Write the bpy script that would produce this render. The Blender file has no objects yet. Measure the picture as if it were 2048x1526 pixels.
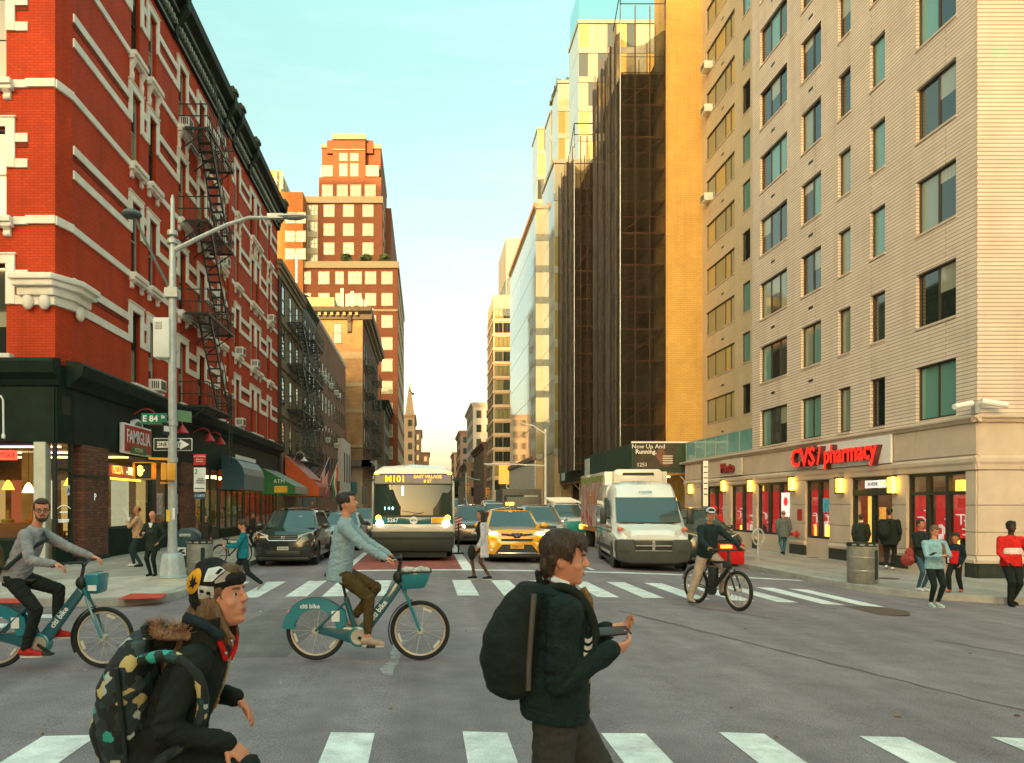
import bpy, bmesh, math, random
from mathutils import Vector, Matrix, noise as mnoise, Euler
random.seed(7)
R = math.radians
PI = math.pi
sc = bpy.context.scene
COL = sc.collection

# ---------------------------------------------------------------- camera
F, CX, CY, H = 1540.0, 850.0, 1008.0, 1.75      # photo pixels: focal length, vanishing point; eye height in metres
cam = bpy.data.cameras.new('camera')
cam_ob = bpy.data.objects.new('camera', cam)
COL.objects.link(cam_ob)
cam_ob.location = (0, 0, H)
cam_ob.rotation_euler = (PI/2, 0, 0)
cam.sensor_width = 36
cam.lens = 36*F/2048
cam.shift_x = (1024-CX)/2048
cam.shift_y = (CY-763)/2048
cam.clip_start = 0.1
cam.clip_end = 5000
sc.camera = cam_ob

# ---------------------------------------------------------------- world: evening sky, sun low behind the viewer
SUN_ELEV, SUN_AZ = 12.0, 203.0
world = bpy.data.worlds.new('World')
sc.world = world
world.use_nodes = True
wn, wl = world.node_tree.nodes, world.node_tree.links
bg = wn['Background']
sky = wn.new('ShaderNodeTexSky')
sky.sky_type = 'NISHITA'; sky.sun_disc = False
sky.sun_elevation = R(SUN_ELEV); sky.sun_rotation = R(SUN_AZ)
sky.air_density = 1.0; sky.dust_density = 4.0
tc = wn.new('ShaderNodeTexCoord')
sep = wn.new('ShaderNodeSeparateXYZ'); wl.new(tc.outputs['Generated'], sep.inputs[0])
# evening colours by height above the horizon (the same all the way round)
ramp = wn.new('ShaderNodeValToRGB')
els = ramp.color_ramp.elements
stops = [(0.0, (.20, .14, .14)), (.09, (.10, .06, .08)), (.21, (.0, .0, .0)), (.34, (.0, .06, .03)), (.5, (.0, .13, .09)), (.68, (.10, .32, .26)), (1.0, (.18, .38, .32))]
els[0].position, els[0].color = stops[0][0], stops[0][1]+(1,)
els[1].position, els[1].color = stops[-1][0], stops[-1][1]+(1,)
for p, c in stops[1:-1]:
    e = els.new(p); e.color = c+(1,)
wl.new(sep.outputs['Z'], ramp.inputs[0])
tint = wn.new('ShaderNodeMix'); tint.data_type = 'RGBA'; tint.blend_type = 'MULTIPLY'; tint.inputs[0].default_value = 1
wl.new(sky.outputs[0], tint.inputs[6]); tint.inputs[7].default_value = (.30, .265, .185, 1)
# thin high cloud
wmap = wn.new('ShaderNodeMapping'); wmap.inputs['Scale'].default_value = (1, 1, 5.5)
wl.new(tc.outputs['Generated'], wmap.inputs[0])
cn = wn.new('ShaderNodeTexNoise'); cn.inputs['Scale'].default_value = 3.2; cn.inputs['Detail'].default_value = 9; cn.inputs['Roughness'].default_value = .62
wl.new(wmap.outputs[0], cn.inputs['Vector'])
cr = wn.new('ShaderNodeValToRGB'); cr.color_ramp.elements[0].position = .50; cr.color_ramp.elements[1].position = .78
wl.new(cn.outputs[0], cr.inputs[0])
cm = wn.new('ShaderNodeMath'); cm.operation = 'MULTIPLY'; cm.inputs[1].default_value = .12
wl.new(cr.outputs[0], cm.inputs[0])
cloud = wn.new('ShaderNodeMix'); cloud.data_type = 'RGBA'; cloud.inputs[7].default_value = (.6, .62, .5, 1)
wl.new(cm.outputs[0], cloud.inputs[0]); wl.new(ramp.outputs[0], cloud.inputs[6])
skymix = wn.new('ShaderNodeMix'); skymix.data_type = 'RGBA'; skymix.blend_type = 'ADD'; skymix.inputs[0].default_value = 1.0
wl.new(cloud.outputs[2], skymix.inputs[6]); wl.new(tint.outputs[2], skymix.inputs[7])
wl.new(skymix.outputs[2], bg.inputs[0])
bg.inputs[1].default_value = 0.6

sun = bpy.data.lights.new('sun', 'SUN')
sun.energy = 4.4; sun.angle = R(.6); sun.color = (1.0, .55, .20)
sun_ob = bpy.data.objects.new('sun', sun); COL.objects.link(sun_ob)
_d = Vector((math.sin(R(SUN_AZ))*math.cos(R(SUN_ELEV)), math.cos(R(SUN_AZ))*math.cos(R(SUN_ELEV)), math.sin(R(SUN_ELEV))))
sun_ob.rotation_euler = _d.to_track_quat('Z', 'Y').to_euler()
sc.view_settings.view_transform = 'Standard'
sc.view_settings.look = 'None'
sc.view_settings.exposure = 1.5
sc.view_settings.gamma = 1.0
sc.cycles.max_bounces = 7
sc.cycles.diffuse_bounces = 4
sc.cycles.glossy_bounces = 3
sc.cycles.transparent_max_bounces = 12
sc.cycles.use_denoising = True

# ---------------------------------------------------------------- helpers
def at(px, py, Y):
    """photo pixel + distance -> point in the place"""
    return Vector(((px-CX)*Y/F, Y, H-(py-CY)*Y/F))
def X_(px, Y): return (px-CX)*Y/F
def Z_(py, Y): return H-(py-CY)*Y/F
def gz(x):
    """road surface height: the avenue is crowned, lower to the east"""
    if x >= 0: return -.00285*min(x, 10.15)**2
    return -.012*min(-x, 5.1)
def lin(r, g, b):
    f = lambda c: (c/255/12.92) if c/255 < .04045 else ((c/255+.055)/1.055)**2.4
    return (f(r), f(g), f(b))

def soft(pts, it=2):
    """round off a polyline"""
    pts = [Vector(p) for p in pts]
    for _ in range(it): pts = [pts[0]]+[q for a, b in zip(pts, pts[1:]) for q in (a*.75+b*.25, a*.25+b*.75)]+[pts[-1]]
    return pts
class MB:
    def __init__(s): s.v = []; s.f = []
    def add(s, vs, fs):
        o = len(s.v); s.v += [tuple(p) for p in vs]; s.f += [tuple(i+o for i in f) for f in fs]; return s
    def box(s, x0, y0, z0, x1, y1, z1):
        return s.add([(x0,y0,z0),(x1,y0,z0),(x1,y1,z0),(x0,y1,z0),(x0,y0,z1),(x1,y0,z1),(x1,y1,z1),(x0,y1,z1)],
                     [(0,3,2,1),(4,5,6,7),(0,1,5,4),(1,2,6,5),(2,3,7,6),(3,0,4,7)])
    def quad(s, *p): return s.add(p, [tuple(range(len(p)))])
    def frus(s, b, t):
        """8 corners: bottom ring of 4, top ring of 4"""
        return s.add(list(b)+list(t), [(0,3,2,1),(4,5,6,7),(0,1,5,4),(1,2,6,5),(2,3,7,6),(3,0,4,7)])
    def prism(s, pts, h0, h1, ax='z'):
        n = len(pts)
        g = {'z': lambda p, h: (p[0], p[1], h), 'y': lambda p, h: (p[0], h, p[1]), 'x': lambda p, h: (h, p[0], p[1])}[ax]
        return s.add([g(p, h0) for p in pts]+[g(p, h1) for p in pts],
                     [tuple(range(n-1, -1, -1)), tuple(range(n, 2*n))]+[(i, (i+1) % n, n+(i+1) % n, n+i) for i in range(n)])
    def rings(s, rings, cap=True, closed=True):
        n = len(rings[0]); vs = [p for r in rings for p in r]; fs = []
        for k in range(len(rings)-1):
            for i in range(n if closed else n-1):
                j = (i+1) % n
                fs.append((k*n+i, k*n+j, (k+1)*n+j, (k+1)*n+i))
        if cap and closed:
            fs.append(tuple(range(n-1, -1, -1))); fs.append(tuple((len(rings)-1)*n+i for i in range(n)))
        return s.add(vs, fs)
    def cyl(s, p0, p1, r0, r1=None, n=12, cap=True):
        p0, p1 = Vector(p0), Vector(p1); r1 = r0 if r1 is None else r1
        d = (p1-p0).normalized(); a = d.orthogonal().normalized(); b = d.cross(a)
        ring = lambda p, r: [p+(a*math.cos(2*PI*i/n)+b*math.sin(2*PI*i/n))*r for i in range(n)]
        return s.rings([ring(p0, r0), ring(p1, r1)], cap)
    def tube(s, pts, r, n=8, rs=None):
        pts = [Vector(p) for p in pts]; rings = []; a = None
        for i, p in enumerate(pts):
            d = (pts[min(i+1, len(pts)-1)]-pts[max(i-1, 0)])
            d = d.normalized() if d.length > 1e-9 else Vector((0, 0, 1))
            a = d.orthogonal().normalized() if a is None else (a-d*a.dot(d)).normalized()
            b = d.cross(a); rr = rs[i] if rs else r
            rings.append([p+(a*math.cos(2*PI*k/n)+b*math.sin(2*PI*k/n))*rr for k in range(n)])
        return s.rings(rings)
    def bar(s, p0, p1, w, h=None):
        """square bar between two points"""
        p0, p1 = Vector(p0), Vector(p1); h = h or w
        d = (p1-p0).normalized(); up = Vector((0, 0, 1)) if abs(d.z) < .95 else Vector((1, 0, 0))
        a = d.cross(up).normalized()*w/2; b = a.cross(d).normalized()*h/2
        return s.rings([[p-a-b, p+a-b, p+a+b, p-a+b] for p in (p0, p1)])
    def ell(s, c, r, n=14, m=9, rot=None):
        c = Vector(c); rings = []
        for j in range(1, m):
            t = PI*j/m
            rings.append([Vector((r[0]*math.sin(t)*math.cos(2*PI*i/n), r[1]*math.sin(t)*math.sin(2*PI*i/n), -r[2]*math.cos(t))) for i in range(n)])
        top, bot = Vector((0, 0, r[2])), Vector((0, 0, -r[2]))
        vs = [p for rg in rings for p in rg]+[bot, top]
        if rot is not None: vs = [rot @ p for p in vs]
        vs = [p+c for p in vs]; k = len(rings); fs = []
        for j in range(k-1):
            for i in range(n): fs.append((j*n+i, j*n+(i+1) % n, (j+1)*n+(i+1) % n, (j+1)*n+i))
        for i in range(n):
            fs.append((k*n, (i+1) % n, i)); fs.append((k*n+1, (k-1)*n+i, (k-1)*n+(i+1) % n))
        return s.add(vs, fs)
    def cap(s, p0, p1, r0, r1, n=12):
        """tapered capsule"""
        p0, p1 = Vector(p0), Vector(p1); d = p1-p0
        d = d.normalized() if d.length > 1e-6 else Vector((0, 0, 1))
        a = d.orthogonal().normalized(); b = d.cross(a); rings = []
        for p, r, sg in ((p0, r0, -1), (p1, r1, 1)):
            for t in ((80, 50, 25, 0) if sg < 0 else (0, 25, 50, 80)):
                q = p+d*sg*r*math.sin(R(t)); rr = r*math.cos(R(t))
                rings.append([q+(a*math.cos(2*PI*i/n)+b*math.sin(2*PI*i/n))*rr for i in range(n)])
        return s.rings(rings)
    def lathe(s, prof, n=24, c=(0, 0, 0), ax='z'):
        c = Vector(c); rings = []
        for r, z in prof:
            rg = []
            for i in range(n):
                x, y = r*math.cos(2*PI*i/n), r*math.sin(2*PI*i/n)
                rg.append(c+(Vector((x, y, z)) if ax == 'z' else Vector((z, x, y)) if ax == 'x' else Vector((x, z, -y))))
            rings.append(rg)
        return s.rings(rings)
    def grid(s, fn, nu, nv):
        vs = [fn(i/nu, j/nv) for j in range(nv+1) for i in range(nu+1)]
        return s.add(vs, [(j*(nu+1)+i, j*(nu+1)+i+1, (j+1)*(nu+1)+i+1, (j+1)*(nu+1)+i) for j in range(nv) for i in range(nu)])
    def xf(s, M):
        s.v = [tuple(M @ Vector(p)) for p in s.v]; return s
    def mesh(s, name, mat=None, smooth=False, bev=0, seg=2, fix=True, ang=35):
        me = bpy.data.meshes.new(name); me.from_pydata(s.v, [], s.f)
        if fix or bev or smooth:
            bm = bmesh.new(); bm.from_mesh(me)
            if smooth or bev: bmesh.ops.remove_doubles(bm, verts=bm.verts, dist=1e-5)
            if fix: bmesh.ops.recalc_face_normals(bm, faces=bm.faces)
            if bev:
                es = [e for e in bm.edges if len(e.link_faces) == 2 and e.calc_face_angle(0) > R(30)]
                bmesh.ops.bevel(bm, geom=es, offset=bev, segments=seg, affect='EDGES', profile=.5, clamp_overlap=True)
            bm.to_mesh(me); bm.free()
        for m in (mat if isinstance(mat, (list, tuple)) else [mat]):
            if m: me.materials.append(m)
        if smooth or bev:
            me.polygons.foreach_set('use_smooth', [True]*len(me.polygons))
            try: me.set_sharp_from_angle(angle=R(ang))
            except Exception: pass
        me.update(); return me
    def build(s, name, mat, parent=None, loc=(0, 0, 0), rot=0, smooth=False, bev=0, seg=2, fix=True, ang=35):
        return put(name, s.mesh(name, mat, smooth, bev, seg, fix, ang), parent, loc, rot)

def put(name, me, parent=None, loc=(0, 0, 0), rot=0):
    o = bpy.data.objects.new(name, me); COL.objects.link(o)
    o.parent = parent; o.location = loc
    o.rotation_euler = rot if isinstance(rot, (tuple, list, Euler)) else (0, 0, rot)
    return o
def tag(o, label=None, cat=None, group=None, kind=None):
    if label: o['label'] = label
    if cat: o['category'] = cat
    if group: o['group'] = group
    if kind: o['kind'] = kind
    return o
def thing(name, label, cat, loc=(0, 0, 0), rot=0, group=None):
    return tag(put(name, None, None, loc, rot), label, cat, group)
def copy_tree(o, parent=None):
    c = o.copy(); COL.objects.link(c)
    if parent is not None: c.parent = parent
    for ch in list(o.children): copy_tree(ch, c)
    return c
TMP = bpy.data.scenes.new('work')
def bake(o, extra=()):
    """mesh of an object with its modifiers applied, worked out in an empty side scene"""
    for q in (o, *extra): TMP.collection.objects.link(q)
    vl = TMP.view_layers[0]; vl.update(); me = bpy.data.meshes.new_from_object(o.evaluated_get(vl.depsgraph))
    for q in (o, *extra): bpy.data.objects.remove(q)
    return me
def text(s, size, mat, parent, loc, rot=(PI/2, 0, 0), ext=.004, name='lettering', sx=1, align='CENTER', bold=0, mirror=False):
    cu = bpy.data.curves.new('t', 'FONT'); cu.body = s; cu.size = size; cu.extrude = ext; cu.offset = bold
    cu.align_x = align; cu.align_y = 'CENTER'; cu.resolution_u = 2
    me = bake(bpy.data.objects.new('t', cu)); bpy.data.curves.remove(cu)
    for v in me.vertices: v.co.x *= sx*(-1 if mirror else 1)
    me.materials.clear(); me.materials.append(mat)
    return put(name, me, parent, loc, rot)

# ---------------------------------------------------------------- materials
MATS = {}
def mat(name, col, rough=.6, metal=0., var=.12, vs=3., bump=0., bs=60., coat=0., spec=.5, emit=None, es=0., stretch=None, world_co=False, col2=None, dirt=0., dcol=(.1, .08, .06)):
    if name in MATS: return MATS[name]
    m = bpy.data.materials.new(name); m.use_nodes = True
    n, l = m.node_tree.nodes, m.node_tree.links
    b = n['Principled BSDF']
    b.inputs['Roughness'].default_value = rough; b.inputs['Metallic'].default_value = metal
    b.inputs['Coat Weight'].default_value = coat; b.inputs['Coat Roughness'].default_value = .05
    b.inputs['Specular IOR Level'].default_value = spec
    col = tuple(col)
    if emit:
        b.inputs['Emission Color'].default_value = tuple(emit)+(1,); b.inputs['Emission Strength'].default_value = es
    b.inputs['Base Color'].default_value = col+(1,)
    if var or bump or dirt:
        if world_co: co = n.new('ShaderNodeNewGeometry').outputs['Position']
        else: co = n.new('ShaderNodeTexCoord').outputs['Object']
        if stretch:
            mp = n.new('ShaderNodeMapping'); mp.inputs['Scale'].default_value = stretch; l.new(co, mp.inputs[0]); co = mp.outputs[0]
    if var:
        t = n.new('ShaderNodeTexNoise'); t.inputs['Scale'].default_value = vs; t.inputs['Detail'].default_value = 7; t.inputs['Roughness'].default_value = .6
        l.new(co, t.inputs['Vector'])
        r = n.new('ShaderNodeValToRGB'); e = r.color_ramp.elements
        c2 = tuple(col2) if col2 else tuple(min(1, c*(1+var)) for c in col)
        e[0].position = .32; e[0].color = tuple(c*(1-var) for c in col)+(1,) if not col2 else col+(1,)
        e[1].position = .68; e[1].color = c2+(1,)
        l.new(t.outputs[0], r.inputs[0]); out = r.outputs[0]
        if dirt:
            t2 = n.new('ShaderNodeTexNoise'); t2.inputs['Scale'].default_value = vs*.37; t2.inputs['Detail'].default_value = 9; t2.inputs['Roughness'].default_value = .7
            l.new(co, t2.inputs['Vector'])
            r2 = n.new('ShaderNodeValToRGB'); r2.color_ramp.elements[0].position = .5; r2.color_ramp.elements[1].position = .75
            l.new(t2.outputs[0], r2.inputs[0])
            mm = n.new('ShaderNodeMath'); mm.operation = 'MULTIPLY'; mm.inputs[1].default_value = dirt; l.new(r2.outputs[0], mm.inputs[0])
            mx = n.new('ShaderNodeMix'); mx.data_type = 'RGBA'; mx.inputs[7].default_value = tuple(dcol)+(1,)
            l.new(mm.outputs[0], mx.inputs[0]); l.new(out, mx.inputs[6]); out = mx.outputs[2]
        l.new(out, b.inputs['Base Color'])
    if bump:
        t = n.new('ShaderNodeTexNoise'); t.inputs['Scale'].default_value = bs; t.inputs['Detail'].default_value = 4
        l.new(co, t.inputs['Vector'])
        bp = n.new('ShaderNodeBump'); bp.inputs['Strength'].default_value = bump; bp.inputs['Distance'].default_value = .02
        l.new(t.outputs[0], bp.inputs['Height']); l.new(bp.outputs[0], b.inputs['Normal'])
    MATS[name] = m; return m
def brick(name, c1, c2, mort, bw=.22, bh=.075, ms=.012, rough=.85, var=.18, bump=.3, streak=0., scol=(.1, .07, .05)):
    """brick courses on any upright wall: runs along x+y, rises with z"""
    if name in MATS: return MATS[name]
    m = bpy.data.materials.new(name); m.use_nodes = True
    n, l = m.node_tree.nodes, m.node_tree.links; b = n['Principled BSDF']; b.inputs['Roughness'].default_value = rough
    b.inputs['Specular IOR Level'].default_value = .25
    co = n.new('ShaderNodeTexCoord').outputs['Object']
    s = n.new('ShaderNodeSeparateXYZ'); l.new(co, s.inputs[0])
    a = n.new('ShaderNodeMath'); l.new(s.outputs[0], a.inputs[0]); l.new(s.outputs[1], a.inputs[1])
    c = n.new('ShaderNodeCombineXYZ'); l.new(a.outputs[0], c.inputs[0]); l.new(s.outputs[2], c.inputs[1])
    t = n.new('ShaderNodeTexBrick'); l.new(c.outputs[0], t.inputs['Vector'])
    t.inputs['Scale'].default_value = 1; t.inputs['Brick Width'].default_value = bw; t.inputs['Row Height'].default_value = bh
    t.inputs['Mortar Size'].default_value = ms; t.inputs['Mortar Smooth'].default_value = .2; t.inputs['Bias'].default_value = 0
    t.inputs['Color1'].default_value = tuple(c1)+(1,); t.inputs['Color2'].default_value = tuple(c2)+(1,); t.inputs['Mortar'].default_value = tuple(mort)+(1,)
    no = n.new('ShaderNodeTexNoise'); no.inputs['Scale'].default_value = .7; no.inputs['Detail'].default_value = 8; no.inputs['Roughness'].default_value = .65; l.new(co, no.inputs['Vector'])
    r = n.new('ShaderNodeMapRange'); r.inputs['From Min'].default_value = .3; r.inputs['From Max'].default_value = .7; r.inputs['To Min'].default_value = 1-var; r.inputs['To Max'].default_value = 1+var
    l.new(no.outputs[0], r.inputs[0])
    mx = n.new('ShaderNodeMix'); mx.data_type = 'RGBA'; mx.blend_type = 'MULTIPLY'; mx.inputs[0].default_value = 1
    l.new(t.outputs[0], mx.inputs[6]); l.new(r.outputs[0], mx.inputs[7]); out = mx.outputs[2]
    if streak:
        mp = n.new('ShaderNodeMapping'); mp.inputs['Scale'].default_value = (1.4, 1.4, .12); l.new(co, mp.inputs[0])
        n2 = n.new('ShaderNodeTexNoise'); n2.inputs['Scale'].default_value = 1.2; n2.inputs['Detail'].default_value = 6; l.new(mp.outputs[0], n2.inputs['Vector'])
        r2 = n.new('ShaderNodeValToRGB'); r2.color_ramp.elements[0].position = .5; r2.color_ramp.elements[1].position = .75; l.new(n2.outputs[0], r2.inputs[0])
        mm = n.new('ShaderNodeMath'); mm.operation = 'MULTIPLY'; mm.inputs[1].default_value = streak; l.new(r2.outputs[0], mm.inputs[0])
        m2 = n.new('ShaderNodeMix'); m2.data_type = 'RGBA'; m2.inputs[7].default_value = tuple(scol)+(1,); l.new(mm.outputs[0], m2.inputs[0]); l.new(out, m2.inputs[6]); out = m2.outputs[2]
    l.new(out, b.inputs['Base Color'])
    bp = n.new('ShaderNodeBump'); bp.inputs['Strength'].default_value = bump; bp.inputs['Distance'].default_value = .01; bp.invert = True
    l.new(t.outputs['Fac'], bp.inputs['Height']); l.new(bp.outputs[0], b.inputs['Normal'])
    MATS[name] = m; return m
def glass(name, tint=(.8, .9, .9), refl=1.0, rough=.02):
    """thin see-through pane: transparent with Fresnel reflection"""
    if name in MATS: return MATS[name]
    m = bpy.data.materials.new(name); m.use_nodes = True
    n, l = m.node_tree.nodes, m.node_tree.links; n.remove(n['Principled BSDF'])
    t = n.new('ShaderNodeBsdfTransparent'); t.inputs[0].default_value = tuple(tint)+(1,)
    g = n.new('ShaderNodeBsdfGlossy'); g.inputs['Roughness'].default_value = rough
    lw = n.new('ShaderNodeLayerWeight'); lw.inputs[0].default_value = .5; pw_ = n.new('ShaderNodeMath'); pw_.operation = 'POWER'; pw_.inputs[1].default_value = 4.0; l.new(lw.outputs['Facing'], pw_.inputs[0]); fr = n.new('ShaderNodeMath'); fr.operation = 'MULTIPLY_ADD'; fr.inputs[1].default_value = .55; fr.inputs[2].default_value = .05; l.new(pw_.outputs[0], fr.inputs[0])
    mu = n.new('ShaderNodeMath'); mu.operation = 'MULTIPLY'; mu.inputs[1].default_value = refl; mu.use_clamp = True; l.new(fr.outputs[0], mu.inputs[0])
    mx = n.new('ShaderNodeMixShader'); l.new(mu.outputs[0], mx.inputs[0]); l.new(t.outputs[0], mx.inputs[1]); l.new(g.outputs[0], mx.inputs[2])
    l.new(mx.outputs[0], n['Material Output'].inputs[0]); MATS[name] = m; return m
def pane(name, col, rough=.04, stripes=0., c2=None, ior=1.95, vert=False, half=0.):
    """window glass in front of a dark room or a blind"""
    if name in MATS: return MATS[name]
    m = bpy.data.materials.new(name); m.use_nodes = True
    n, l = m.node_tree.nodes, m.node_tree.links; b = n['Principled BSDF']
    b.inputs['Base Color'].default_value = tuple(col)+(1,); b.inputs['Roughness'].default_value = .6; b.inputs['Specular IOR Level'].default_value = 0
    b.inputs['Coat Weight'].default_value = 1; b.inputs['Coat Roughness'].default_value = rough; b.inputs['Coat IOR'].default_value = ior
    co = n.new('ShaderNodeTexCoord').outputs['Object']
    if stripes:
        w = n.new('ShaderNodeTexWave'); w.wave_type = 'BANDS'; w.bands_direction = 'X' if vert else 'Z'; w.inputs['Scale'].default_value = stripes; w.inputs['Distortion'].default_value = .6
        l.new(co, w.inputs['Vector']); r = n.new('ShaderNodeValToRGB'); r.color_ramp.elements[0].color = tuple(col)+(1,); r.color_ramp.elements[1].color = tuple(c2)+(1,)
        l.new(w.outputs[0], r.inputs[0]); l.new(r.outputs[0], b.inputs['Base Color'])
    if half:     # blind drawn part of the way down
        sp = n.new('ShaderNodeSeparateXYZ'); l.new(co, sp.inputs[0]); gt = n.new('ShaderNodeMath'); gt.operation = 'GREATER_THAN'; gt.inputs[1].default_value = half; l.new(sp.outputs[2], gt.inputs[0])
        mx = n.new('ShaderNodeMix'); mx.data_type = 'RGBA'; mx.inputs[6].default_value = (.014, .024, .02, 1); l.new(gt.outputs[0], mx.inputs[0]); l.new(b.inputs['Base Color'].links[0].from_socket, mx.inputs[7]); l.new(mx.outputs[2], b.inputs['Base Color'])
    t = n.new('ShaderNodeTexNoise'); t.inputs['Scale'].default_value = 1.1; l.new(co, t.inputs['Vector'])
    bp = n.new('ShaderNodeBump'); bp.inputs['Strength'].default_value = .06; bp.inputs['Distance'].default_value = .02; l.new(t.outputs[0], bp.inputs['Height']); l.new(bp.outputs[0], b.inputs['Coat Normal'])
    MATS[name] = m; return m
def glow(name, col, s): return mat(name, col, .5, var=0, emit=col, es=s)

asphalt = None
white_trim = mat('white_trim', (.80, .77, .70), .6, var=.10, vs=2, bump=.1, dirt=.25, dcol=(.45, .42, .36))
black_paint = mat('black_paint', (.012, .022, .017), .45, var=.3)
iron = mat('iron', (.010, .022, .016), .5, var=.3)
dark_green_paint = mat('dark_green_paint', (.006, .019, .013), .65, var=.35, vs=2, spec=.25)
galv = mat('galvanised', (.42, .46, .46), .45, metal=.35, var=.12, vs=8, dirt=.35, dcol=(.25, .26, .24))
steel = mat('steel', (.45, .46, .44), .3, metal=.9, var=.1)
chrome = mat('chrome', (.8, .8, .8), .08, metal=1, var=0)
rubber = mat('rubber', (.012, .02, .016), .8, var=.2)
white_plastic = mat('white_plastic', (.78, .78, .74), .4, var=.05)
white_paint = mat('white_paint', (.82, .82, .80), .4, var=.05)
signal_yellow = mat('signal_yellow', (.78, .36, .03), .4, var=.1)
pane_dark = pane('pane_dark', (.012, .022, .018))
pane_mid = pane('pane_mid', (.05, .06, .045))
pane_blind = pane('pane_blind', (.16, .20, .15), stripes=9, c2=(.34, .38, .28))
pane_curtain = pane('pane_curtain', (.20, .22, .14), stripes=3, c2=(.34, .34, .20), vert=True)
pane_teal = pane('pane_teal', (.10, .24, .21), stripes=14, c2=(.20, .40, .34))
pane_warm = pane('pane_warm', (.40, .30, .12), stripes=2.2, c2=(.55, .42, .18), vert=True)
pane_half = pane('pane_half', (.26, .28, .20), stripes=11, c2=(.42, .42, .32), half=.8); pane_third = pane('pane_third', (.36, .32, .22), stripes=2, c2=(.44, .40, .30), half=1.15, vert=True)
pane_pale = pane('pane_pale', (.50, .50, .36), stripes=0)
shop_glass = glass('shop_glass', (.82, .88, .84), 1.1)
WIN_MESH = {}
def win(parent, loc, rot, w, h, cols=1, rows=1, fm=None, panes=(), ft=.06, fd=.07, name='window', split=None, each=True):
    """framed window part; its panes are sub-parts. origin bottom-left, facing -y"""
    xs = split or [i/cols for i in range(cols+1)]
    k = (round(w, 3), round(h, 3), tuple(xs), rows, fm.name, ft, fd)
    if k not in WIN_MESH:
        m = MB(); m.box(0, 0, 0, ft, fd, h); m.box(w-ft, 0, 0, w, fd, h); m.box(ft, 0, 0, w-ft, fd, ft); m.box(ft, 0, h-ft, w-ft, fd, h)
        for x in xs[1:-1]: m.box(x*w-ft/2, .006, ft, x*w+ft/2, fd, h-ft)
        for j in range(1, rows): m.box(ft, .009, j*h/rows-ft*.4, w-ft, fd, j*h/rows+ft*.4)
        WIN_MESH[k] = m.mesh('window', fm)
    o = put(name, WIN_MESH[k], parent, loc, rot)
    cells = [(xs[i]*w, xs[i+1]*w, 0, h) for i in range(len(xs)-1)] if rows == 1 else [(xs[i]*w, xs[i+1]*w, j*h/rows, (j+1)*h/rows) for i in range(len(xs)-1) for j in range(rows)]
    if not each: cells = [(0, w, 0, h)]
    for (a, b, c, d) in cells:
        pm = random.choice(panes)
        k2 = ('pane', round(b-a, 3), round(d-c, 3), pm.name)
        if k2 not in WIN_MESH:
            WIN_MESH[k2] = MB().box(.01, 0, .01, b-a-.01, .012, d-c-.01).mesh('pane', pm)
        put('pane', WIN_MESH[k2], o, (a, fd*.55, c), 0)
    return o
class Face:
    """an upright wall plane: u runs to the viewer's right as one faces it, out is -y"""
    def __init__(s, root, ox, oy, rot, oz=0): s.root, s.o, s.rot, s.R = root, Vector((ox, oy, oz)), rot, Matrix.Rotation(rot, 3, 'Z')
    def p(s, u, y, z): return s.o+s.R @ Vector((u, y, z))
    def wall(s, u0, u1, z0, z1, m, holes=(), depth=.16, name='wall', y=0, back=None):
        us = sorted({u0, u1, *[round(h[k], 4) for h in holes for k in (0, 1)]}); zs = sorted({z0, z1, *[round(h[k], 4) for h in holes for k in (2, 3)]})
        us = [u for u in us if u0 <= u <= u1]; zs = [z for z in zs if z0 <= z <= z1]
        b = MB(); inh = lambda u, z: any(h[0] < u < h[1] and h[2] < z < h[3] for h in holes)
        for j in range(len(zs)-1):
            i = 0
            while i < len(us)-1:
                if inh((us[i]+us[i+1])/2, (zs[j]+zs[j+1])/2): i += 1; continue
                k = i
                while k+1 < len(us)-1 and not inh((us[k+1]+us[k+2])/2, (zs[j]+zs[j+1])/2): k += 1
                b.quad((us[i], y, zs[j]), (us[k+1], y, zs[j]), (us[k+1], y, zs[j+1]), (us[i], y, zs[j+1])); i = k+1
        for (a, c, d, e) in [h[:4] for h in holes]:
            b.quad((a, y, d), (a, y, e), (a, y+depth, e), (a, y+depth, d)); b.quad((c, y, d), (c, y+depth, d), (c, y+depth, e), (c, y, e))
            b.quad((a, y, d), (a, y+depth, d), (c, y+depth, d), (c, y, d)); b.quad((a, y, e), (c, y, e), (c, y+depth, e), (a, y+depth, e))
        return b.build(name, m, s.root, s.o, s.rot, fix=False)
    def part(s, b, name, m, parent=None, **k): return b.build(name, m, parent or s.root, s.o, s.rot, **k)
    def win(s, u, z, w, h, cols, rows, fm, panes, y=.08, **k): return win(s.root, s.p(u, y, z), s.rot, w, h, cols, rows, fm, panes, **k)
    def put(s, name, me, u, y, z, rot=0): return put(name, me, s.root, s.p(u, y, z), s.rot+rot)
    def text(s, t, size, m, u, y, z, **k): return text(t, size, m, s.root, s.p(u, y, z), (PI/2, 0, s.rot), **k)
def child_face(parent_ob, rot=0): return Face(parent_ob, 0, 0, rot)
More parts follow.
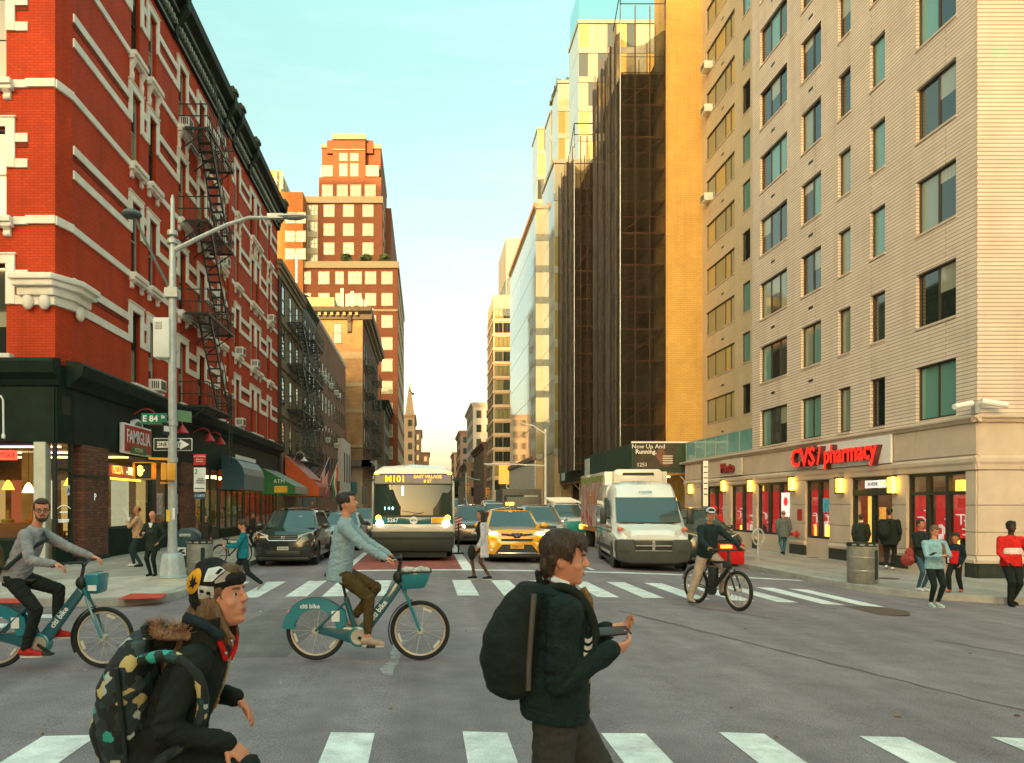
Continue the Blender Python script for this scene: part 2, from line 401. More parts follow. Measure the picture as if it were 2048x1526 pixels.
# ================================================================ ground, road, pavements
LCURB, RCURB = -5.1, 10.15
asphalt = mat('asphalt', (.238, .194, .204), .85, var=.14, vs=.55, bump=.5, bs=120, dirt=.6, dcol=(.150, .130, .126), world_co=True)
def aggregate(m_, scale=95, lo=.62, hi=1.42):
    """stone chips and long tyre-polished streaks over a road colour"""
    n, l = m_.node_tree.nodes, m_.node_tree.links; b = n['Principled BSDF']; src = b.inputs['Base Color'].links[0].from_socket; co = n.new('ShaderNodeNewGeometry').outputs['Position']
    for sc_, a, c, st in ((scale, lo, hi, None), (1.0, .84, 1.14, (1.6, .07, 1)), (3.1, .9, 1.12, None)):
        v = co
        if st: mp = n.new('ShaderNodeMapping'); mp.inputs['Scale'].default_value = st; l.new(co, mp.inputs[0]); v = mp.outputs[0]
        t = n.new('ShaderNodeTexNoise'); t.inputs['Scale'].default_value = sc_; t.inputs['Detail'].default_value = 3; l.new(v, t.inputs['Vector'])
        r = n.new('ShaderNodeMapRange'); r.inputs['From Min'].default_value = .32; r.inputs['From Max'].default_value = .68; r.inputs['To Min'].default_value = a; r.inputs['To Max'].default_value = c; l.new(t.outputs[0], r.inputs[0])
        x = n.new('ShaderNodeMix'); x.data_type = 'RGBA'; x.blend_type = 'MULTIPLY'; x.inputs[0].default_value = 1; l.new(src, x.inputs[6]); l.new(r.outputs[0], x.inputs[7]); src = x.outputs[2]
    l.new(src, b.inputs['Base Color'])
aggregate(asphalt)
concrete = mat('pavement_concrete', (.36, .32, .28), .85, var=.14, vs=.8, bump=.25, bs=70, dirt=.45, dcol=(.24, .21, .19), world_co=True)
pale_concrete = mat('pale_concrete', (.52, .46, .39), .85, var=.12, vs=1.2, bump=.2, bs=70, dirt=.35, dcol=(.35, .31, .27), world_co=True)
kerb_stone = mat('kerb_stone', (.40, .38, .35), .8, var=.2, vs=2, bump=.2, dirt=.4, world_co=True)
aggregate(concrete, 60, .8, 1.2); aggregate(pale_concrete, 60, .85, 1.15)
road_paint = mat('road_paint', (.80, .80, .77), .7, var=.10, vs=9, bump=.2, bs=90, dirt=.75, dcol=(.33, .30, .30), world_co=True)
red_lane = mat('red_lane_paint', (.30, .075, .060), .8, var=.2, vs=2, bump=.3, bs=100, dirt=.4, dcol=(.18, .07, .06), world_co=True)
aggregate(road_paint, 80, .86, 1.1); aggregate(red_lane, 90, .7, 1.3)
tar = mat('tar', (.095, .085, .082), .6, var=.2)
ground = MB().quad((-3000, -3000, -1.2), (3000, -3000, -1.2), (3000, 3000, -1.2), (-3000, 3000, -1.2)).build('ground', asphalt)
tag(ground, kind='structure')
xs = [-120, -5.1]+[-5.1+.51*i for i in range(1, 10)]+[0]+[10.15*i/20 for i in range(1, 21)]+[120]
ys = [-60, -20, 0, 5, 10, 14, 18, 22, 30, 45, 70, 120, 200, 420]
m = MB(); m.add([(x, y, gz(x)) for y in ys for x in xs], [(j*len(xs)+i, j*len(xs)+i+1, (j+1)*len(xs)+i+1, (j+1)*len(xs)+i) for j in range(len(ys)-1) for i in range(len(xs)-1)])
road = m.build('road', asphalt, smooth=True); tag(road, kind='structure')
def on_road(pts, name, mt, dz=.005, parent=None):
    """flat marking laid on the crowned road; pts = (x, y) loop of four"""
    (x0, y0), (x1, y1), (x2, y2), (x3, y3) = pts
    n = max(1, int(abs(x1-x0)/.5)); b = MB()
    b.grid(lambda u, v: ((lambda x, y: (x, y, gz(x)+dz))((x0+(x1-x0)*u)*(1-v)+(x3+(x2-x3)*u)*v, (y0+(y1-y0)*u)*(1-v)+(y3+(y2-y3)*u)*v)), n, 1)
    return b.build(name, mt, parent or road)
# crosswalk in front of the viewer and the one across the avenue beyond
for px in (-475, -185, 88, 662, 925, 1200, 1440, 1715, 1988, 2260):
    w = 108 if px == 88 else 88
    x = X_(px, 5.92); on_road([(x, 2.6), (x+w*5.92/F, 2.6), (x+w*5.92/F, 5.92+random.uniform(-.04, .04)), (x, 5.92+random.uniform(-.04, .04))], 'crosswalk_stripe', road_paint)
x = X_(380, 5.92); on_road([(x, 2.6), (x+.34, 2.6), (x+.34, 5.92), (x, 5.92)], 'crosswalk_stripe', road_paint)
for px in (455, 530, 612, 675, 745, 905, 984, 1062, 1142, 1220, 1297, 1372, 1447, 1522, 1590):
    x = X_(px, 17.4); e = random.uniform(-.05, .05)
    w = .42 if px > 450 else .4
    on_road([(x, 14.75+e), (x+w, 14.75+e), (x+w, 17.75+e), (x, 17.75+e)], 'crosswalk_stripe', road_paint)
for k in range(4):   # crosswalk over the side street on the far right and far left
    on_road([(11.4, 12.9-.95*k), (15, 12.9-.95*k), (15, 13.3-.95*k), (11.4, 13.3-.95*k)], 'crosswalk_stripe', road_paint)
    on_road([(-9.2, 12.2-.95*k), (-5.9, 12.2-.95*k), (-5.9, 12.6-.95*k), (-9.2, 12.6-.95*k)], 'crosswalk_stripe', road_paint)
on_road([(-2.05, 20.6), (1.0, 20.6), (1.0, 90), (-2.05, 90)], 'bus_lane_surface', red_lane, .004)
on_road([(-2.05, 20.25), (10.0, 20.25), (10.0, 20.6), (-2.05, 20.6)], 'stop_line', road_paint, .006)
on_road([(1.0, 20.61), (1.30, 20.61), (1.30, 80), (1.0, 80)], 'lane_line', road_paint, .006)
on_road([(-2.25, 20.25), (-2.06, 20.25), (-2.06, 80), (-2.25, 80)], 'lane_line', road_paint, .006)
for k in range(5): on_road([(4.55, 21+k*8), (4.67, 21+k*8), (4.67, 24+k*8), (4.55, 24+k*8)], 'lane_line', road_paint, .006)
for k in range(5): on_road([(8.0, 21+k*8), (8.12, 21+k*8), (8.12, 25+k*8), (8.0, 25+k*8)], 'lane_line', road_paint, .006)
# tar-filled cracks and scraps of old paint
def seam(pts, w, mt=tar, name='tar_seam', dz=.0035):
    b = MB(); L, Rr = [], []
    for i, p in enumerate(pts):
        q = pts[min(i+1, len(pts)-1)]; o = pts[max(i-1, 0)]; d = Vector((q[0]-o[0], q[1]-o[1])); d.normalize(); ww = w*random.uniform(.5, 1.3)
        L.append((p[0]-d.y*ww, p[1]+d.x*ww, gz(p[0])+dz)); Rr.append((p[0]+d.y*ww, p[1]-d.x*ww, gz(p[0])+dz))
    for i in range(len(pts)-1): b.quad(L[i], Rr[i], Rr[i+1], L[i+1])
    return b.build(name, mt, road)
def wig(x0, y0, x1, y1, n, a): return [(x0+(x1-x0)*i/n+random.uniform(-a, a), y0+(y1-y0)*i/n+random.uniform(-a, a)) for i in range(n+1)]
def gp(px, py):
    Y = 10
    for _ in range(20): Y = F*(H-gz((px-CX)*Y/F))/(py-CY)
    return ((px-CX)*Y/F, Y)
for a, b, n, w in (((1240, 1222), (1640, 1322), 16, .030), ((1640, 1322), (2120, 1440), 14, .022), ((1870, 1280), (2120, 1325), 9, .03), ((1330, 1205), (1560, 1240), 8, .02)):
    p, q = gp(*a), gp(*b); seam(wig(*p, *q, n, .03), w)
old = mat('old_paint', (.32, .30, .30), .8, var=.4, vs=7, dirt=.8, dcol=(.2, .18, .17), world_co=True)
p, q = gp(802, 1280), gp(772, 1352); seam(wig(*p, *q, 7, .03), .06, old, 'paint_scrap', .004)
mh = gp(1740, 1222)
mhc = MB().lathe([(.0, .008), (.62, .008), (.62, .0)], 28).build('manhole_cover', mat('cast_iron', (.13, .09, .065), .7, metal=.3, var=.3, vs=9, bump=.5, bs=40), road, (mh[0], mh[1], gz(mh[0])))
# darker repair patches in the asphalt
patch = mat('asphalt_patch', (.165, .145, .14), .88, var=.15, vs=1.2, bump=.5, bs=130, world_co=True); aggregate(patch)
on_road([(-2.9, 8.9), (-1.6, 8.9), (-1.5, 13), (-2.6, 13)], 'asphalt_patch', patch, .0022)

def arc(cx, cy, r, a0, a1, n=10): return [(cx+r*math.cos(R(a0+(a1-a0)*i/n)), cy+r*math.sin(R(a0+(a1-a0)*i/n))) for i in range(n+1)]
LW, RW = .075, -.16      # tops of the two pavements
left_edge = [(-120, 13.6)]+arc(-5.9, 14.8, 1.2, -90, 0)+[(-4.72, 16), (-5.0, 19.5), (LCURB, 21), (LCURB, 85)]
pv = MB().prism(left_edge+[(-120, 85)], -1.0, LW).build('sidewalk', concrete); pv.name = 'pavement_west'; tag(pv, kind='structure')
right_edge = [(RCURB, 420)]+arc(13.4, 18.6, 3.25, 180, 270)+[(120, 15.35)]
pe = MB().prism(right_edge+[(120, 420)], -1.2, RW).build('pavement_east', concrete); tag(pe, kind='structure')
pw2 = MB().prism([(-120, 97), (-5, 97), (-3.2, 150), (-3.2, 420), (-120, 420)], -1.0, LW).build('pavement_north', concrete); tag(pw2, kind='structure')
def kerb(edge, zt, par, inward, name='kerb'):
    b = MB(); rows = []
    for i, p in enumerate(edge):
        q = edge[min(i+1, len(edge)-1)]; o = edge[max(i-1, 0)]; d = Vector((q[0]-o[0], q[1]-o[1])).normalized(); nrm = Vector((-d.y, d.x))*inward
        a = Vector(p)-nrm*.012; c = Vector(p)+nrm*.16
        rows.append([(a.x, a.y, -1), (a.x, a.y, zt+.006), (c.x, c.y, zt+.010), (c.x, c.y, -1)])
    b.rings(rows); return b.build(name, kerb_stone, par, fix=True)
kerb(left_edge, LW, pv, 1); kerb(right_edge, RW, pe, 1)
# pale corner slab and red tactile pads on the west corner
MB().prism([(-10.9, 13.8)]+arc(-5.9, 14.8, 1.0, -90, -2, 10)+[(-5.0, 16.6), (-6.4, 18.2), (-8.6, 16.6), (-10.9, 15.9)], LW+.001, LW+.005).build('corner_slab', pale_concrete, pv)
MB().prism([(-30, 13.78), (-11.0, 13.78), (-11.0, 15.9), (-30, 15.9)], LW+.001, LW+.005).build('corner_slab', pale_concrete, pv)
tact = mat('tactile_red', (.60, .055, .03), .7, var=.15, vs=4, bump=.3, bs=30, world_co=True)
for pts in ([(235, 1200), (322, 1197), (335, 1188), (262, 1188)], [(-60, 1207), (52, 1207), (42, 1198), (-60, 1198)]):
    q = []
    for (px, py) in pts:
        Y = F*(H-LW)/(py-CY); q.append(((px-CX)*Y/F, Y))
    b = MB().prism(q, LW+.006, LW+.012); pad = b.build('tactile_pad', tact, pv)
lit_ = random.Random(3); lm = [MB(), MB()]
for i in range(170):      # paper scraps and leaves gathered by the kerbs
    if i % 3 == 0: x, y = lit_.uniform(-7, 11), lit_.uniform(4, 20)
    elif i % 3 == 1: x, y = RCURB-abs(lit_.gauss(0, .3))-.05, lit_.uniform(17.5, 34)
    else: x, y = LCURB+.2+abs(lit_.gauss(0, .3)), lit_.uniform(16.5, 34)
    a, s_ = lit_.uniform(0, 6.3), lit_.uniform(.012, .034); c, d = math.cos(a)*s_, math.sin(a)*s_; z = gz(x)+.006
    lm[i % 4 > 0].quad((x-c, y-d, z), (x+d, y-c, z+lit_.uniform(0, .02)), (x+c, y+d, z+.004), (x-d, y+c, z+lit_.uniform(0, .02)))
tag(lm[0].build('litter', mat('scrap_paper', (.62, .58, .52), .8)), 'pale paper scraps scattered on the road', kind='stuff'); tag(lm[1].build('leaves', mat('dry_leaf', (.24, .12, .04), .8, var=.4)), 'dry brown leaves gathered along the kerbs', kind='stuff')
# stain and old utility cover on the east pavement
for (px, py, r) in ((1775, 1157, .28), (1625, 1115, .2)):
    Y = F*(H-RW)/(py-CY); MB().lathe([(0, .004), (r, .004), (r, 0)], 20).build('utility_cover', MATS['cast_iron'], pe, ((px-CX)*Y/F, Y, RW))
# ================================================================ buildings on the west (left) side
red_brick = brick('painted_red_brick', (.56, .058, .011), (.49, .049, .010), (.33, .033, .010), .22, .075, .009, rough=.75, var=.16, bump=.5, streak=.55, scol=(.20, .026, .010))
dim_red = brick('recess_shade_brick', (.26, .035, .015), (.20, .03, .014), (.15, .025, .012), .1, .2, .02)  # darker red paints recess shade onto the flat dentil strips
dk_brick = brick('pillar_brick', (.24, .10, .06), (.13, .055, .04), (.10, .06, .045), .24, .085, .012, var=.2, bump=.6)
interior_wall = mat('interior_wall', (.30, .17, .07), .7, var=.5, vs=1.3)
interior_dark = mat('interior_dark', (.05, .04, .03), .7, var=.4)
lamp_warm = glow('lamp_warm', (1, .55, .14), 9)
lamp_amber = glow('lamp_amber', (1, .36, .03), 3.0)
lamp_soft = glow('lamp_soft', (1, .75, .4), 2.2)
frame_dark = mat('frame_dark', (.018, .030, .024), .5, var=.2)
frame_pale = mat('frame_pale', (.42, .42, .36), .5, var=.1)

L1 = thing('brick_building', 'red painted brick corner building with white trim, fire escape and black shopfront', 'building', (-10, 21.8, 0))
fw = Face(L1, 0, 0, PI/2); fs = Face(L1, -30, -.65, 0); fcx = Face(L1, -.16, -.65, math.atan2(.65, .16))
U = lambda Y: Y-21.8
SILLS = [5.85, 9.6, 13.35, 17.1]; WHT = 2.5
WC = [(26.2, 27.0), (27.85, 28.6), (31.25, 32.15), (33.95, 34.85), (37.3, 38.15), (40.5, 41.35), (44.1, 44.95), (45.55, 46.4), (48.8, 49.65)]
TOPZ = 20.75
holes = [(U(a), U(b), s, s+WHT) for a, b in WC for s in SILLS]
fw.wall(0, U(52.2), 5.7, TOPZ, red_brick, holes, .22)
SW = [(17.35, 18.4), (15.0, 16.0), (12.6, 13.6)]     # windows of the face towards the viewer, u measured from x=-40
SW = [(a+10.1, b+10.1) for a, b in SW]
fs.wall(0, 29.84, 5.7, TOPZ, red_brick, [(a, b, s, s+WHT) for a, b in SW for s in SILLS], .22)
fcx.wall(0, .6695, 5.7, TOPZ, red_brick)
MB().box(-30, -.62, TOPZ-.3, 0-.02, 30.4, TOPZ).build('roof', black_paint, L1)
MB().quad((-.3, 30.4, 0), (-30, 30.4, 0), (-30, 30.4, TOPZ), (-.3, 30.4, TOPZ)).build('wall', red_brick, L1)
for fc, cols in ((fw, [(U(a), U(b)) for a, b in WC]), (fs, SW)):
    for k, s in enumerate(SILLS):
        for i, (a, b) in enumerate(cols):
            fc.win(a, s, b-a, WHT, 1, 2, frame_pale if (i+k) % 3 else frame_dark, [pane_dark, pane_half, pane_mid, pane_curtain, pane_dark], y=.13, ft=.05)
            t = s+WHT
            # surround: head and upper jambs
            m = MB(); m.box(a-.26, -.07, t+.0, b+.26, .0, t+.24); m.box(a-.26, -.07, t-1.12, a, .0, t); m.box(b, -.07, t-1.12, b+.26, .0, t); m.box(a-.30, -.10, t+.24, b+.30, 0, t+.29)
            fc.part(m, 'window_surround', white_trim, bev=.012, seg=1)
            # sill with corbels
            m = MB(); m.box(a-.22, -.26, s-.16, b+.22, .02, s)
            if k: 
                m.box(a-.22, -.20, s-.27, b+.22, 0, s-.16)
                for c in (a-.05, b+.05):
                    m.prism([(0, s-.95 if k == 3 else s-.52), (-.09, s-.92 if k == 3 else s-.5), (-.11, s-.7 if k == 3 else s-.42), (-.07, s-.55 if k == 3 else s-.36), (-.2, s-.27), (0, s-.27)], c-.1, c+.1, 'x')
            fc.part(m, 'window_sill', white_trim, bev=.01, seg=1)
def bands(fc, u0, u1, cols, ends=True):
    segs, cur = [], u0
    for a, b in sorted(cols)+[(u1+.26, u1+9)]:
        if a-.26-cur > .05: segs.append((cur, a-.26))
        cur = b+.26
    for s in SILLS:
        t = s+WHT
        for a, b in segs:
            for z0, z1 in ((t-.42, t-.18), (t-1.12, t-.88)):
                fc.part(MB().box(a, -.05, z0, b, 0, z1), 'belt_band', white_trim)
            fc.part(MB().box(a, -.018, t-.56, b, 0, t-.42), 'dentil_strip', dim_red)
    for s in SILLS[1:]:
        cur = u0-.05
        for a, b in sorted(cols)+[(u1+.22, u1+9)]:
            if a-.22-cur > .05: fc.part(MB().box(cur, -.06, s-.18, a-.22, 0, s+.03), 'belt_band', white_trim)
            cur = b+.22
bands(fw, .06, U(51.9), [(U(a), U(b)) for a, b in WC])
bands(fs, 27.7, 29.1, [(27.45, 28.5)][:1])
for s in SILLS[1:]:
    fcx.part(MB().box(-.02, -.075, s-.18, .69, 0, s+.05), 'belt_band', white_trim)
    fs.part(MB().box(29.05, -.075, s-.16, 29.86, 0, s+.06), 'belt_band', white_trim)
# corner corbel
for i, (z0, z1, o) in enumerate(((7.2, 7.45, .10), (7.45, 7.68, .2), (7.68, 7.84, .34), (7.84, 8.0, .42))):
    b = MB().prism([(-1.0-o*.6, -.65), (-1.0-o*.6, -.65-o), (-.16+o*.2, -.65-o), (o, -.05-o*.3), (o, .75+o*.5), (0, .75+o*.5), (-.3, .5)], z0, z1)
    b.build('corner_corbel', white_trim, L1, bev=.02)
for sh in (-.85, -.4): MB().ell((sh, -.76, 7.28), (.16, .12, .22)).build('corner_corbel', white_trim, L1, smooth=True)
MB().ell((.1, .3, 7.2), (.12, .2, .22)).build('corner_corbel', white_trim, L1, smooth=True)
# pilaster between the two halves of the facade
fw.part(MB().box(U(38.95), -.09, 5.8, U(39.5), 0, TOPZ), 'pilaster', red_brick)
# top cornice
m = MB(); prof = [(0, 20.3), (-.12, 20.3), (-.14, 20.85), (-.30, 21.0), (-.34, 21.3), (-.62, 21.5), (-.66, 21.85), (-.55, 21.95), (0, 22.0)]
m.prism(prof, -.1, U(52.3), 'x'); fw.part(m, 'cornice', dark_green_paint)
m = MB(); m.prism(prof, 0, 30.0, 'x'); fs.part(m, 'cornice', dark_green_paint)
hl = mat('cornice_highlight', (.30, .34, .30), .5)  # pale colour paints highlights on the dentils and moulding edges
m = MB()
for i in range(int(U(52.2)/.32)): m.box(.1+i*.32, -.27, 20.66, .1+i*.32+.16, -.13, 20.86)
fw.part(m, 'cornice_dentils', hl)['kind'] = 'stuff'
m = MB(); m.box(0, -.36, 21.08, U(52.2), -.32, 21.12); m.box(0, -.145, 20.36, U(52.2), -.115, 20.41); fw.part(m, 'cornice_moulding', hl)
for Y in (30.5, 38.0, 39.6, 43.2, 52.0):
    m = MB(); m.prism([(0, 20.25), (-.18, 20.3), (-.26, 20.7), (-.66, 21.3), (-.72, 22.1), (-.6, 22.3), (0, 22.2)], U(Y)-.2, U(Y)+.2, 'x'); m.box(U(Y)-.27, -.76, 21.95, U(Y)+.27, 0, 22.1)
    fw.part(m, 'cornice_bracket', dark_green_paint)
# fire escape: four landings with railings, stairs between
fe_u0, fe_u1, fe_d = U(31.2), U(35.4), 1.2
def fire_escape(fc, u0, u1, d, levels, mt, stair=True, slats=16):
    for k, z in enumerate(levels):
        m = MB(); m.bar((u0, 0, z), (u0, -d, z), .05, .09); m.bar((u1, 0, z), (u1, -d, z), .05, .09); m.bar((u0, -d, z), (u1, -d, z), .05, .09); m.bar((u0, -.05, z), (u1, -.05, z), .05, .07)
        for i in range(slats): m.bar((u0, -d*(i+.5)/slats, z), (u1, -d*(i+.5)/slats, z), d/slats*.55, .015)
        for u in (u0+.1, u1-.1, (u0+u1)/2): m.bar((u, 0, z-.85), (u, -d*.92, z-.05), .045)
        fc.part(m, 'landing', mt)
        m = MB()
        for zz in (z+.5, z+.98): m.bar((u0, -d, zz), (u1, -d, zz), .035); m.bar((u0, 0, zz), (u0, -d, zz), .035); m.bar((u1, 0, zz), (u1, -d, zz), .035)
        for i in range(17): m.bar((u0+(u1-u0)*i/16, -d, z), (u0+(u1-u0)*i/16, -d, z+.98), .018)
        for i in range(1, 5): m.bar((u0, -d*i/5, z), (u0, -d*i/5, z+.98), .018); m.bar((u1, -d*i/5, z), (u1, -d*i/5, z+.98), .018)
        fc.part(m, 'railing', mt)
        if stair and k < len(levels)-1:
            z2 = levels[k+1]; a, b = (u0+.5, u1-.4); m = MB()
            for y in (-d*.55, -d*.95): m.bar((b, y, z), (a, y, z2), .05, .16)
            for i in range(1, 14): t = i/14; m.box(b+(a-b)*t-.11, -d*.95, z+(z2-z)*t-.015, b+(a-b)*t+.11, -d*.55, z+(z2-z)*t+.015)
            m.bar((b, -d*.95, z+.85), (a, -d*.95, z2+.85), .03)
            for i in range(5): t = i/4; m.bar((b+(a-b)*t, -d*.95, z+(z2-z)*t), (b+(a-b)*t, -d*.95, z+(z2-z)*t+.85), .025)
            fc.part(m, 'stair', mt)
fire_escape(fw, fe_u0, fe_u1, fe_d, [s-.12 for s in SILLS], iron)
m = MB()
for du in (0, .4): m.bar((fe_u1-.9+du, -fe_d-.03, 3.4), (fe_u1-.9+du, -fe_d-.03, 6.6), .04)
for i in range(10): m.bar((fe_u1-.9, -fe_d-.03, 3.5+.3*i), (fe_u1-.5, -fe_d-.03, 3.5+.3*i), .025)
for du in (0, .4): m.bar((fe_u1-.9+du, -fe_d*.9, 17), (fe_u1-.9+du, -.2, 22.6), .04)
fw.part(m, 'drop_ladder', iron)
# air conditioners in window openings
def air_conditioner(fc, u, z, w=.62, h=.42, d=.42):
    o = fc.part(MB().box(u, -d, z, u+w, .1, z+h), 'air_conditioner', white_plastic, bev=.015)
    g = MB()
    for i in range(6): g.box(u+.05+i*(w-.1)/6, -d-.008, z+.06, u+.05+(i+.6)*(w-.1)/6, -d+.01, z+h-.06)
    for i in range(4): g.box(u-.006, -d+.06+i*.075, z+.08, u+.01, -d+.10+i*.075, z+h-.08)
    g.build('grille', frame_dark, o)
for Y, k in ((27.92, 0), (33.98, 1), (40.55, 1), (40.55, 0), (48.85, 2), (44.15, 1), (37.35, 2), (31.3, 3)): air_conditioner(fw, U(Y), SILLS[k]+.02)
# ---- shopfront
m = MB(); m.prism([(0, 5.0), (-.12, 5.0), (-.2, 5.15), (-.42, 5.3), (-.5, 5.6), (-.42, 5.7), (0, 5.75)], -.35, U(52.2), 'x'); fw.part(m, 'shop_cornice', dark_green_paint)
m = MB(); m.prism([(0, 5.0), (-.12, 5.0), (-.2, 5.15), (-.42, 5.3), (-.5, 5.6), (-.42, 5.7), (0, 5.75)], 0, 30.0, 'x'); fs.part(m, 'shop_cornice', dark_green_paint)
fw.part(MB().box(.0, -.06, 3.45, U(52.2), .25, 5.0), 'shop_fascia', dark_green_paint)
fs.part(MB().box(0, -.06, 3.45, 29.84, .25, 5.0), 'shop_fascia', dark_green_paint)
fcx.part(MB().box(-.02, -.07, 3.45, .69, .2, 5.6), 'shop_fascia', dark_green_paint)
fcx.part(MB().box(.16, -.085, 4.25, .5, -.06, 4.75), 'vent_panel', black_paint)
pw = U(33.1)
def shop_bay(fc, u0, u1, z0, z1, n, bulk=True):
    if bulk: fc.part(MB().box(u0, -.02, 0, u1, .2, z0), 'bulkhead', dark_green_paint)
    m = MB(); m.box(u0, 0, z0, u1, .1, z0+.08); m.box(u0, 0, z1-.08, u1, .1, z1)
    for i in range(n+1): u = u0+(u1-u0)*i/n; m.box(max(u0, u-.05), .002, z0+.08, min(u1, u+.05), .1, z1-.08)
    f_ = fc.part(m, 'shop_window_frame', frame_dark)
    for i in range(n): fc.part(MB().box(u0+(u1-u0)*i/n+.05, .04, z0+.08, u0+(u1-u0)*(i+1)/n-.05, .05, z1-.08), 'shop_pane', shop_glass)
shop_bay(fw, U(24.2), U(28.1), .95, 3.45, 1); shop_bay(fw, U(28.5), U(31.3), .95, 3.45, 2)
fw.part(MB().box(U(28.1), -.04, 0, U(28.5), .2, 3.45), 'mullion', frame_dark)
shop_bay(fs, 24.2, 29.3, .75, 3.45, 1); shop_bay(fs, 18.0, 24.2, .75, 3.45, 2)
fs.part(MB().box(29.3, -.10, 0, 29.62, .22, 3.45), 'white_column', mat('cream_column', (.62, .62, .52), .6, var=.08))
fs.part(MB().box(0, 0, 0, 18, .2, 3.45), 'wall', dark_green_paint)
fcx.part(MB().box(.0, -.02, 0, .68, .1, .7), 'bulkhead', dark_green_paint)
m = MB(); m.box(-.02, -.03, .7, .05, .08, 3.45); m.box(.6, -.03, .7, .68, .08, 3.45); m.box(.05, -.03, .7, .6, .08, .8); m.box(.05, -.03, 2.65, .6, .08, 2.75); fcx.part(m, 'door_frame', frame_dark)
fcx.part(MB().box(.05, .0, .8, .6, .01, 3.45), 'shop_pane', shop_glass)
wht = mat('window_lettering', (.8, .84, .8), .5, var=0, emit=(.6, .7, .65), es=.25)
fcx.text('212-737-7777', .12, wht, .325, -.012, 1.28, sx=.62, bold=.003)
fcx.text('FREE DELIVERY', .06, wht, .325, -.012, 1.52, sx=.8)
m = MB(); m.tube([fcx.p(.06+.53*i/8, -.02, 1.62+.1*math.sin(PI*i/8)) for i in range(9)], .008); m.build('window_arc', wht, L1)
gradeA = fcx.part(MB().box(.44, -.022, 2.0, .56, -.010, 2.28), 'grade_card', white_paint)
fcx.text('A', .2, mat('card_blue', (.02, .06, .25), .5), .50, -.03, 2.13, sx=.8)
fs.part(MB().box(27.95, .6, 3.0, 28.45, .68, 3.25), 'exit_sign', glow('exit_red', (1, .04, .02), 2.2))
fs.text('EXIT', .2, mat('exit_dark', (.25, .0, .0), .6), 28.2, .59, 3.12, mirror=True)
# brick pillars
for a, b in ((22.3, 23.95), (31.35, 33.1)):
    fw.part(MB().box(U(a), -.14, .22, U(b), .3, 3.46), 'brick_pillar', dk_brick); fw.part(MB().box(U(a)-.04, -.18, 0, U(b)+.04, .3, .22), 'pillar_base', black_paint)
    fw.part(MB().box(U(a)-.01, -.155, 2.52, U(b)+.01, .3, 2.6), 'pillar_strap', black_paint)
fw.part(MB().box(U(23.95), -.05, 0, U(24.2), .2, 3.45), 'mullion', frame_dark)
letP = fw.text('P', .3, wht, U(23.0), -.15, 1.95)
# warm room behind the glass
rm = MB(); rm.quad((-8, -.4, .05), (-.25, -.4, .05), (-.25, 9.5, .05), (-8, 9.5, .05)); rm.build('shop_floor', interior_dark, L1)
MB().quad((-8, -.4, 3.5), (-.25, -.4, 3.5), (-.25, 9.5, 3.5), (-8, 9.5, 3.5)).build('shop_ceiling', interior_wall, L1)
b = MB(); b.quad((-8, -.4, 0), (-8, 9.5, 0), (-8, 9.5, 3.5), (-8, -.4, 3.5)); b.quad((-8, 9.5, 0), (-.25, 9.5, 0), (-.25, 9.5, 3.5), (-8, 9.5, 3.5)); b.build('shop_back_wall', interior_wall, L1)
MB().box(-7.4, 2.2, .05, -1.6, 2.9, 1.15).build('counter', mat('counter_wood', (.24, .10, .03), .5), L1, bev=.02)
MB().box(-3.2, 3.4, .05, -2.6, 3.8, 3.45).build('inner_column', mat('inner_cream', (.55, .42, .25), .6), L1)
for i in range(9):
    x, y = -.9-i*.78, random.uniform(.6, 2.0); cc = random.choice(((.7, .25, .03), (.6, .08, .02), (.5, .4, .1), (.3, .3, .25)))
    MB().lathe([(.16, 0), (.2, .1), (.05, .14), (.03, .4)], 10).build('display_dish', mat('dish%d' % int(cc[0]*100), cc, .5), L1, (x, 2.4+random.uniform(0, .3), 1.15))
    lp = MB().lathe([(.03, .28), (.09, .2), (.17, 0), (.02, .0)], 12).build('pendant_lamp', lamp_warm if i % 2 else lamp_amber, L1, (x, y, 2.15+random.uniform(-.1, .2)))
    MB().cyl((0, 0, .28), (0, 0, 1.2), .008, n=5).build('cord', black_paint, lp)
for y in (1.0, 3.6, 6.2): MB().box(-7, y, 3.42, -.8, y+.06, 3.47).build('ceiling_strip', lamp_soft, L1)
for i in range(7): MB().box(-7.6+i*1.0, 9.1, .5, -7.0+i*1.0, 9.4, 2.7).build('menu_panel', mat('menu%d' % (i % 3), ((.5, .3, .1), (.35, .08, .03), (.5, .45, .3))[i % 3], .6, emit=((.5, .3, .1), (.35, .08, .03), (.5, .45, .3))[i % 3], es=.5), L1)
for i in range(5):
    t = MB(); t.cyl((0, 0, 0), (0, 0, .72), .04); t.cyl((0, 0, .72), (0, 0, .76), .34, n=16); t.cyl((0, 0, 0), (0, 0, .03), .22, n=14); t.build('cafe_table', mat('table_top', (.30, .15, .06), .4), L1, (-1.2-(i % 2)*1.3, 3.9+i*1.0, .05))
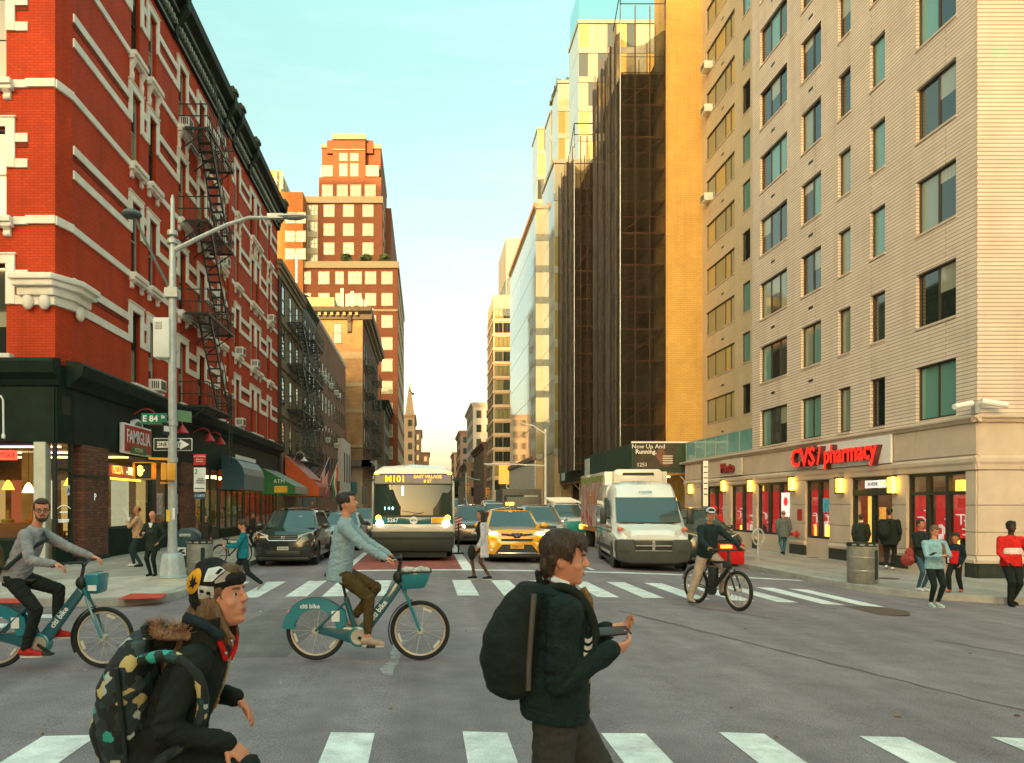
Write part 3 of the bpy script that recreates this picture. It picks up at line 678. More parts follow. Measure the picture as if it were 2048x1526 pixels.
# neon and posters in the window
fw.part(MB().box(U(24.75), .12, 2.62, U(27.35), .16, 3.02), 'neon_board', mat('neon_back', (.10, .012, .008), .5, emit=(.35, .03, .01), es=.6))
fw.text('PIZZA', .36, glow('neon_red', (1, .16, .02), 4), U(25.3), .09, 2.86, sx=.85, bold=.006)
fw.text('- PASTA -', .36, glow('neon_green', (.75, .95, .25), 3), U(26.6), .09, 2.86, sx=.72, bold=.004)
for zz, cc in ((2.58, (.8, .9, .05)), (2.54, (1, .35, .02))): fw.part(MB().box(U(24.75), .09, zz, U(27.35), .12, zz+.022), 'neon_tube', glow('neon%d' % int(zz*100), cc, 3))
for Y, c in ((28.75, (.55, .40, .40)), (29.95, (.50, .30, .42)), (30.6, (.5, .45, .5))): fw.part(MB().box(U(Y), .01, 1.35, U(Y)+.62, .02, 2.15), 'poster', mat('poster%d' % int(Y), c, .6, var=.5, vs=5))
# projecting restaurant sign
sg = thing('shop_sign', 'red and white FAMIGLIA pizzeria sign with green plaque on the black fascia', 'sign', (-9.9, 24.95, 3.42), PI/2); sg.scale = (.93, 1, 1)
MB().box(0, -.14, 0, 2.7, .0, .98).build('board', white_paint, sg, bev=.01)
sred = mat('sign_red', (.42, .018, .018), .4, var=.1); sgr = mat('sign_green', (.02, .14, .06), .4)
MB().box(.07, -.155, .06, 2.63, -.14, .92).build('red_panel', sred, sg)
text('FAMIGLIA', .62, white_paint, sg, (1.35, -.165, .55), sx=.86, bold=.008)
MB().box(.55, -.19, .02, 2.0, -.15, .26).build('green_plaque', sgr, sg); text('PIZZERIA', .2, mat('sign_gold', (.6, .6, .4), .5), sg, (1.27, -.2, .14))
m = MB(); m.prism([(.85, .92), (1.85, .92), (1.75, 1.12), (1.35, 1.22), (.95, 1.12)], -.15, -.02, 'y'); m.build('crest', white_paint, sg)
m = MB(); m.prism([(1.0, .98), (1.7, .98), (1.6, 1.08), (1.35, 1.14), (1.1, 1.08)], -.165, -.15, 'y'); m.build('crest_centre', sgr, sg)
# red gooseneck lamps along the fascia
lampred = mat('lamp_red', (.50, .035, .03), .4, var=.1)
for i, Y in enumerate((26.3, 27.9, 29.3, 33.0, 34.8)):
    g = thing('gooseneck_lamp', ('red gooseneck lamp over the FAMIGLIA sign, first from the corner', 'red gooseneck lamp over the FAMIGLIA sign, second from the corner', 'red gooseneck lamp just before the lamp post', 'red gooseneck lamp just behind the lamp post', 'red gooseneck lamp farthest along the black fascia')[i], 'lamp', (-9.95, Y, 4.55), PI/2, 'red lamps over the black shopfront')
    MB().tube([(0, 0, .25), (0, -.25, .42), (0, -.5, .45), (0, -.68, .36), (0, -.72, .2)], .022).build('arm', lampred, g, smooth=True)
    MB().lathe([(.04, .2), (.09, .12), (.24, -.1), (.2, -.09), (.05, .1)], 16, (0, -.72, 0)).build('shade', lampred, g, smooth=True)
# second shop, dark, with a blue awning
fw.part(MB().box(U(33.1), -.02, 0, U(37.3), .2, .6), 'bulkhead', black_paint)
shop_bay(fw, U(33.3), U(37.3), .6, 3.45, 3, False); shop_bay(fw, U(37.6), U(42.4), .5, 2.5, 4); shop_bay(fw, U(42.8), U(47.0), .5, 3.3, 3); shop_bay(fw, U(47.4), U(52.0), .4, 3.4, 4)
m = MB(); m.quad((-5, pw, 0), (-.25, pw, 0), (-.25, pw, 3.5), (-5, pw, 3.5)); m.quad((-4, pw, 0), (-4, 30.3, 0), (-4, 30.3, 3.5), (-4, pw, 3.5)); m.quad((-4, pw, .1), (-.2, pw, .1), (-.2, 30.3, .1), (-4, 30.3, .1)); m.build('shop_room', mat('room_olive', (.22, .20, .08), .7, var=.4, vs=1), L1)
for i in range(8): MB().box(-2.4, pw+1+i*2.3, 3.2, -1.2, pw+1.5+i*2.3, 3.26).build('ceiling_strip', lamp_warm, L1)
for i in range(10): MB().box(-2.6, pw+.8+i*1.8, .1, -2.0, pw+1.9+i*1.8, random.uniform(1.2, 2.2)).build('shelf', mat('shelf%d' % (i % 3), ((.35, .16, .05), (.4, .35, .12), (.12, .2, .1))[i % 3], .6, var=.5, vs=6), L1)
def awning(label, x0, Y0, L, d, zb, zt, mt, side_mt, cat='awning', round_=False, vz=.25, name='awning', ang=PI/2):
    a = thing(name, label, cat, (x0, Y0, zb), ang); hgt = zt-zb
    if round_: pr = [(0, 0), (-d, 0), (-d, hgt*.45)]+[(-d+d*(1-math.cos(R(t))), hgt*.45+hgt*.55*math.sin(R(t))) for t in (20, 45, 70, 90)]+[(0, hgt)]
    else: pr = [(0, 0), (-d, 0), (-d, vz), (0, hgt)]
    m = MB(); n = len(pr)
    for i in range(1, n-1): m.quad((0, *pr[i]), (L, *pr[i]), (L, *pr[i+1]), (0, *pr[i+1]))
    m.build('canopy', mt, a, fix=False)
    for u in (0, L): MB().prism(pr, u-.01, u+.01, 'x').build('side_panel', side_mt, a)
    return a
blue_aw = mat('awning_blue', (.018, .075, .11), .6, var=.15, bump=.15, bs=30); sheen_aw = mat('awning_blue_sheen', (.12, .17, .20), .45, var=.12)  # greyer canopy colour paints the sheen on the blue awning's front
a1 = awning('dark blue barrel awning on the red building', -9.95, 37.6, 4.7, 1.12, 2.45, 4.15, sheen_aw, blue_aw, round_=True)
for i in range(9): MB().box(.1+i*.5, -.72, 1.52, .4+i*.5, -.66, 1.72).build('trim_stripe', white_paint, a1)
green_aw = mat('awning_green', (.018, .16, .045), .6, var=.15, bump=.1); grey_gr = mat('awning_grey_green', (.22, .27, .22), .6, var=.15); orange_aw = mat('awning_orange', (.62, .10, .02), .6, var=.15); pink_aw = mat('awning_pink', (.45, .13, .12), .6, var=.3, vs=6)
a2 = awning('green shop awning with ATM lettering and a yellow panel', -9.95, 47.0, 5.2, 2.0, 2.35, 3.95, grey_gr, green_aw, vz=.5)
text('ATM', .34, white_paint, a2, (-.02, -1.05, .78), (PI/2, 0, -PI/2)); MB().box(-.03, -1.55, .1, -.015, -.75, .5).build('yellow_panel', mat('panel_yellow', (.75, .42, .02), .5), a2)
m = MB()
for i in range(7): m.box(.3+i*.68, -2.03, .06, .85+i*.68, -2.01, .44)
m.build('menu_strip', mat('menu_strip', (.40, .40, .33), .6), a2)
a3 = awning('orange and pink canopy beyond the green awning', -9.85, 54.2, 6, 2.4, 2.3, 5.2, pink_aw, orange_aw, vz=.7)
MB().box(-.03, -2.0, 1.1, 5.0, -.2, 1.2).xf(Matrix.Rotation(R(-0), 4, 'X')).build('orange_band', orange_aw, a3)

# ---------------------------------------------------------------- generic street building
def building(label, x0, x1, y0, y1, h, wm, side, front=(), street=(), fm=None, panes=(), fpanes=None, cor=None, name='building', z0=0, cat='building', cor_mt=None, roof_mt=None, ft=.07, each=False):
    """solid block with windows set on the face to the viewer and on the street side"""
    g = thing(name, label, cat, ((x0+x1)/2, (y0+y1)/2, z0)); hx, hy = (x1-x0)/2, (y1-y0)/2
    MB().box(-hx, -hy, 0, hx, hy, h-z0).build('wall', wm, g)
    ff = Face(g, -hx, -hy, 0); fst = Face(g, hx, -hy, PI/2) if side == 'L' else Face(g, -hx, hy, -PI/2)
    for (u, z, w, hh, c, r) in front: ff.win(u-x0, z-z0, w, hh, c, r, fm or frame_dark, fpanes or panes, y=-.04, ft=ft, each=each)
    for (Y, z, w, hh, c, r) in street:
        u = Y-y0 if side == 'L' else y1-Y-w
        fst.win(u, z-z0, w, hh, c, r, fm or frame_dark, panes, y=-.04, ft=ft, each=each)
    if cor:
        d, ch = cor; m = MB()
        for k, (e, za, zb) in enumerate(((d*.35, -ch*.9, -ch*.5), (d*.7, -ch*.5, -ch*.2), (d, -ch*.2, .12))): m.box(-hx-e, -hy-e, h-z0+za, hx+e, hy+e, h-z0+zb)
        m.build('cornice', cor_mt or dark_green_paint, g)
    return g, ff, fst
def rows_cols(us, zs, w, h, c=1, r=1): return [(u, z, w, h, c, r) for u in us for z in zs]

tan = mat('tan_stucco', (.26, .20, .125), .85, var=.2, vs=.8, bump=.15, dirt=.4, dcol=(.12, .09, .06))
pinkb = brick('pink_brown_brick', (.27, .14, .095), (.22, .115, .08), (.2, .12, .09), .22, .075, .01, var=.2, streak=.4, scol=(.12, .07, .05))
greyp = mat('grey_blue_paint', (.13, .15, .155), .8, var=.2, vs=.9, dirt=.3, dcol=(.07, .08, .08))
dkq = brick('dark_brick', (.09, .055, .04), (.07, .04, .03), (.05, .035, .03), .22, .08, .01)
g, ff, fst = building('narrow tan building with a black fire escape next to the red one', -24, -10, 52.3, 62.6, 18.2, tan, 'L', street=rows_cols([53.6, 56.6, 59.5], [5.4, 8.7, 12.0, 15.0], 1.15, 2.1, 1, 2), panes=[pane_dark, pane_mid, pane_curtain], cor=(.35, 1.0), cor_mt=tan, name='tan_building')
fire_escape(fst, 3.5, 9.6, 1.1, [5.3, 8.6, 11.9, 14.9], iron, slats=10)
fst.part(MB().box(-.05, -.12, 3.8, .75, .02, 18.2), 'corner_strip', dkq)
fst.part(MB().box(0, -.2, 3.3, 10.3, .02, 3.9), 'shop_fascia', dark_green_paint); shop_bay(fst, .3, 10.0, .5, 3.3, 5)
fst.part(MB().box(2.2, -.35, 4.0, 6.6, -.22, 4.6), 'shop_sign_board', orange_aw); fst.text('DINER', .5, glow('diner', (.9, .5, .35), 1.2), 4.4, -.37, 4.3)
for i in range(4): fst.part(MB().box(1+i*2.3, .5, 2.8, 2.2+i*2.3, .9, 3.0), 'shop_lamp', lamp_amber)
for Y0, c in ((54, 0),):
    for z in (7.9, 11.2, 14.3): fst.part(MB().box(.8, -.12, z, 10.2, .0, z+.22), 'belt_band', tan)
building('pinkish stucco block behind the tan building roof', -27, -11.8, 54, 60, 23, mat('pink_stucco', (.40, .19, .13), .85, var=.15), 'L', street=[(55.5, 19.6, 1.1, 2, 1, 2), (57.2, 19.6, 1.1, 2, 1, 2)], panes=[pane_dark], name='rear_building')
g, ff, fst = building('slim grey painted building between the tan and brown ones', -24, -9.95, 62.7, 70.6, 18.6, greyp, 'L', street=rows_cols([63.4, 65.9, 68.3], [5.2, 8.6, 12, 15.2], 1.1, 2, 1, 2), panes=[pane_dark, pane_mid], cor=(.25, .5), name='grey_building')
fire_escape(fst, .4, 5.4, 1.0, [5.1, 8.5, 11.9, 15.1], iron, slats=8)
shop_bay(fst, .2, 7.6, .4, 3.6, 3); fst.part(MB().box(0, -.2, 3.6, 7.9, 0, 4.5), 'shop_fascia', mat('fascia_green', (.05, .12, .05), .6))
wy = [71.6+2.42*i for i in range(10)]
g, ff, fst = building('long brown brick building with five rows of narrow windows', -24, -9.9, 70.7, 96.0, 18.9, pinkb, 'L', street=rows_cols(wy, [4.9, 7.8, 10.7, 13.6], 1.0, 1.85, 1, 2), panes=[pane_dark, pane_dark, pane_mid], cor=(.12, .25), cor_mt=white_trim, name='brown_building')
for Y, z in ((72, 13.6), (74.5, 13.6), (79.3, 13.6), (84.1, 13.6), (86.6, 13.6), (76.8, 7.8), (84.1, 7.8)): air_conditioner(fst, Y-70.7, z+.1, .7, .5)
shop_bay(fst, .4, 24.8, .4, 3.4, 9); fst.part(MB().box(0, -.25, 3.4, 25.2, 0, 4.3), 'shop_fascia', mat('fascia_brown', (.10, .05, .035), .6))
for i in range(9): fst.part(MB().box(1+i*2.7, .4, 2.6, 2.4+i*2.7, .6, 2.8), 'shop_lamp', lamp_amber)
building('small white plastered house with narrow slit windows', -12, -9.3, 87.2, 96.2, 9.2, mat('white_plaster', (.58, .50, .46), .85, var=.1), 'L', street=rows_cols([88.6, 91.2, 93.8], [4.3], .8, 3.4), panes=[pane_dark], name='white_house')
# corner block past the side street
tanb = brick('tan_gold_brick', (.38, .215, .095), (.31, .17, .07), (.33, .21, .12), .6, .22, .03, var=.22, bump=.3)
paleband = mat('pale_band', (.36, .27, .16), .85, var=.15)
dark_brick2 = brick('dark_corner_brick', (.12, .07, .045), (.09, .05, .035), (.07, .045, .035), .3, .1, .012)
g, ff, fst = building('tan brick corner block with a heavy dark cornice past the side street', -30, -8.1, 100, 132, 26.6, tanb, 'L', front=[(-11.9, 22.6, 1.1, 2.6, 1, 2), (-12.5, 18.2, 1.5, 2.6, 1, 2), (-16, 22.6, 1.1, 2.6, 1, 2)], panes=[pane_pale, pane_mid], name='corner_block')
for z in (9, 13.6, 17, 20.6): ff.part(MB().box(0, -.06, z, 21.9, 0, z+(.9 if z > 20 else .5)), 'belt_band', paleband)
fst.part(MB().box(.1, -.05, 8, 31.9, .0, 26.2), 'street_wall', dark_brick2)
for Y in range(8):
    for z in (9.5, 13.2, 16.9, 20.6): fst.win(1.2+Y*3.9, z, 1.3, 2.3, 1, 2, frame_dark, [pane_mid, pane_dark, pane_pale], y=-.1, each=False)
fire_escape(fst, 4, 11, 1.2, [9.4, 13.1, 16.8, 20.5], iron, slats=8); fire_escape(fst, 17, 24, 1.2, [9.4, 13.1, 16.8, 20.5], iron, slats=8)
for fc, L in ((ff, 21.9), (fst, 32)):
    m = MB(); m.prism([(0, 25.6), (-.25, 25.7), (-.35, 26.3), (-1.1, 26.6), (-1.25, 27.1), (0, 27.3)], -.2, L+1.2 if fc is ff else L, 'x'); fc.part(m, 'cornice', mat('cornice_brown', (.06, .05, .035), .6, var=.3))
    m = MB()
    for i in range(int(L/.8)): m.box(.2+i*.8, -.8, 26.1, .55+i*.8, -.2, 26.5)
    fc.part(m, 'cornice_brackets', mat('cornice_tan', (.32, .24, .14), .7))['kind'] = 'stuff'
for u in (10.5, 20.2): ff.part(MB().prism([(0, 23.9), (-.3, 24.1), (-.35, 25.2), (-.7, 26), (0, 26)], u-.25, u+.25, 'x'), 'cornice_bracket', MATS['cornice_brown'])
ff.part(MB().box(-1, -1.6, 6.6, 23.2, 0, 7.4), 'balcony', mat('balcony_grey', (.12, .11, .09), .7)); fst.part(MB().box(-1.6, -1.6, 6.6, 31, 0, 7.4), 'balcony', MATS['balcony_grey'])
m = MB()
for i in range(40): m.bar((14+i*.24, -1.55, 7.4), (14+i*.24, -1.55, 8.9), .05)
m.bar((12, -1.55, 8.9), (23.5, -1.55, 8.9), .14); ff.part(m, 'balcony_railing', MATS['cornice_brown'])
ff.part(MB().box(0, -.05, 0, 21.9, 0, 6.6), 'ground_floor', mat('metal_siding', (.36, .31, .24), .6, var=.3, vs=6, stretch=(4, 1, .1)))
ff.part(MB().box(16.2, -.9, 3.0, 21.2, -.6, 4.6), 'shop_banner', mat('banner_teal', (.01, .14, .17), .5)); ff.text('A', .9, white_paint, 17.2, -.93, 3.8)
# roof plant of the corner block
rt = thing('roof_plant', 'pale rooftop box with white antennas on the tan corner block', 'roof equipment', (-17, 108, 26.6))
MB().box(-4.5, -2, 0, 4.5, 3, 3.6).build('plant_room', mat('plant_yellow', (.34, .29, .16), .8, var=.1), rt)
m = MB(); m.lathe([(2.6, 3.6), (2.6, 3.9), (0, 5.2)], 12, (-1, .5, 0)); m.build('conical_roof', dkq, rt)
for i, (x, z) in enumerate(((-5.6, 4.6), (-5.0, 4.2), (5.6, 4.8), (6.3, 4.0), (7.0, 4.4), (8.2, 3.4), (8.8, 3.2))): MB().box(x-.22, -2.2, .8, x+.22, -1.9, z).build('antenna_panel', mat('antenna_grey', (.40, .40, .38), .6), rt)
MB().tube([(-6.4, 0, 0), (-6.4, 0, 3), (-1, 0, 6.2), (-1, 0, 10.2)], .22).build('flue', galv, rt)
m = MB()
for i in range(14): m.bar((-7+i*1.3, -4, 0), (-7+i*1.3, -4, 1.5), .06)
m.bar((-7, -4, 1.5), (10, -4, 1.5), .06); m.build('railing', galv, rt)
g, ff, fst = building('low dark building with a bracketed cornice beyond the corner block', -20, -7.0, 133, 150, 19.5, mat('dark_stone', (.16, .13, .10), .85, var=.2), 'L', street=rows_cols([134.5+2.6*i for i in range(6)], [5, 8.6, 12.2, 15.6], 1.2, 2.2, 1, 2), panes=[pane_dark, pane_mid], cor=(.9, 1.6), name='cornice_building')

# ---------------------------------------------------------------- stepped brick tower
TY = 155.0
tx = lambda px: X_(px, TY)
tz = lambda py: Z_(py, TY)
twb = brick('tower_brick', (.22, .075, .036), (.19, .065, .03), (.18, .075, .045), 1.2, .4, .05, var=.1, bump=.1)
stone = mat('pale_stone', (.36, .28, .17), .8, var=.1)
pane_sky = pane('pane_sky', (.26, .28, .20), rough=.08)
pane_grid = pane('pane_grid', (.22, .24, .16), rough=.08)
frame_cream = mat('frame_cream', (.46, .42, .30), .5, var=.05)
T = thing('brick_tower', 'tall stepped brown brick tower with pale windows and a wide podium', 'tower', ((tx(765)), TY, 0))
def tbox(p0, p1, yt, yb, dy0, dy1, mt=twb, name='wall'):
    MB().box(tx(p0)-tx(765), dy0, tz(yb), tx(p1)-tx(765), dy1, tz(yt)).build(name, mt, T)
tbox(586, 797, 540, 1010, -4, 40); tbox(608, 765, 393, 540, 0, 30); tbox(765.01, 778, 378, 540, 10, 45); tbox(637, 762, 352, 393, .6, 28)
tbox(641, 760, 282, 352, 2, 27); tbox(652, 745, 274, 300, 1.4, 26); tbox(665, 730, 268, 352, .6, 24)
tbox(584, 799, 536, 549, -4.4, 40.3, stone, 'stone_band'); tbox(606, 766, 394, 407, -.4, 30.2, stone, 'stone_band'); tbox(664, 731, 266.5, 277, .2, 24.3, stone, 'stone_band'); tbox(640, 652, 281, 287, 1.7, 27, stone, 'stone_band'); tbox(745, 761, 281, 289, 1.7, 27, stone, 'stone_band')
tbox(665, 730, 296, 298, .4, 20, stone, 'stone_band'); tbox(586, 797, 629, 633, -4.2, 40.2, stone, 'stone_band')
Tf = Face(T, 0, 0, 0)
def twin(p0, p1, yt, yb, dy, c=2, r=2): Tf.win(tx(p0)-tx(765), tz(yb), tx(p1)-tx(p0), tz(yt)-tz(yb), c, r, frame_cream, [pane_sky, pane_sky, pane_grid], y=dy-.06, ft=.16, each=True)
for yt in (409, 447, 485, 523):
    for p in (647, 686, 725): twin(p, p+22, yt, yt+25, 0, 2, 2)
for p in (643, 673, 700, 729): twin(p, p+22, 367, 391, .6)
for p in (678, 700): twin(p, p+16, 325, 350, .6); twin(p, p+16, 304, 319, .6)
twin(640.5, 664, 327, 349, .9, 3, 2); twin(729, 757, 327, 349, .9, 3, 2)
for yt in (555, 597, 640, 683, 725, 768, 811, 853, 896):
    for a, b in ((592, 597), (606, 628), (642, 664), (675, 692), (700, 727), (733, 755), (765, 787)): twin(a, b, yt, yt+25, -4, 3 if b-a > 20 else 2, 2)
for i in range(4):   # glazed corner bay
    twin(608.5, 636, 410+33*i, 432+33*i, -.05, 4, 2)
    tbox(608.5, 636, 432+33*i, 442+33*i, -.15, 1, frame_cream, 'spandrel')
Te = Face(T, tx(797)-tx(765), -4, PI/2); Te2 = Face(T, 0, 0, PI/2)
for yt in (555, 597, 640, 683, 725, 768, 811, 853, 896):
    for i in range(8): Te.win(2.2+i*5, tz(yt+25), 2.6, 2.4, 2, 1, frame_cream, [pane_sky, pane_grid], y=-.06, ft=.16, each=False)
for yt in (409, 447, 485, 350, 320):
    for i in range(4): Te2.win(2+i*6, tz(yt+25), 2.4, 2.4, 2, 1, frame_cream, [pane_sky], y=-.06 if yt > 400 else .6, ft=.16, each=False)
g, ff, fst = building('orange brick block standing left of the tower', X_(520, 150), X_(609, 150)-.3, 150, 175, Z_(384, 150), brick('orange_brick', (.40, .14, .035), (.35, .12, .03), (.34, .15, .05), 1.2, .4, .05, var=.1, bump=.1), 'L',
    front=[(X_(p, 150), Z_(y+22, 150), 2.3, 2.2, 2, 2) for p in (570, 588) for y in (425, 462, 497)], fm=frame_cream, panes=[pane_sky], ft=.16, name='orange_block')
building('small far yellow penthouse above the orange block', X_(536, 190), X_(562, 190), 190, 205, Z_(341, 190), mat('yellow_brick_far', (.48, .26, .045), .8), 'L', front=[(X_(p, 190), Z_(y, 190), 1.6, 2.2, 1, 2) for p in (547, 553) for y in (362, 378)], street=[(192+i*4, Z_(y, 190), 1.6, 2.4, 1, 2) for i in range(3) for y in (362, 378)], fm=frame_cream, panes=[pane_mid], name='penthouse_block')
# potted trees on the podium terrace
leaf_t = mat('terrace_leaf', (.08, .10, .03), .8, var=.4)
for i, px in enumerate((692, 731, 768)):
    t = thing('terrace_shrub', ('round shrub on the tower terrace, nearest the glazed bay', 'middle shrub on the tower terrace', 'shrub on the tower terrace nearest the street corner')[i], 'shrub', (X_(px, 152), 152, tz(536)), 0, 'shrubs on the tower terrace')
    m = MB()
    for k in range(60):
        a, b_, r_ = random.uniform(0, 6.3), random.uniform(0, 1.6), random.uniform(.4, 1.1); c = Vector((math.cos(a)*r_, math.sin(a)*r_, .3+b_*.8)); u = Vector((random.uniform(-1, 1), random.uniform(-1, 1), random.uniform(-1, 1)))*.3; v = u.orthogonal()
        m.quad(c-u-v, c+u-v, c+u+v, c-u+v)
    m.build('crown', leaf_t, t, fix=False); MB().cyl((0, 0, 0), (0, 0, .8), .06).build('stem', dkq, t)
# far west side
far_specs = [('slender far beige block with a pointed roof', 816, 829, 830, 240, 4, mat('far_beige', (.46, .32, .2), .9)), ('far pinkish block stepping down toward the sky gap', 826, 842, 860, 270, 5, mat('far_pink', (.45, .28, .2), .9)), ('far low orange brick block next to the bus roof', 836, 858, 905, 300, 5, mat('far_orange', (.50, .25, .12), .9)), ('farthest small tan block over the bus', 846, 871, 934, 330, 4, mat('far_tan', (.52, .28, .12), .9))]
for lb, p0, p1, yt, Y, n, mt in far_specs:
    x0, x1 = X_(p0, Y)-8, X_(p1, Y); w = (x1-x0)
    g, ff, fst = building(lb, x0, x1, Y, Y+30, Z_(yt, Y), mt, 'L', front=[(x1-2-2.6*i, Z_(yt, Y)-3.5-3.6*k, 1.3, 2, 1, 1) for i in range(3) for k in range(5)], street=[(Y+2+3*i, Z_(yt, Y)-3.5-3.6*k, 1.3, 2, 1, 1) for i in range(7) for k in range(5)], panes=[pane_mid], cor=(.5, .8), cor_mt=mt, name='far_building')
    if 'pointed' in lb: MB().frus([(x1-1, 0, 0)]*0 or [(-1.5+3.5, -1, 0), (1.5+3.5, -1, 0), (1.5+3.5, 3, 0), (-1.5+3.5, 3, 0)], [(3.45, 1, 11), (3.55, 1, 11), (3.55, 1.1, 11), (3.45, 1.1, 11)]).build('spire', mt, g, (0, -14, Z_(yt, Y)))
# ================================================================ buildings on the east (right) side
roman = brick('cream_roman_brick', (.74, .63, .53), (.69, .58, .49), (.40, .29, .22), 7.0, .105, .015, var=.10, bump=.5, streak=.35, scol=(.40, .30, .23))
wing_b = brick('tan_wing_brick', (.64, .50, .32), (.60, .47, .30), (.54, .41, .25), .4, .1, .006, var=.10, streak=.25, scol=(.42, .30, .17))
lime = mat('limestone', (.60, .48, .38), .8, var=.10, vs=1.2, bump=.15, bs=60, dirt=.35, dcol=(.42, .33, .25))
granite = mat('dark_granite', (.030, .036, .028), .4, var=.3, vs=8)
R1 = thing('apartment_building', 'cream brick apartment building with a limestone pharmacy ground floor', 'building', (14.2, 42.0, 0))
fr = Face(R1, 0, 0, -PI/2); frs = Face(R1, 0, -22.2, 0)      # street face (u = 42 - Y) and face to the viewer
UR = lambda Y: 42.0-Y
FP, Z1 = 2.68, 4.0
bot = [4.18+FP*k for k in range(12)]
YP = lambda px: 14.2*F/(px-CX)
def colspan(a, b): return UR(YP(a)), UR(YP(b))
COLS = [(colspan(1520, 1574), 3), (colspan(1602, 1642), 2), (colspan(1676, 1701), 1), (colspan(1740, 1770), 1), (colspan(1832, 1912), 2)]
TOP = 37.0
holes, wins = [], []
for ci, ((a, b), n) in enumerate(COLS):
    for k, z in enumerate(bot):
        z0 = z+(.0 if ci != 4 else -.05); h = 1.52 if ci != 4 else 1.55
        holes.append((a, b, z0, z0+h)); wins.append((a, b, z0, h, n))
fr.wall(UR(33.4), UR(19.8), Z1, TOP, roman, holes, .2)
pset = [pane_dark, pane_mid, pane_teal, pane_blind, pane_half, pane_third, pane_dark]
frame_bronze = mat('frame_bronze', (.055, .045, .032), .45, metal=.2, var=.1)
for a, b, z, h, n in wins:
    fr.win(a, z, b-a, h, n, 1, frame_bronze, [pane_dark, pane_teal] if n == 2 and z < 6 else pset, y=.1, ft=.055)
    fr.part(MB().box(a-.03, -.03, z-.07, b+.03, .1, z-.005), 'window_sill', lime)
for ci in (0, 1):
    (a, b), n = COLS[ci]
    for z in bot[1:]: fr.part(MB().box((a+b)/2-.16, -.008, z-.62, (a+b)/2+.16, .02, z-.52), 'vent_slot', black_paint)
frs.wall(0, 34, Z1, TOP, roman, [(1.55+i*4.4, 3.1+i*4.4, z-.02, z+1.53) for i in range(5) for z in bot], .2)
for i in range(5):
    for z in bot: frs.win(1.55+i*4.4, z-.02, 1.55, 1.55, 2, 1, frame_bronze, pset, y=.1)
MB().quad((0, -8.6, Z1), (3.15, -8.6, Z1), (3.15, -8.6, TOP), (0, -8.6, TOP)).build('wall', roman, R1)
MB().box(0, -22.2, TOP-.2, 34, -8.6, TOP).build('roof', black_paint, R1)
# set-back wing
fwg = Face(R1, 3.15, 6.2, -PI/2)     # u = 48.2 - Y
wy2 = lambda px: 48.2-17.35*F/(px-CX)
A, Bc = (wy2(1413), wy2(1469)), (wy2(1484.5), wy2(1500.5))
zs_w = [Z_(y, 47.4) for y in (848, 760, 673, 587, 499, 411, 323, 236, 151, 66, -20)]
zs_b = [Z_(y, 42.2)for y in (830, 728, 629, 528, 430, 334, 235, 140, 40)]
hA = [(A[0], A[1], z, z+1.45) for z in zs_w]+[(Bc[0], Bc[1], z, z+1.6) for z in zs_b]
fwg.wall(0, 14.8, 3.9, TOP, wing_b, hA, .15)
for z in zs_w: fwg.win(A[0], z, A[1]-A[0], 1.45, 4, 1, frame_bronze, [pane_curtain, pane_curtain, pane_warm, pane_blind], y=.06, ft=.055, split=[0, .3, .66, .84, 1]); fwg.part(MB().box(A[0], -.03, z-.07, A[1], .05, z-.004), 'window_sill', lime); fwg.part(MB().box(A[0]+2.4, -.01, z-.75, A[0]+2.75, .02, z-.65), 'vent_slot', black_paint)
for z in zs_b: fwg.win(Bc[0], z, Bc[1]-Bc[0], 1.6, 1, 1, frame_bronze, [pane_dark, pane_teal], y=.06, ft=.055); fwg.part(MB().box(Bc[0], -.03, z-.07, Bc[1], .05, z-.004), 'window_sill', lime)
for k in (5, 7, 8): air_conditioner(fwg, A[0]+.12, zs_w[k]+.05, .7, .45)
MB().quad((3.15, 6.2, 3), (34, 6.2, 3), (34, 6.2, TOP), (3.15, 6.2, TOP)).build('wall', wing_b, R1)
# ---- pharmacy ground floor
OP = [(1413, 1447, .5, 2.62), (1463, 1506, .5, 2.62), (1515, 1581, .5, 2.62), (1612, 1660, .5, 2.62), (1703, 1786, RW, 2.62), (1815, 1933, .28, 2.62)]
ops = [(UR(YP(a)), UR(YP(b)), z0, z1) for a, b, z0, z1 in OP]
fr.wall(0, 22.2, RW-.4, Z1, lime, ops, .3, name='ground_floor_wall', y=.02)
frs.wall(0, 34, RW-.4, Z1, lime, [(1.6, 6.5, .3, 2.62)], .3, name='ground_floor_wall', y=.02)
frs.win(1.6, .3, 4.9, 2.32, 3, 1, frame_dark, [pane_dark], y=.1)
# stone courses: separate panels with open joints
zc = [.42, 1.02, 1.72, 2.62]
edges = [0]+[v for o in ops for v in o[:2]]+[22.2]
for i in range(0, len(edges), 2):
    a, b = edges[i], edges[i+1]
    for j in range(3):
        n = max(1, round((b-a)/1.3))
        for q in range(n): fr.part(MB().box(a+(b-a)*q/n+.004, -.03, zc[j]+.008, a+(b-a)*(q+1)/n-.004, .02, zc[j+1]-.008), 'stone_panel', lime, bev=.006, seg=1)
    m = MB(); m.box(a-.0, -.05, RW, b, .02, .22); fr.part(m, 'plinth', granite)
    fr.part(MB().prism([(.02, .22), (-.075, .22), (-.09, .3), (-.04, .41), (.02, .41)], a, b, 'x'), 'plinth_moulding', lime)
for i in range(6):
    for j in range(3): frs.part(MB().box(.004+(1.6 if i else 0)*0+(i*5.6 if i < 1 else 6.5+(i-1)*3), -.03, zc[j]+.008, (1.6 if i == 0 else 9.5+(i-1)*3)-.004, .02, zc[j+1]-.008), 'stone_panel', lime, bev=.006, seg=1)
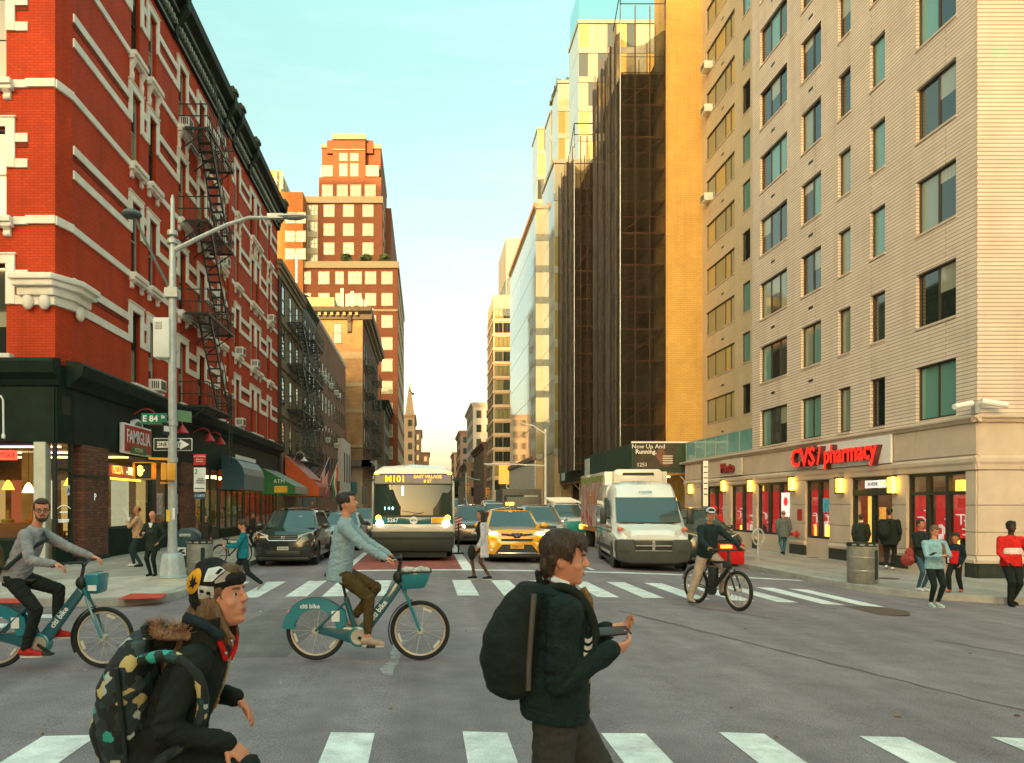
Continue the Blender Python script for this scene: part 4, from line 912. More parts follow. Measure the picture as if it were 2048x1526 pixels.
frs.part(MB().box(0, -.05, RW, 34, .02, .22), 'plinth', granite); frs.part(MB().prism([(.02, .22), (-.075, .22), (-.09, .3), (-.04, .41), (.02, .41)], -.05, 1.6, 'x'), 'plinth_moulding', lime)
for n_ in range(9): fr.part(MB().box(n_*22.2/9+.005, -.02, 3.04, (n_+1)*22.2/9-.005, .02, 3.84), 'frieze_panel', lime, bev=.005, seg=1)
for zz, hh, d in ((2.64, .36, .10), (3.86, .2, .16)):
    pr = [(.02, zz), (-.05, zz), (-d*.6, zz+hh*.35), (-d, zz+hh*.55), (-d, zz+hh*.8), (-.03, zz+hh), (.02, zz+hh)]
    fr.part(MB().prism(pr, 0, 22.2+d*.9, 'x'), 'string_course', lime); frs.part(MB().prism(pr, -d*.9, 34, 'x'), 'string_course', lime)
MB().box(0, -8.6, 3.95, 3.2, 6.2, 4.05).build('terrace_roof', lime, R1)
# pale green glass canopy over the set-back part
cg = thing('glass_canopy', 'pale teal glass screen above the pharmacy terrace', 'canopy', (14.3, 42.0, 4.1), -PI/2)
tg = mat('teal_glass', (.16, .40, .38), .15, var=.2, vs=.6, coat=.6)
for i in range(6): MB().box(.02+i*1.42, -.05, .05, 1.38+i*1.42, -.03, .95).build('glass_panel', tg, cg)
m = MB(); m.box(0, -.06, -.02, 8.55, .02, .05); m.box(0, -.06, .95, 8.55, .0, 1.0)
for i in range(7): m.box(i*1.42-.02, -.06, .05, i*1.42+.02, 0, .95)
m.build('canopy_frame', frame_pale, cg)
# shop windows, door and room behind
store_red = mat('store_red', (.55, .030, .030), .5, var=.35, vs=3, emit=(.5, .02, .02), es=.45)  # red and white store colours glow faintly in place of shop lighting
store_wht = mat('store_white', (.75, .72, .68), .5, emit=(.7, .65, .6), es=.35)
for i, (a, b, z0, z1) in enumerate(ops):
    n = (2, 2, 3, 2, 2, 3)[i]; m = MB(); m.box(a, .05, z0, b, .18, z0+.09); m.box(a, .05, z1-.09, b, .18, z1)
    if i == 4: m.box(a, .04, 2.02, b, .2, 2.22)
    for q in range(n+1): u = a+(b-a)*q/n; m.box(max(a, u-.07), .052, z0+.09, min(b, u+.07), .18, z1-.09)
    if i == 5: m.box(a, .053, 2.0, b, .17, 2.1)
    fr.part(m, 'shop_window_frame', frame_dark)
    for q in range(n):
        if i == 4 and q == 0: continue
        fr.part(MB().box(a+(b-a)*q/n+.07, .1, z0+.09, a+(b-a)*(q+1)/n-.07, .11, z1-.09), 'shop_pane', shop_glass)
    if i != 4:      # red display boards with white pipe-like print
        for q in range(n):
            ua, ub = a+(b-a)*q/n+.06, a+(b-a)*(q+1)/n-.06
            if i == 5 and q == 1: ua += .1
            bd = fr.part(MB().box(ua, .19, z0+.1, ub, .23, 2.0 if i == 5 else z1-.35), 'display_board', store_red)
            w_ = ub-ua; m = MB()
            for t in range(3 if w_ < .7 else 5):
                uu, z_ = ua+random.uniform(.08, .7)*w_, random.uniform(.9, 1.6); l_ = random.uniform(.2, .4)*w_
                m.tube([(uu, .18, z_), (uu+l_, .18, z_), (uu+l_+.03, .18, z_-.03), (uu+l_+.03, .18, z_-random.uniform(.15, .35))], .018, 5)
            fr.part(m, 'display_print', store_wht, bd); bd_print = None
            for t in range(4): 
                uu = ua+random.uniform(.05, .75)*w_; fr.part(MB().box(uu, .13, z0+.09, uu+.15*w_+.05, .18, z0+random.uniform(.25, .7)), 'shop_stock', random.choice((store_wht, store_red, interior_dark, lamp_amber)))
# re-parented prints are children of boards built in face space, so move them back to the face frame
for o in list(bpy.data.objects):
    if o.name.startswith('display_print') and o.parent and o.parent.name.startswith('display_board'):
        o.location = (0, 0, 0); o.rotation_euler = (0, 0, 0)
a, b, z0, z1 = ops[2]; fr.part(MB().box(b-.95, .07, 1.25, b-.12, .09, 2.2), 'white_poster', store_wht); fr.part(MB().lathe([(0, 0), (.17, 0), (.17, .012), (0, .012)], 20, (b-.53, .055, 1.85), 'y'), 'poster_mark', store_red)
a, b, z0, z1 = ops[3]; fr.part(MB().box(b-.62, .07, 1.45, b-.15, .09, 1.95), 'blue_poster', mat('poster_blue', (.10, .45, .60), .5, var=.5, vs=6))
a, b, z0, z1 = ops[5]; fr.part(MB().box(b-.75, .2, 1.1, b-.35, .24, 1.98), 'white_poster', store_wht); fr.part(MB().box(b-.85, .3, 2.1, b-.1, .5, 2.4), 'ceiling_lamp', lamp_amber)
a, b, z0, z1 = ops[4]
fr.part(MB().box(a+.75, .02, 2.26, b-.15, .05, 2.5), 'door_header_sign', store_wht); fr.text('24 HOUR', .17, frame_dark, a+1.2, .0, 2.38, sx=.8); fr.text('ATM', .17, lamp_amber, b-.5, .0, 2.38, sx=.9)
fr.part(MB().box(a+.52, .25, RW, a+.85, .29, 2.0), 'door_edge', mat('door_amber', (.6, .32, .04), .5, emit=(.7, .35, .05), es=.6))
fr.part(MB().box(b-.85, .085, .8, b-.5, .098, 1.65), 'door_poster', mat('poster_amber', (.7, .35, .08), .5, var=.4, vs=8, emit=(.5, .2, .03), es=.3))
m = MB(); m.quad((5, 1.6, RW), (22.2, 1.6, RW), (22.2, 1.6, 3), (5, 1.6, 3)); m.quad((.5, 1.6, RW), (5, 1.6, RW), (5, 1.6, 3), (.5, 1.6, 3)); m.quad((.5, .3, -.1), (22.2, .3, -.1), (22.2, 1.6, -.1), (.5, 1.6, -.1)); m.quad((.5, .3, 2.75), (22.2, .3, 2.75), (22.2, 1.6, 2.75), (.5, 1.6, 2.75)); fr.part(m, 'store_room', mat('store_wall', (.42, .30, .22), .7, var=.4, vs=2))
for u in range(1, 21, 2): fr.part(MB().box(u, .9, 2.66, u+1.1, 1.05, 2.7), 'ceiling_lamp', lamp_soft)
# wall lanterns
lant = glow('lantern_glass', (1, .58, .06), 3.2)
lab = ['third lantern from the corner', 'lantern beside the white poster window', 'lantern left of the blue poster window', 'lantern left of the pharmacy door', 'lantern right of the pharmacy door', 'farthest lantern beside the bus stop pole']
for i, (px, py) in enumerate(((1452, 972), (1506, 972), (1590, 968), (1687, 971), (1793, 970), (1385, 978))):
    Y = YP(px); t = thing('wall_lantern', ('amber glass wall lantern, ' + ['second from the far end', 'between the second and third shop windows', 'left of the blue poster window', 'left of the pharmacy door', 'right of the pharmacy door', 'farthest along the pharmacy wall'][i]), 'lantern', (14.14, Y, Z_(py, Y)), -PI/2, 'lanterns along the pharmacy wall')
    MB().box(-.1, -.17, -.24, .1, -.02, .24).build('glass', lant, t, bev=.02)
    m = MB(); m.box(-.12, -.19, .24, .12, 0, .29); m.box(-.12, -.19, -.29, .12, 0, -.24)
    for x in (-.11, -.04, .04, .11): m.box(x-.008, -.185, -.24, x+.008, -.168, .24)
    for z in (-.1, .1): m.box(-.115, -.187, z-.008, .115, -.169, z+.008)
    m.build('cage', frame_bronze, t)
# pharmacy signs
s_ = thing('pharmacy_sign', 'large red CVS/pharmacy letters on a white panel over the shop windows', 'sign', (14.14, YP(1597), 2.98), -PI/2)
L_ = YP(1597)-YP(1785)
MB().box(1.6, -.06, .02, L_+.1, .0, .88).build('panel', white_paint, s_); cred = mat('letter_red', (.72, .012, .008), .4, var=.06, emit=(.9, .02, .01), es=.55); cdk = mat('letter_return', (.10, .02, .02), .5)
for ch, u, sz, sxx in (('CVS', .95, .92, 1.10), ('/', 2.12, .86, 1.0), ('pharmacy', 4.02, .86, .93)):
    text(ch, sz, cdk, s_, (u, -.16, .45), ext=.09, sx=sxx, bold=.018, name='letter_body'); text(ch, sz, cred, s_, (u, -.262, .45), ext=.004, sx=sxx, bold=.022)
s2 = thing('photo_sign', 'small red Photo letters on a white panel near the bus stop pole', 'sign', (14.14, YP(1448), 3.05), -PI/2)
MB().box(-.1, -.05, 0, 2.3, 0, .78).build('panel', mat('panel_cream', (.66, .58, .48), .6), s2); text('Photo', .62, cdk, s2, (.85, -.1, .36), ext=.05, name='letter_body', bold=.015); text('Photo', .62, mat('photo_red', (.42, .03, .03), .5), s2, (.85, -.16, .36), bold=.017)
# red standpipe and notice on the wall
m = MB(); m.cyl((0, 0, 0), (0, -.22, 0), .07); m.cyl((-.12, -.22, 0), (.12, -.22, 0), .075); m.ell((0, -.08, 0), (.14, .06, .14)); sp = m.build('standpipe', mat('hydrant_red', (.45, .03, .03), .5), None, (14.13, YP(1601), .62), -PI/2, smooth=True); tag(sp, 'red fire standpipe low on the pharmacy wall', 'standpipe')
tag(MB().box(-.17, -.02, -.2, .17, 0, .2).build('notice_plate', MATS['hydrant_red'], None, (14.16, YP(1602), 1.35), -PI/2), 'small red notice plate above the standpipe', 'notice')
# corner cameras
cc = thing('security_camera', 'pair of white security cameras on the cornice at the building corner', 'camera', (14.08, 19.68, 4.12))
MB().box(-.05, -.05, -.06, .08, .1, .22).build('bracket', galv, cc)
MB().cyl((-.12, -.02, .2), (-.62, -.1, .1), .075).build('housing', white_plastic, cc); MB().cyl((.05, -.12, .24), (.62, -.25, .12), .08).build('housing', white_plastic, cc)

# ---------------------------------------------------------------- netted building with yellow end wall
yb = brick('yellow_brick', (.66, .42, .13), (.61, .385, .12), (.50, .32, .10), .4, .13, .012, var=.12, bump=.4, streak=.5, scol=(.46, .27, .07))
R2 = thing('netted_building', 'tall building with yellow brick end wall behind black scaffold netting', 'building', (15.0, 48.2, 0))
MB().box(0, 0, 0, 18, 2.2, 37.5).build('end_wall', yb, R2); MB().box(.02, 2.2, 0, 18, 24, 30.5).build('wall', dkq, R2)
f2 = Face(R2, 0, 24, -PI/2)
for k in range(9):
    for i in range(6): f2.win(1+i*3.6, 3.5+2.9*k, 1.6, 1.7, 2, 1, frame_dark, [pane_dark, pane_warm, pane_mid], y=-.04, each=False)
f2.part(MB().box(0, -.03, 3, 21.7, 0, 30.4), 'street_wall', dkq)
net = bpy.data.materials.new('black_netting'); net.use_nodes = True; n, l = net.node_tree.nodes, net.node_tree.links; n.remove(n['Principled BSDF'])
d_ = n.new('ShaderNodeBsdfDiffuse'); d_.inputs[0].default_value = (.105, .082, .072, 1); t_ = n.new('ShaderNodeBsdfTransparent'); mx = n.new('ShaderNodeMixShader')
co = n.new('ShaderNodeTexCoord'); nz = n.new('ShaderNodeTexNoise'); nz.inputs['Scale'].default_value = .5; nz.inputs['Detail'].default_value = 6; l.new(co.outputs['Object'], nz.inputs['Vector'])
mr = n.new('ShaderNodeMapRange'); mr.inputs['From Min'].default_value = .35; mr.inputs['From Max'].default_value = .65; mr.inputs['To Min'].default_value = .72; mr.inputs['To Max'].default_value = .96; l.new(nz.outputs[0], mr.inputs[0])
l.new(mr.outputs[0], mx.inputs[0]); l.new(t_.outputs[0], mx.inputs[1]); l.new(d_.outputs[0], mx.inputs[2]); l.new(mx.outputs[0], n['Material Output'].inputs[0])
wv_ = n.new('ShaderNodeTexWave'); wv_.bands_direction = 'Y'; wv_.inputs['Scale'].default_value = 1.1; wv_.inputs['Distortion'].default_value = 1.5; wv_.inputs['Detail Scale'].default_value = .3; l.new(co.outputs['Object'], wv_.inputs['Vector'])
rp = n.new('ShaderNodeValToRGB'); rp.color_ramp.elements[0].color = (.040, .036, .033, 1); rp.color_ramp.elements[1].color = (.105, .092, .082, 1); l.new(wv_.outputs[0], rp.inputs[0]); l.new(rp.outputs[0], d_.inputs[0])  # light and dark bands paint pleat shading into the netting colour
net2 = net.copy(); net2.name = 'thin_netting'; net2.node_tree.nodes['Map Range'].inputs['To Min'].default_value = .45; net2.node_tree.nodes['Map Range'].inputs['To Max'].default_value = .8
net2.node_tree.nodes['Color Ramp'].color_ramp.elements[1].color = (.04, .035, .028, 1); net2.node_tree.nodes['Color Ramp'].color_ramp.elements[0].color = (.015, .016, .012, 1)
rust = mat('scaffold_rust', (.22, .085, .045), .7, var=.4, vs=5); plank = mat('scaffold_plank', (.30, .16, .07), .8, var=.3)
def scaffold(label, x0, x1, y0, y1, zb, zt, sag):
    s = thing('scaffold', label, 'scaffold', (x0, y0, zb)); w, L, h = x1-x0, y1-y0, zt-zb
    # pleated netting on the street side: one long sheet with vertical folds, scalloped top
    def sheet(u, v):
        y = L*u; fold = .10*math.sin(y*5.1)+.06*math.sin(y*13.7+1); top = h-sag*abs(math.sin(PI*(u*3.0)))*.6+ (.5 if u < .05 else 0)
        return (fold-.02, y, v*top)
    MB().grid(sheet, 70, 6).build('street_netting', net, s, smooth=True, fix=False)
    def sheet2(u, v): return (w*u, .05*math.sin(u*w*9)-.16, v*(h-1.2-.5*math.sin(PI*u*1.4)))
    MB().grid(sheet2, 24, 4).build('end_netting', net2, s, smooth=True, fix=False)
    for i, (px_, py_) in enumerate([(0, 0), (w*.33, 0), (w*.66, 0), (w, 0)]+[(w, L*k/4) for k in range(1, 5)]+[(0.16, L*k/4) for k in range(1, 5)]):
        MB().cyl((px_, py_-.05, 0), (px_, py_-.05, h+.9), .035, n=6).build('standard', rust if i else galv, s)
    for k in range(int(h/2)):
        z = 2*k+.5; m = MB(); m.bar((0, -.02, z), (w, -.02, z), .05); m.bar((.14, 0, z), (.14, L, z), .05); m.bar((w, 0, z), (w, L, z), .05); m.bar((0, -.02, z+1), (w, -.02, z+1), .03)
        if k % 2: m.bar((0, -.01, z), (w, -.01, z+2), .03)
        m.build('ledger', rust, s); MB().box(.15, .1, z-.05, w-.05, L-.1, z).build('plank_deck', plank, s)
    m = MB()
    for dx in (0, w): m.bar((dx, -.05, h), (dx, -.05, h+1.8), .06)
    m.bar((0, -.05, h+1.8), (w, -.05, h+1.8), .06); m.bar((0, -.05, h+1.0), (w, -.05, h+1.0), .04); m.bar((0, .0, h+1.8), (0, 1.8, h+.4), .05); m.build('guard_frame', iron, s)
    return s
scaffold('tall scaffold wrapped in pleated black netting beside the yellow wall', 12.2, 15.0, 48.15, 56.0, 4.2, 32.0, 1.2)
scaffold('shorter netted scaffold behind the tall one', 10.85, 12.25, 56.0, 62.2, 4.2, 27.6, 1.2)
building('dark inner wall of the netted block', 12.3, 15.0, 57.0, 64.0, 27, dkq, 'R', street=[], name='netted_annex')
# sidewalk shed
shg = mat('shed_green', (.022, .052, .030), .6, var=.25, vs=1.5)
sh = thing('sidewalk_shed', 'dark green sidewalk shed with a running banner under the netted building', 'sidewalk shed', (11.6, 43.0, RW))
h0 = -RW
for i in range(12): MB().box(-.04, i*2.6+.01, 3.5+h0, .04, i*2.6+2.59, 5.15+h0).build('board', shg, sh)
for i in range(3): MB().box(.05+i*1.1, -.04, 3.5+h0, 1.14+i*1.1, .04, 5.15+h0).build('board', shg, sh)
MB().box(0, 0, 3.38+h0, 3.4, 31.2, 3.5+h0).build('deck', plank, sh); MB().box(-.08, -.08, 5.15+h0, 3.45, .06, 5.24+h0).build('top_rail', white_paint, sh)
for k in range(9):
    for x in (.15, 3.2):
        m = MB(); m.cyl((x, .2+k*3.8, 0), (x, .2+k*3.8, 3.4+h0), .05, n=8); m.bar((x-.5, .2+k*3.8, 3.35+h0), (x, .2+k*3.8, 2.8+h0), .04); m.bar((x+.5, .2+k*3.8, 3.35+h0), (x, .2+k*3.8, 2.8+h0), .04); m.build('post', white_paint if k == 0 else mat('shed_post', (.25, .24, .2), .6), sh)
ban = MB().box(.12, -.075, 3.75+h0, 2.35, -.045, 5.1+h0).build('banner', mat('banner_brown', (.045, .035, .028), .6, var=.5, vs=1.4), sh)
text('Now Up And', .34, white_paint, ban, (.85, -.085, 4.95+h0)); text('Running.', .34, white_paint, ban, (.72, -.085, 4.66+h0), bold=.006); text('1251', .3, white_paint, ban, (.5, -.085, 3.93+h0))
m = MB(); m.ell((1.55, -.07, 4.5+h0), (.3, .012, .36)); m.ell((1.85, -.07, 4.15+h0), (.42, .012, .3)); m.build('banner_figure', mat('banner_skin', (.16, .07, .045), .7, var=.4), ban)
m = MB()
for i in range(4): m.box(1.65, -.086, 4.0+h0+i*.13, 2.2, -.078, 4.07+h0+i*.13)
m.build('banner_lines', mat('banner_grey', (.5, .5, .45), .6), ban)
for i, (y, cl) in enumerate(((11, (.5, .55, .5)), (20.5, (.6, .66, .62)), (15, (.04, .05, .04)))): MB().box(-.07, y, 3.7+h0, -.05, y+1.6, 4.95+h0).build('side_poster', mat('side_poster%d' % i, cl, .6, var=.3), sh)
for k in range(10): MB().box(2.2, 1+k*3, 3.28+h0, 2.4, 1.7+k*3, 3.34+h0).build('shed_lamp', lamp_warm, sh)
# dim shop fronts under the shed
g, ff, fst = building('dim shop row with warm lights under the shed', 14.4, 16, 48.4, 74, 3.9, interior_dark, 'R', z0=RW, name='shop_row')
for k in range(8): fst.win(.6+k*3.1, .5, 2.5, 2.6, 2, 1, frame_dark, [pane_warm, pane_mid, pane_dark], y=-.05, each=True); fst.part(MB().box(.8+k*3.1, -.3, 2.7, 1.4+k*3.1, -.2, 2.85), 'shop_lamp', lamp_warm)

# ---------------------------------------------------------------- glass buildings
sky_glass = pane('curtain_glass', (.30, .36, .33), rough=.03, ior=2.2)
sky_glass2 = pane('curtain_glass_b', (.36, .38, .32), rough=.05, ior=2.0)
olive_glass = pane('olive_glass', (.20, .19, .09), rough=.08)
yel_refl_glass = pane('yellow_reflection_glass', (.62, .42, .08), rough=.1)  # yellow base colour paints reflected evening light into the panes
mull = mat('mullion_grey', (.22, .24, .22), .5)
def curtain(label, x0, x1, y0, y1, zt, nfl, ncol, nfr, zb=0, gm=(sky_glass, sky_glass2), fm_=(olive_glass,), base=6.2, name='glass_building', wallm=None):
    g = thing(name, label, 'building', (x0, y1, zb)); L, w, h = y1-y0, x1-x0, zt-zb
    MB().box(.06, -L+.06, 0, w, 0, h).build('wall', wallm or stone, g)
    fst = Face(g, 0, 0, -PI/2); ff = Face(g, 0, -L, 0); b0 = max(0, base-zb); fh = (h-b0)/nfl
    for k in range(nfl):
        for i in range(ncol): fst.put('pane', pm(L/ncol, fh, random.choice(gm)), L*i/ncol, -.0, b0+fh*k)
        for i in range(nfr): ff.put('pane', pm(w/nfr, fh*.8, random.choice(fm_)), w*i/nfr, 0, b0+fh*k+fh*.1)
        ff.part(MB().box(0, -.05, b0+fh*k-fh*.1, w, .05, b0+fh*k+fh*.1), 'floor_band', mull)
    m = MB(); m.box(-.08, -L-.08, h-.25, w, .05, h+.1); m.build('parapet', mull, g)
    return g, ff, fst
def pm(w, h, mt):
    k = ('cp', round(w, 3), round(h, 3), mt.name)
    if k not in WIN_MESH: WIN_MESH[k] = MB().box(.025, 0, .025, w-.025, .05, h-.025).mesh('pane', mt)
    return WIN_MESH[k]
g, ff, fst = curtain('nearer slice of the bluish glass building behind the netting', 11.06, 20, 66, 72.5, 31.2, 8, 4, 5)
g, ff, fst = curtain('long bluish glass curtain wall building past the netting', 10.45, 20, 72.5, 94.7, 29.8, 8, 14, 6)
fst.part(MB().box(0, -.12, 0, 22.2, .02, 6.1), 'stone_base', mat('pale_base', (.50, .45, .38), .8, var=.15)); fst.part(MB().box(0, -.3, 5.9, 22.2, .02, 6.3), 'base_cornice', mat('base_brown', (.22, .14, .09), .7))
m = MB(); m.box(0, -.2, 29.7, 22.3, .1, 30.1); fst.part(m, 'parapet_edge', mat('edge_orange', (.45, .20, .08), .6))
def stepped(label, p0, p1, yt, Y, depth, nfl, nfr, gm, fmm, wallm, name='glass_tower'):
    x0 = X_(p0, Y); return curtain(label, x0, X_(p1, Y), Y, Y+depth, Z_(yt, Y), nfl, 4, nfr, 0, gm, fmm, 6, name, wallm)
g, ff, fst = stepped('highest pale yellow glass tower behind the netted building', 1157, 1330, 42, 76, 5, 15, 9, (sky_glass,), (yel_refl_glass, pane_sky, pane_mid, pane_sky, olive_glass), stone)
m = MB(); m.box(0, 0, 0, .04, 4.5, 3); m.box(0, 0, 0, 8, .04, 3); m.build('glass_parapet', glass('parapet_glass', (.8, .95, .92), .8), g, (0, -5, Z_(42, 76)))
g, ff, fst = stepped('pale glass block with roof planting below the yellow tower', 1116, 1158, 162, 86, 4, 14, 3, (sky_glass,), (pane_sky, olive_glass, pane_pale), stone)
pl = thing('roof_planting', 'scruffy green planting on the stepped glass roof edge', 'plant', (X_(1116, 86), 86, Z_(162, 86))); m = MB()
for k in range(220):
    c = Vector((random.uniform(0, 2.3), random.uniform(0, 5), 0)) if k % 2 else Vector((random.uniform(-.1, .3), random.uniform(0, 5), -random.uniform(0, .4)))
    c.z += random.uniform(0, .5); u = Vector((random.uniform(-1, 1), random.uniform(-1, 1), random.uniform(-1, 1)))*.14; v = u.orthogonal(); m.quad(c-u-v, c+u-v, c+u+v, c-u+v)
m.build('foliage', mat('roof_leaf', (.07, .09, .025), .8, var=.4), pl, fix=False)
stepped('thin orange trimmed glass slab in the stepped row', 1101, 1117, 222, 92, 4, 13, 1, (sky_glass,), (pane_sky, olive_glass), mat('orange_trim', (.5, .25, .1), .7))
g, ff, fst = stepped('orange lit glass tower at the end of the stepped row', 1075, 1101, 256, 102, 5, 14, 2, (sky_glass,), (yel_refl_glass, pane_mid, yel_refl_glass), mat('gold_stone', (.58, .36, .10), .7))
yst = mat('yellow_stone', (.66, .46, .08), .7, var=.08); pst = mat('peach_stone', (.52, .40, .28), .8, var=.1)
def banded(label, p0, p1, yt, Y, depth, fl, wm, bm, name='stone_building', topb=2.0, nw=2):
    x0, x1 = X_(p0, Y), X_(p1, Y); zt = Z_(yt, Y); w = x1-x0
    g, ff, fst = building(label, x0, x1+6, Y, Y+depth, zt, wm, 'R', name=name)
    k = 0; z = zt-topb-fl*.72
    while z > 2:
        for i in range(nw): ff.win(.15+i*(w-.2)/nw, z, (w-.3)/nw, fl*.7, 2, 1, frame_dark, [olive_glass, pane_mid, pane_dark], y=-.04, each=False)
        for i in range(4): fst.win(.3+i*depth/4, z, depth/4-.8, fl*.66, 2, 1, frame_dark, [pane_mid, pane_sky], y=-.04, each=False)
        ff.part(MB().box(-.12, -.15, z-fl*.22, w+6, .02, z-fl*.04), 'floor_band', bm); fst.part(MB().box(0, -.12, z-fl*.22, depth, .02, z-fl*.04), 'floor_band', bm); z -= fl
    return g
banded('yellow topped stone tower behind the glass curtain wall', 1012, 1052, 476, 116, 12, 4.0, mat('grey_stone', (.30, .31, .29), .7), yst, topb=6)
banded('narrow stone banded apartment block with a yellow crown', 987, 1024, 590, 105, 10, 1.95*1.0+.0, pst, pst, topb=1.8)
MB().box(X_(985, 105), 104.8, Z_(720, 105), X_(1024, 105), 104.9, Z_(718, 105)).build('floor_band', pst, bpy.data.objects['stone_building.001'] if 'stone_building.001' in bpy.data.objects else None, (0, 0, 0)) if False else None
rfar = [('pale grey far block with small square windows', 946, 984, 806, 185, mat('far_grey', (.46, .42, .38), .9)), ('far rosy brick block down the avenue', 921, 950, 862, 235, mat('far_rose', (.36, .22, .17), .9)), ('far orange brick block at the end of the avenue', 908, 930, 905, 290, mat('far_orange2', (.50, .28, .14), .9)), ('low brown shop block with a dark cornice down the avenue', 968, 990, 885, 130, mat('far_brown', (.14, .09, .07), .9)), ('dim grey block between the far rosy and grey ones', 934, 955, 925, 160, mat('far_dim', (.25, .19, .15), .9))]
for lb, p0, p1, yt, Y, mt in rfar:
    x0 = X_(p0, Y); zt = Z_(yt, Y)
    building(lb, x0, X_(p1, Y)+10, Y, Y+28, zt, mt, 'R', front=[(x0+.8+2.4*i, zt-3.6-3.4*k, 1.2, 1.8, 1, 2) for i in range(4) for k in range(6) if zt-3.6-3.4*k > 3], street=[(Y+1.5+3*i, zt-3.6-3.4*k, 1.3, 2, 1, 2) for i in range(8) for k in range(6) if zt-3.6-3.4*k > 3], panes=[pane_dark, pane_mid], cor=(.6, 1.0), cor_mt=mt, name='far_building')
# lit shop sign at the foot of the stone block
tag(MB().box(0, -.2, 0, 3.2, 0, 1.3).build('shop_sign', black_paint, None, (X_(1000, 104), 104.5, Z_(982, 104)), 0), 'black shop sign reading OL down the avenue', 'sign'); so = bpy.data.objects['shop_sign.001'] if 'shop_sign.001' in bpy.data.objects else None
if so: text('OL', 1.1, white_paint, so, (1.5, -.22, .6))
tag(MB().box(0, -.2, 0, 3.4, 0, 2.6).build('lit_shop_front', glow('shop_amber', (.8, .36, .06), .35), None, (X_(998, 104), 104.3, Z_(968, 104)), 0), 'amber lit shop front at the foot of the stone block', 'shop front')
# far trees closing the avenue
leaf = mat('leaf_green', (.06, .075, .022), .85, var=.5, vs=2)
for i, (px, Y, h_) in enumerate(((912, 200, 8.5), (928, 215, 9.5), (944, 195, 7.5))):
    t = thing('street_tree', ('dark green street tree at the left end of the far tree clump', 'tallest tree of the far clump closing the avenue', 'low tree of the far clump beside the shopfronts')[i], 'tree', (X_(px, Y), Y, -.2), 0, 'trees at the end of the avenue')
    MB().cyl((0, 0, 0), (0, 0, h_*.5), .22, .12).build('trunk', dkq, t); m = MB()
    for k in range(700):
        a, e, r_ = random.uniform(0, 6.3), random.uniform(-1, 1), random.uniform(.5, 1)**.5
        c = Vector((math.cos(a)*math.sqrt(1-e*e)*2.6*r_, math.sin(a)*math.sqrt(1-e*e)*2.6*r_, h_*.65+e*h_*.36*r_)); u = Vector((random.uniform(-1, 1), random.uniform(-1, 1), random.uniform(-1, 1)))*.28; v = u.orthogonal(); m.quad(c-u-v, c+u-v, c+u+v, c-u+v)
    m.build('crown', leaf, t, fix=False)
# the blocks across the side street, behind the viewer: low ones mirror in windscreens, two high unseen ones are added to cast shade
blk = brick('rear_block_brick', (.26, .15, .10), (.22, .12, .08), (.2, .13, .1), .6, .2, .02)
for i, (x0, x1, y0, y1, h_) in enumerate(((-70, -11, -60, -14, 19), (-104, -90, -60, -30, 110), (-46, -11, -150, -66, 24), (16, 60, -60, -14, 17), (16, 46, -170, -66, 22), (-340, -150, -480, -450, 150))):
    building(('brick block behind the viewer on the near side street corner', 'narrow unseen brick block added behind the viewer to shade the stepped tower', 'tall brick slab behind the viewer down the avenue', 'low brick block behind the viewer across the avenue', 'lower brick row behind the viewer farther down the avenue', 'long high unseen slab added far behind the viewer to shade the street')[i], x0, x1, y0, y1, h_, blk, 'L', name='rear_block', street=[(y0+3+5*a, 5+4*b_, 1.5, 2, 1, 1) for a in range(7) for b_ in range(5)] if i in (0, 2) else [], panes=[pane_mid])
# ================================================================ street furniture and signs
sign_green = mat('street_sign_green', (.0, .16, .085), .4, var=.06)
sign_black = mat('sign_black', (.012, .02, .016), .5)
def panel(name, w, h, t, mt, parent, loc, rot=0, bev=.008): return MB().box(-w/2, -t/2, -h/2, w/2, t/2, h/2).build(name, mt, parent, loc, rot, bev=bev, seg=1)
PX, PY = X_(345, 17.0), 17.0
lp = thing('street_lamp', 'grey steel lamp post with two arms and a white cabinet on the west corner', 'lamp post', (PX, PY, LW))
MB().prism([(-.40, -.34), (.40, -.34), (.40, .34), (-.40, .34)], 0, .05).build('footing', pale_concrete, lp)
m = MB(); m.lathe([(.34, .05), (.34, .09), (.30, .11), (.27, .42), (.24, .55), (.20, .60)], 8); m.build('pedestal', galv, lp, bev=.012)
MB().lathe([(.115, .6), (.10, .9), (.095, 3), (.085, 6), (.07, 7.5), (.05, 7.55), (.045, 8.4), (.02, 8.5)], 14).build('pole', galv, lp, smooth=True)
m = MB()
for z in (6.36, 7.42, 7.6, 3.4, 2.6): MB().cyl((0, 0, z), (0, 0, z+.1), .115, n=14).build('clamp', galv, lp)
m.box(-.14, -.14, 6.22, .14, .14, 6.42); m.build('clamp_box', galv, lp)
ex, ez = X_(600, PY)-PX, Z_(433, PY)-LW
MB().tube([(.05, 0, 7.28), (.6, 0, 7.56), (1.2, 0, 7.84), (1.7, 0, 8.0), (2.25, 0, ez-.03)], .04, rs=[.06, .05, .045, .04, .035]).build('long_arm', galv, lp, smooth=True)
hd = MB(); hd.ell((2.62, 0, ez), (.38, .13, .055)); hd.box(2.1, -.07, ez-.05, 2.45, .07, ez+.05); hd.build('lamp_head', galv, lp, smooth=True); MB().ell((2.68, 0, ez-.035), (.24, .1, .04)).build('lens', mat('lamp_lens', (.25, .25, .2), .3), lp, smooth=True)
MB().tube([(-.02, 0, 6.35), (-.3, -.05, 6.9), (-.6, -.12, 7.55), (-.78, -.15, 7.95)], .032).build('short_arm', mat('galv_dark', (.10, .13, .12), .5, metal=.3), lp, smooth=True)
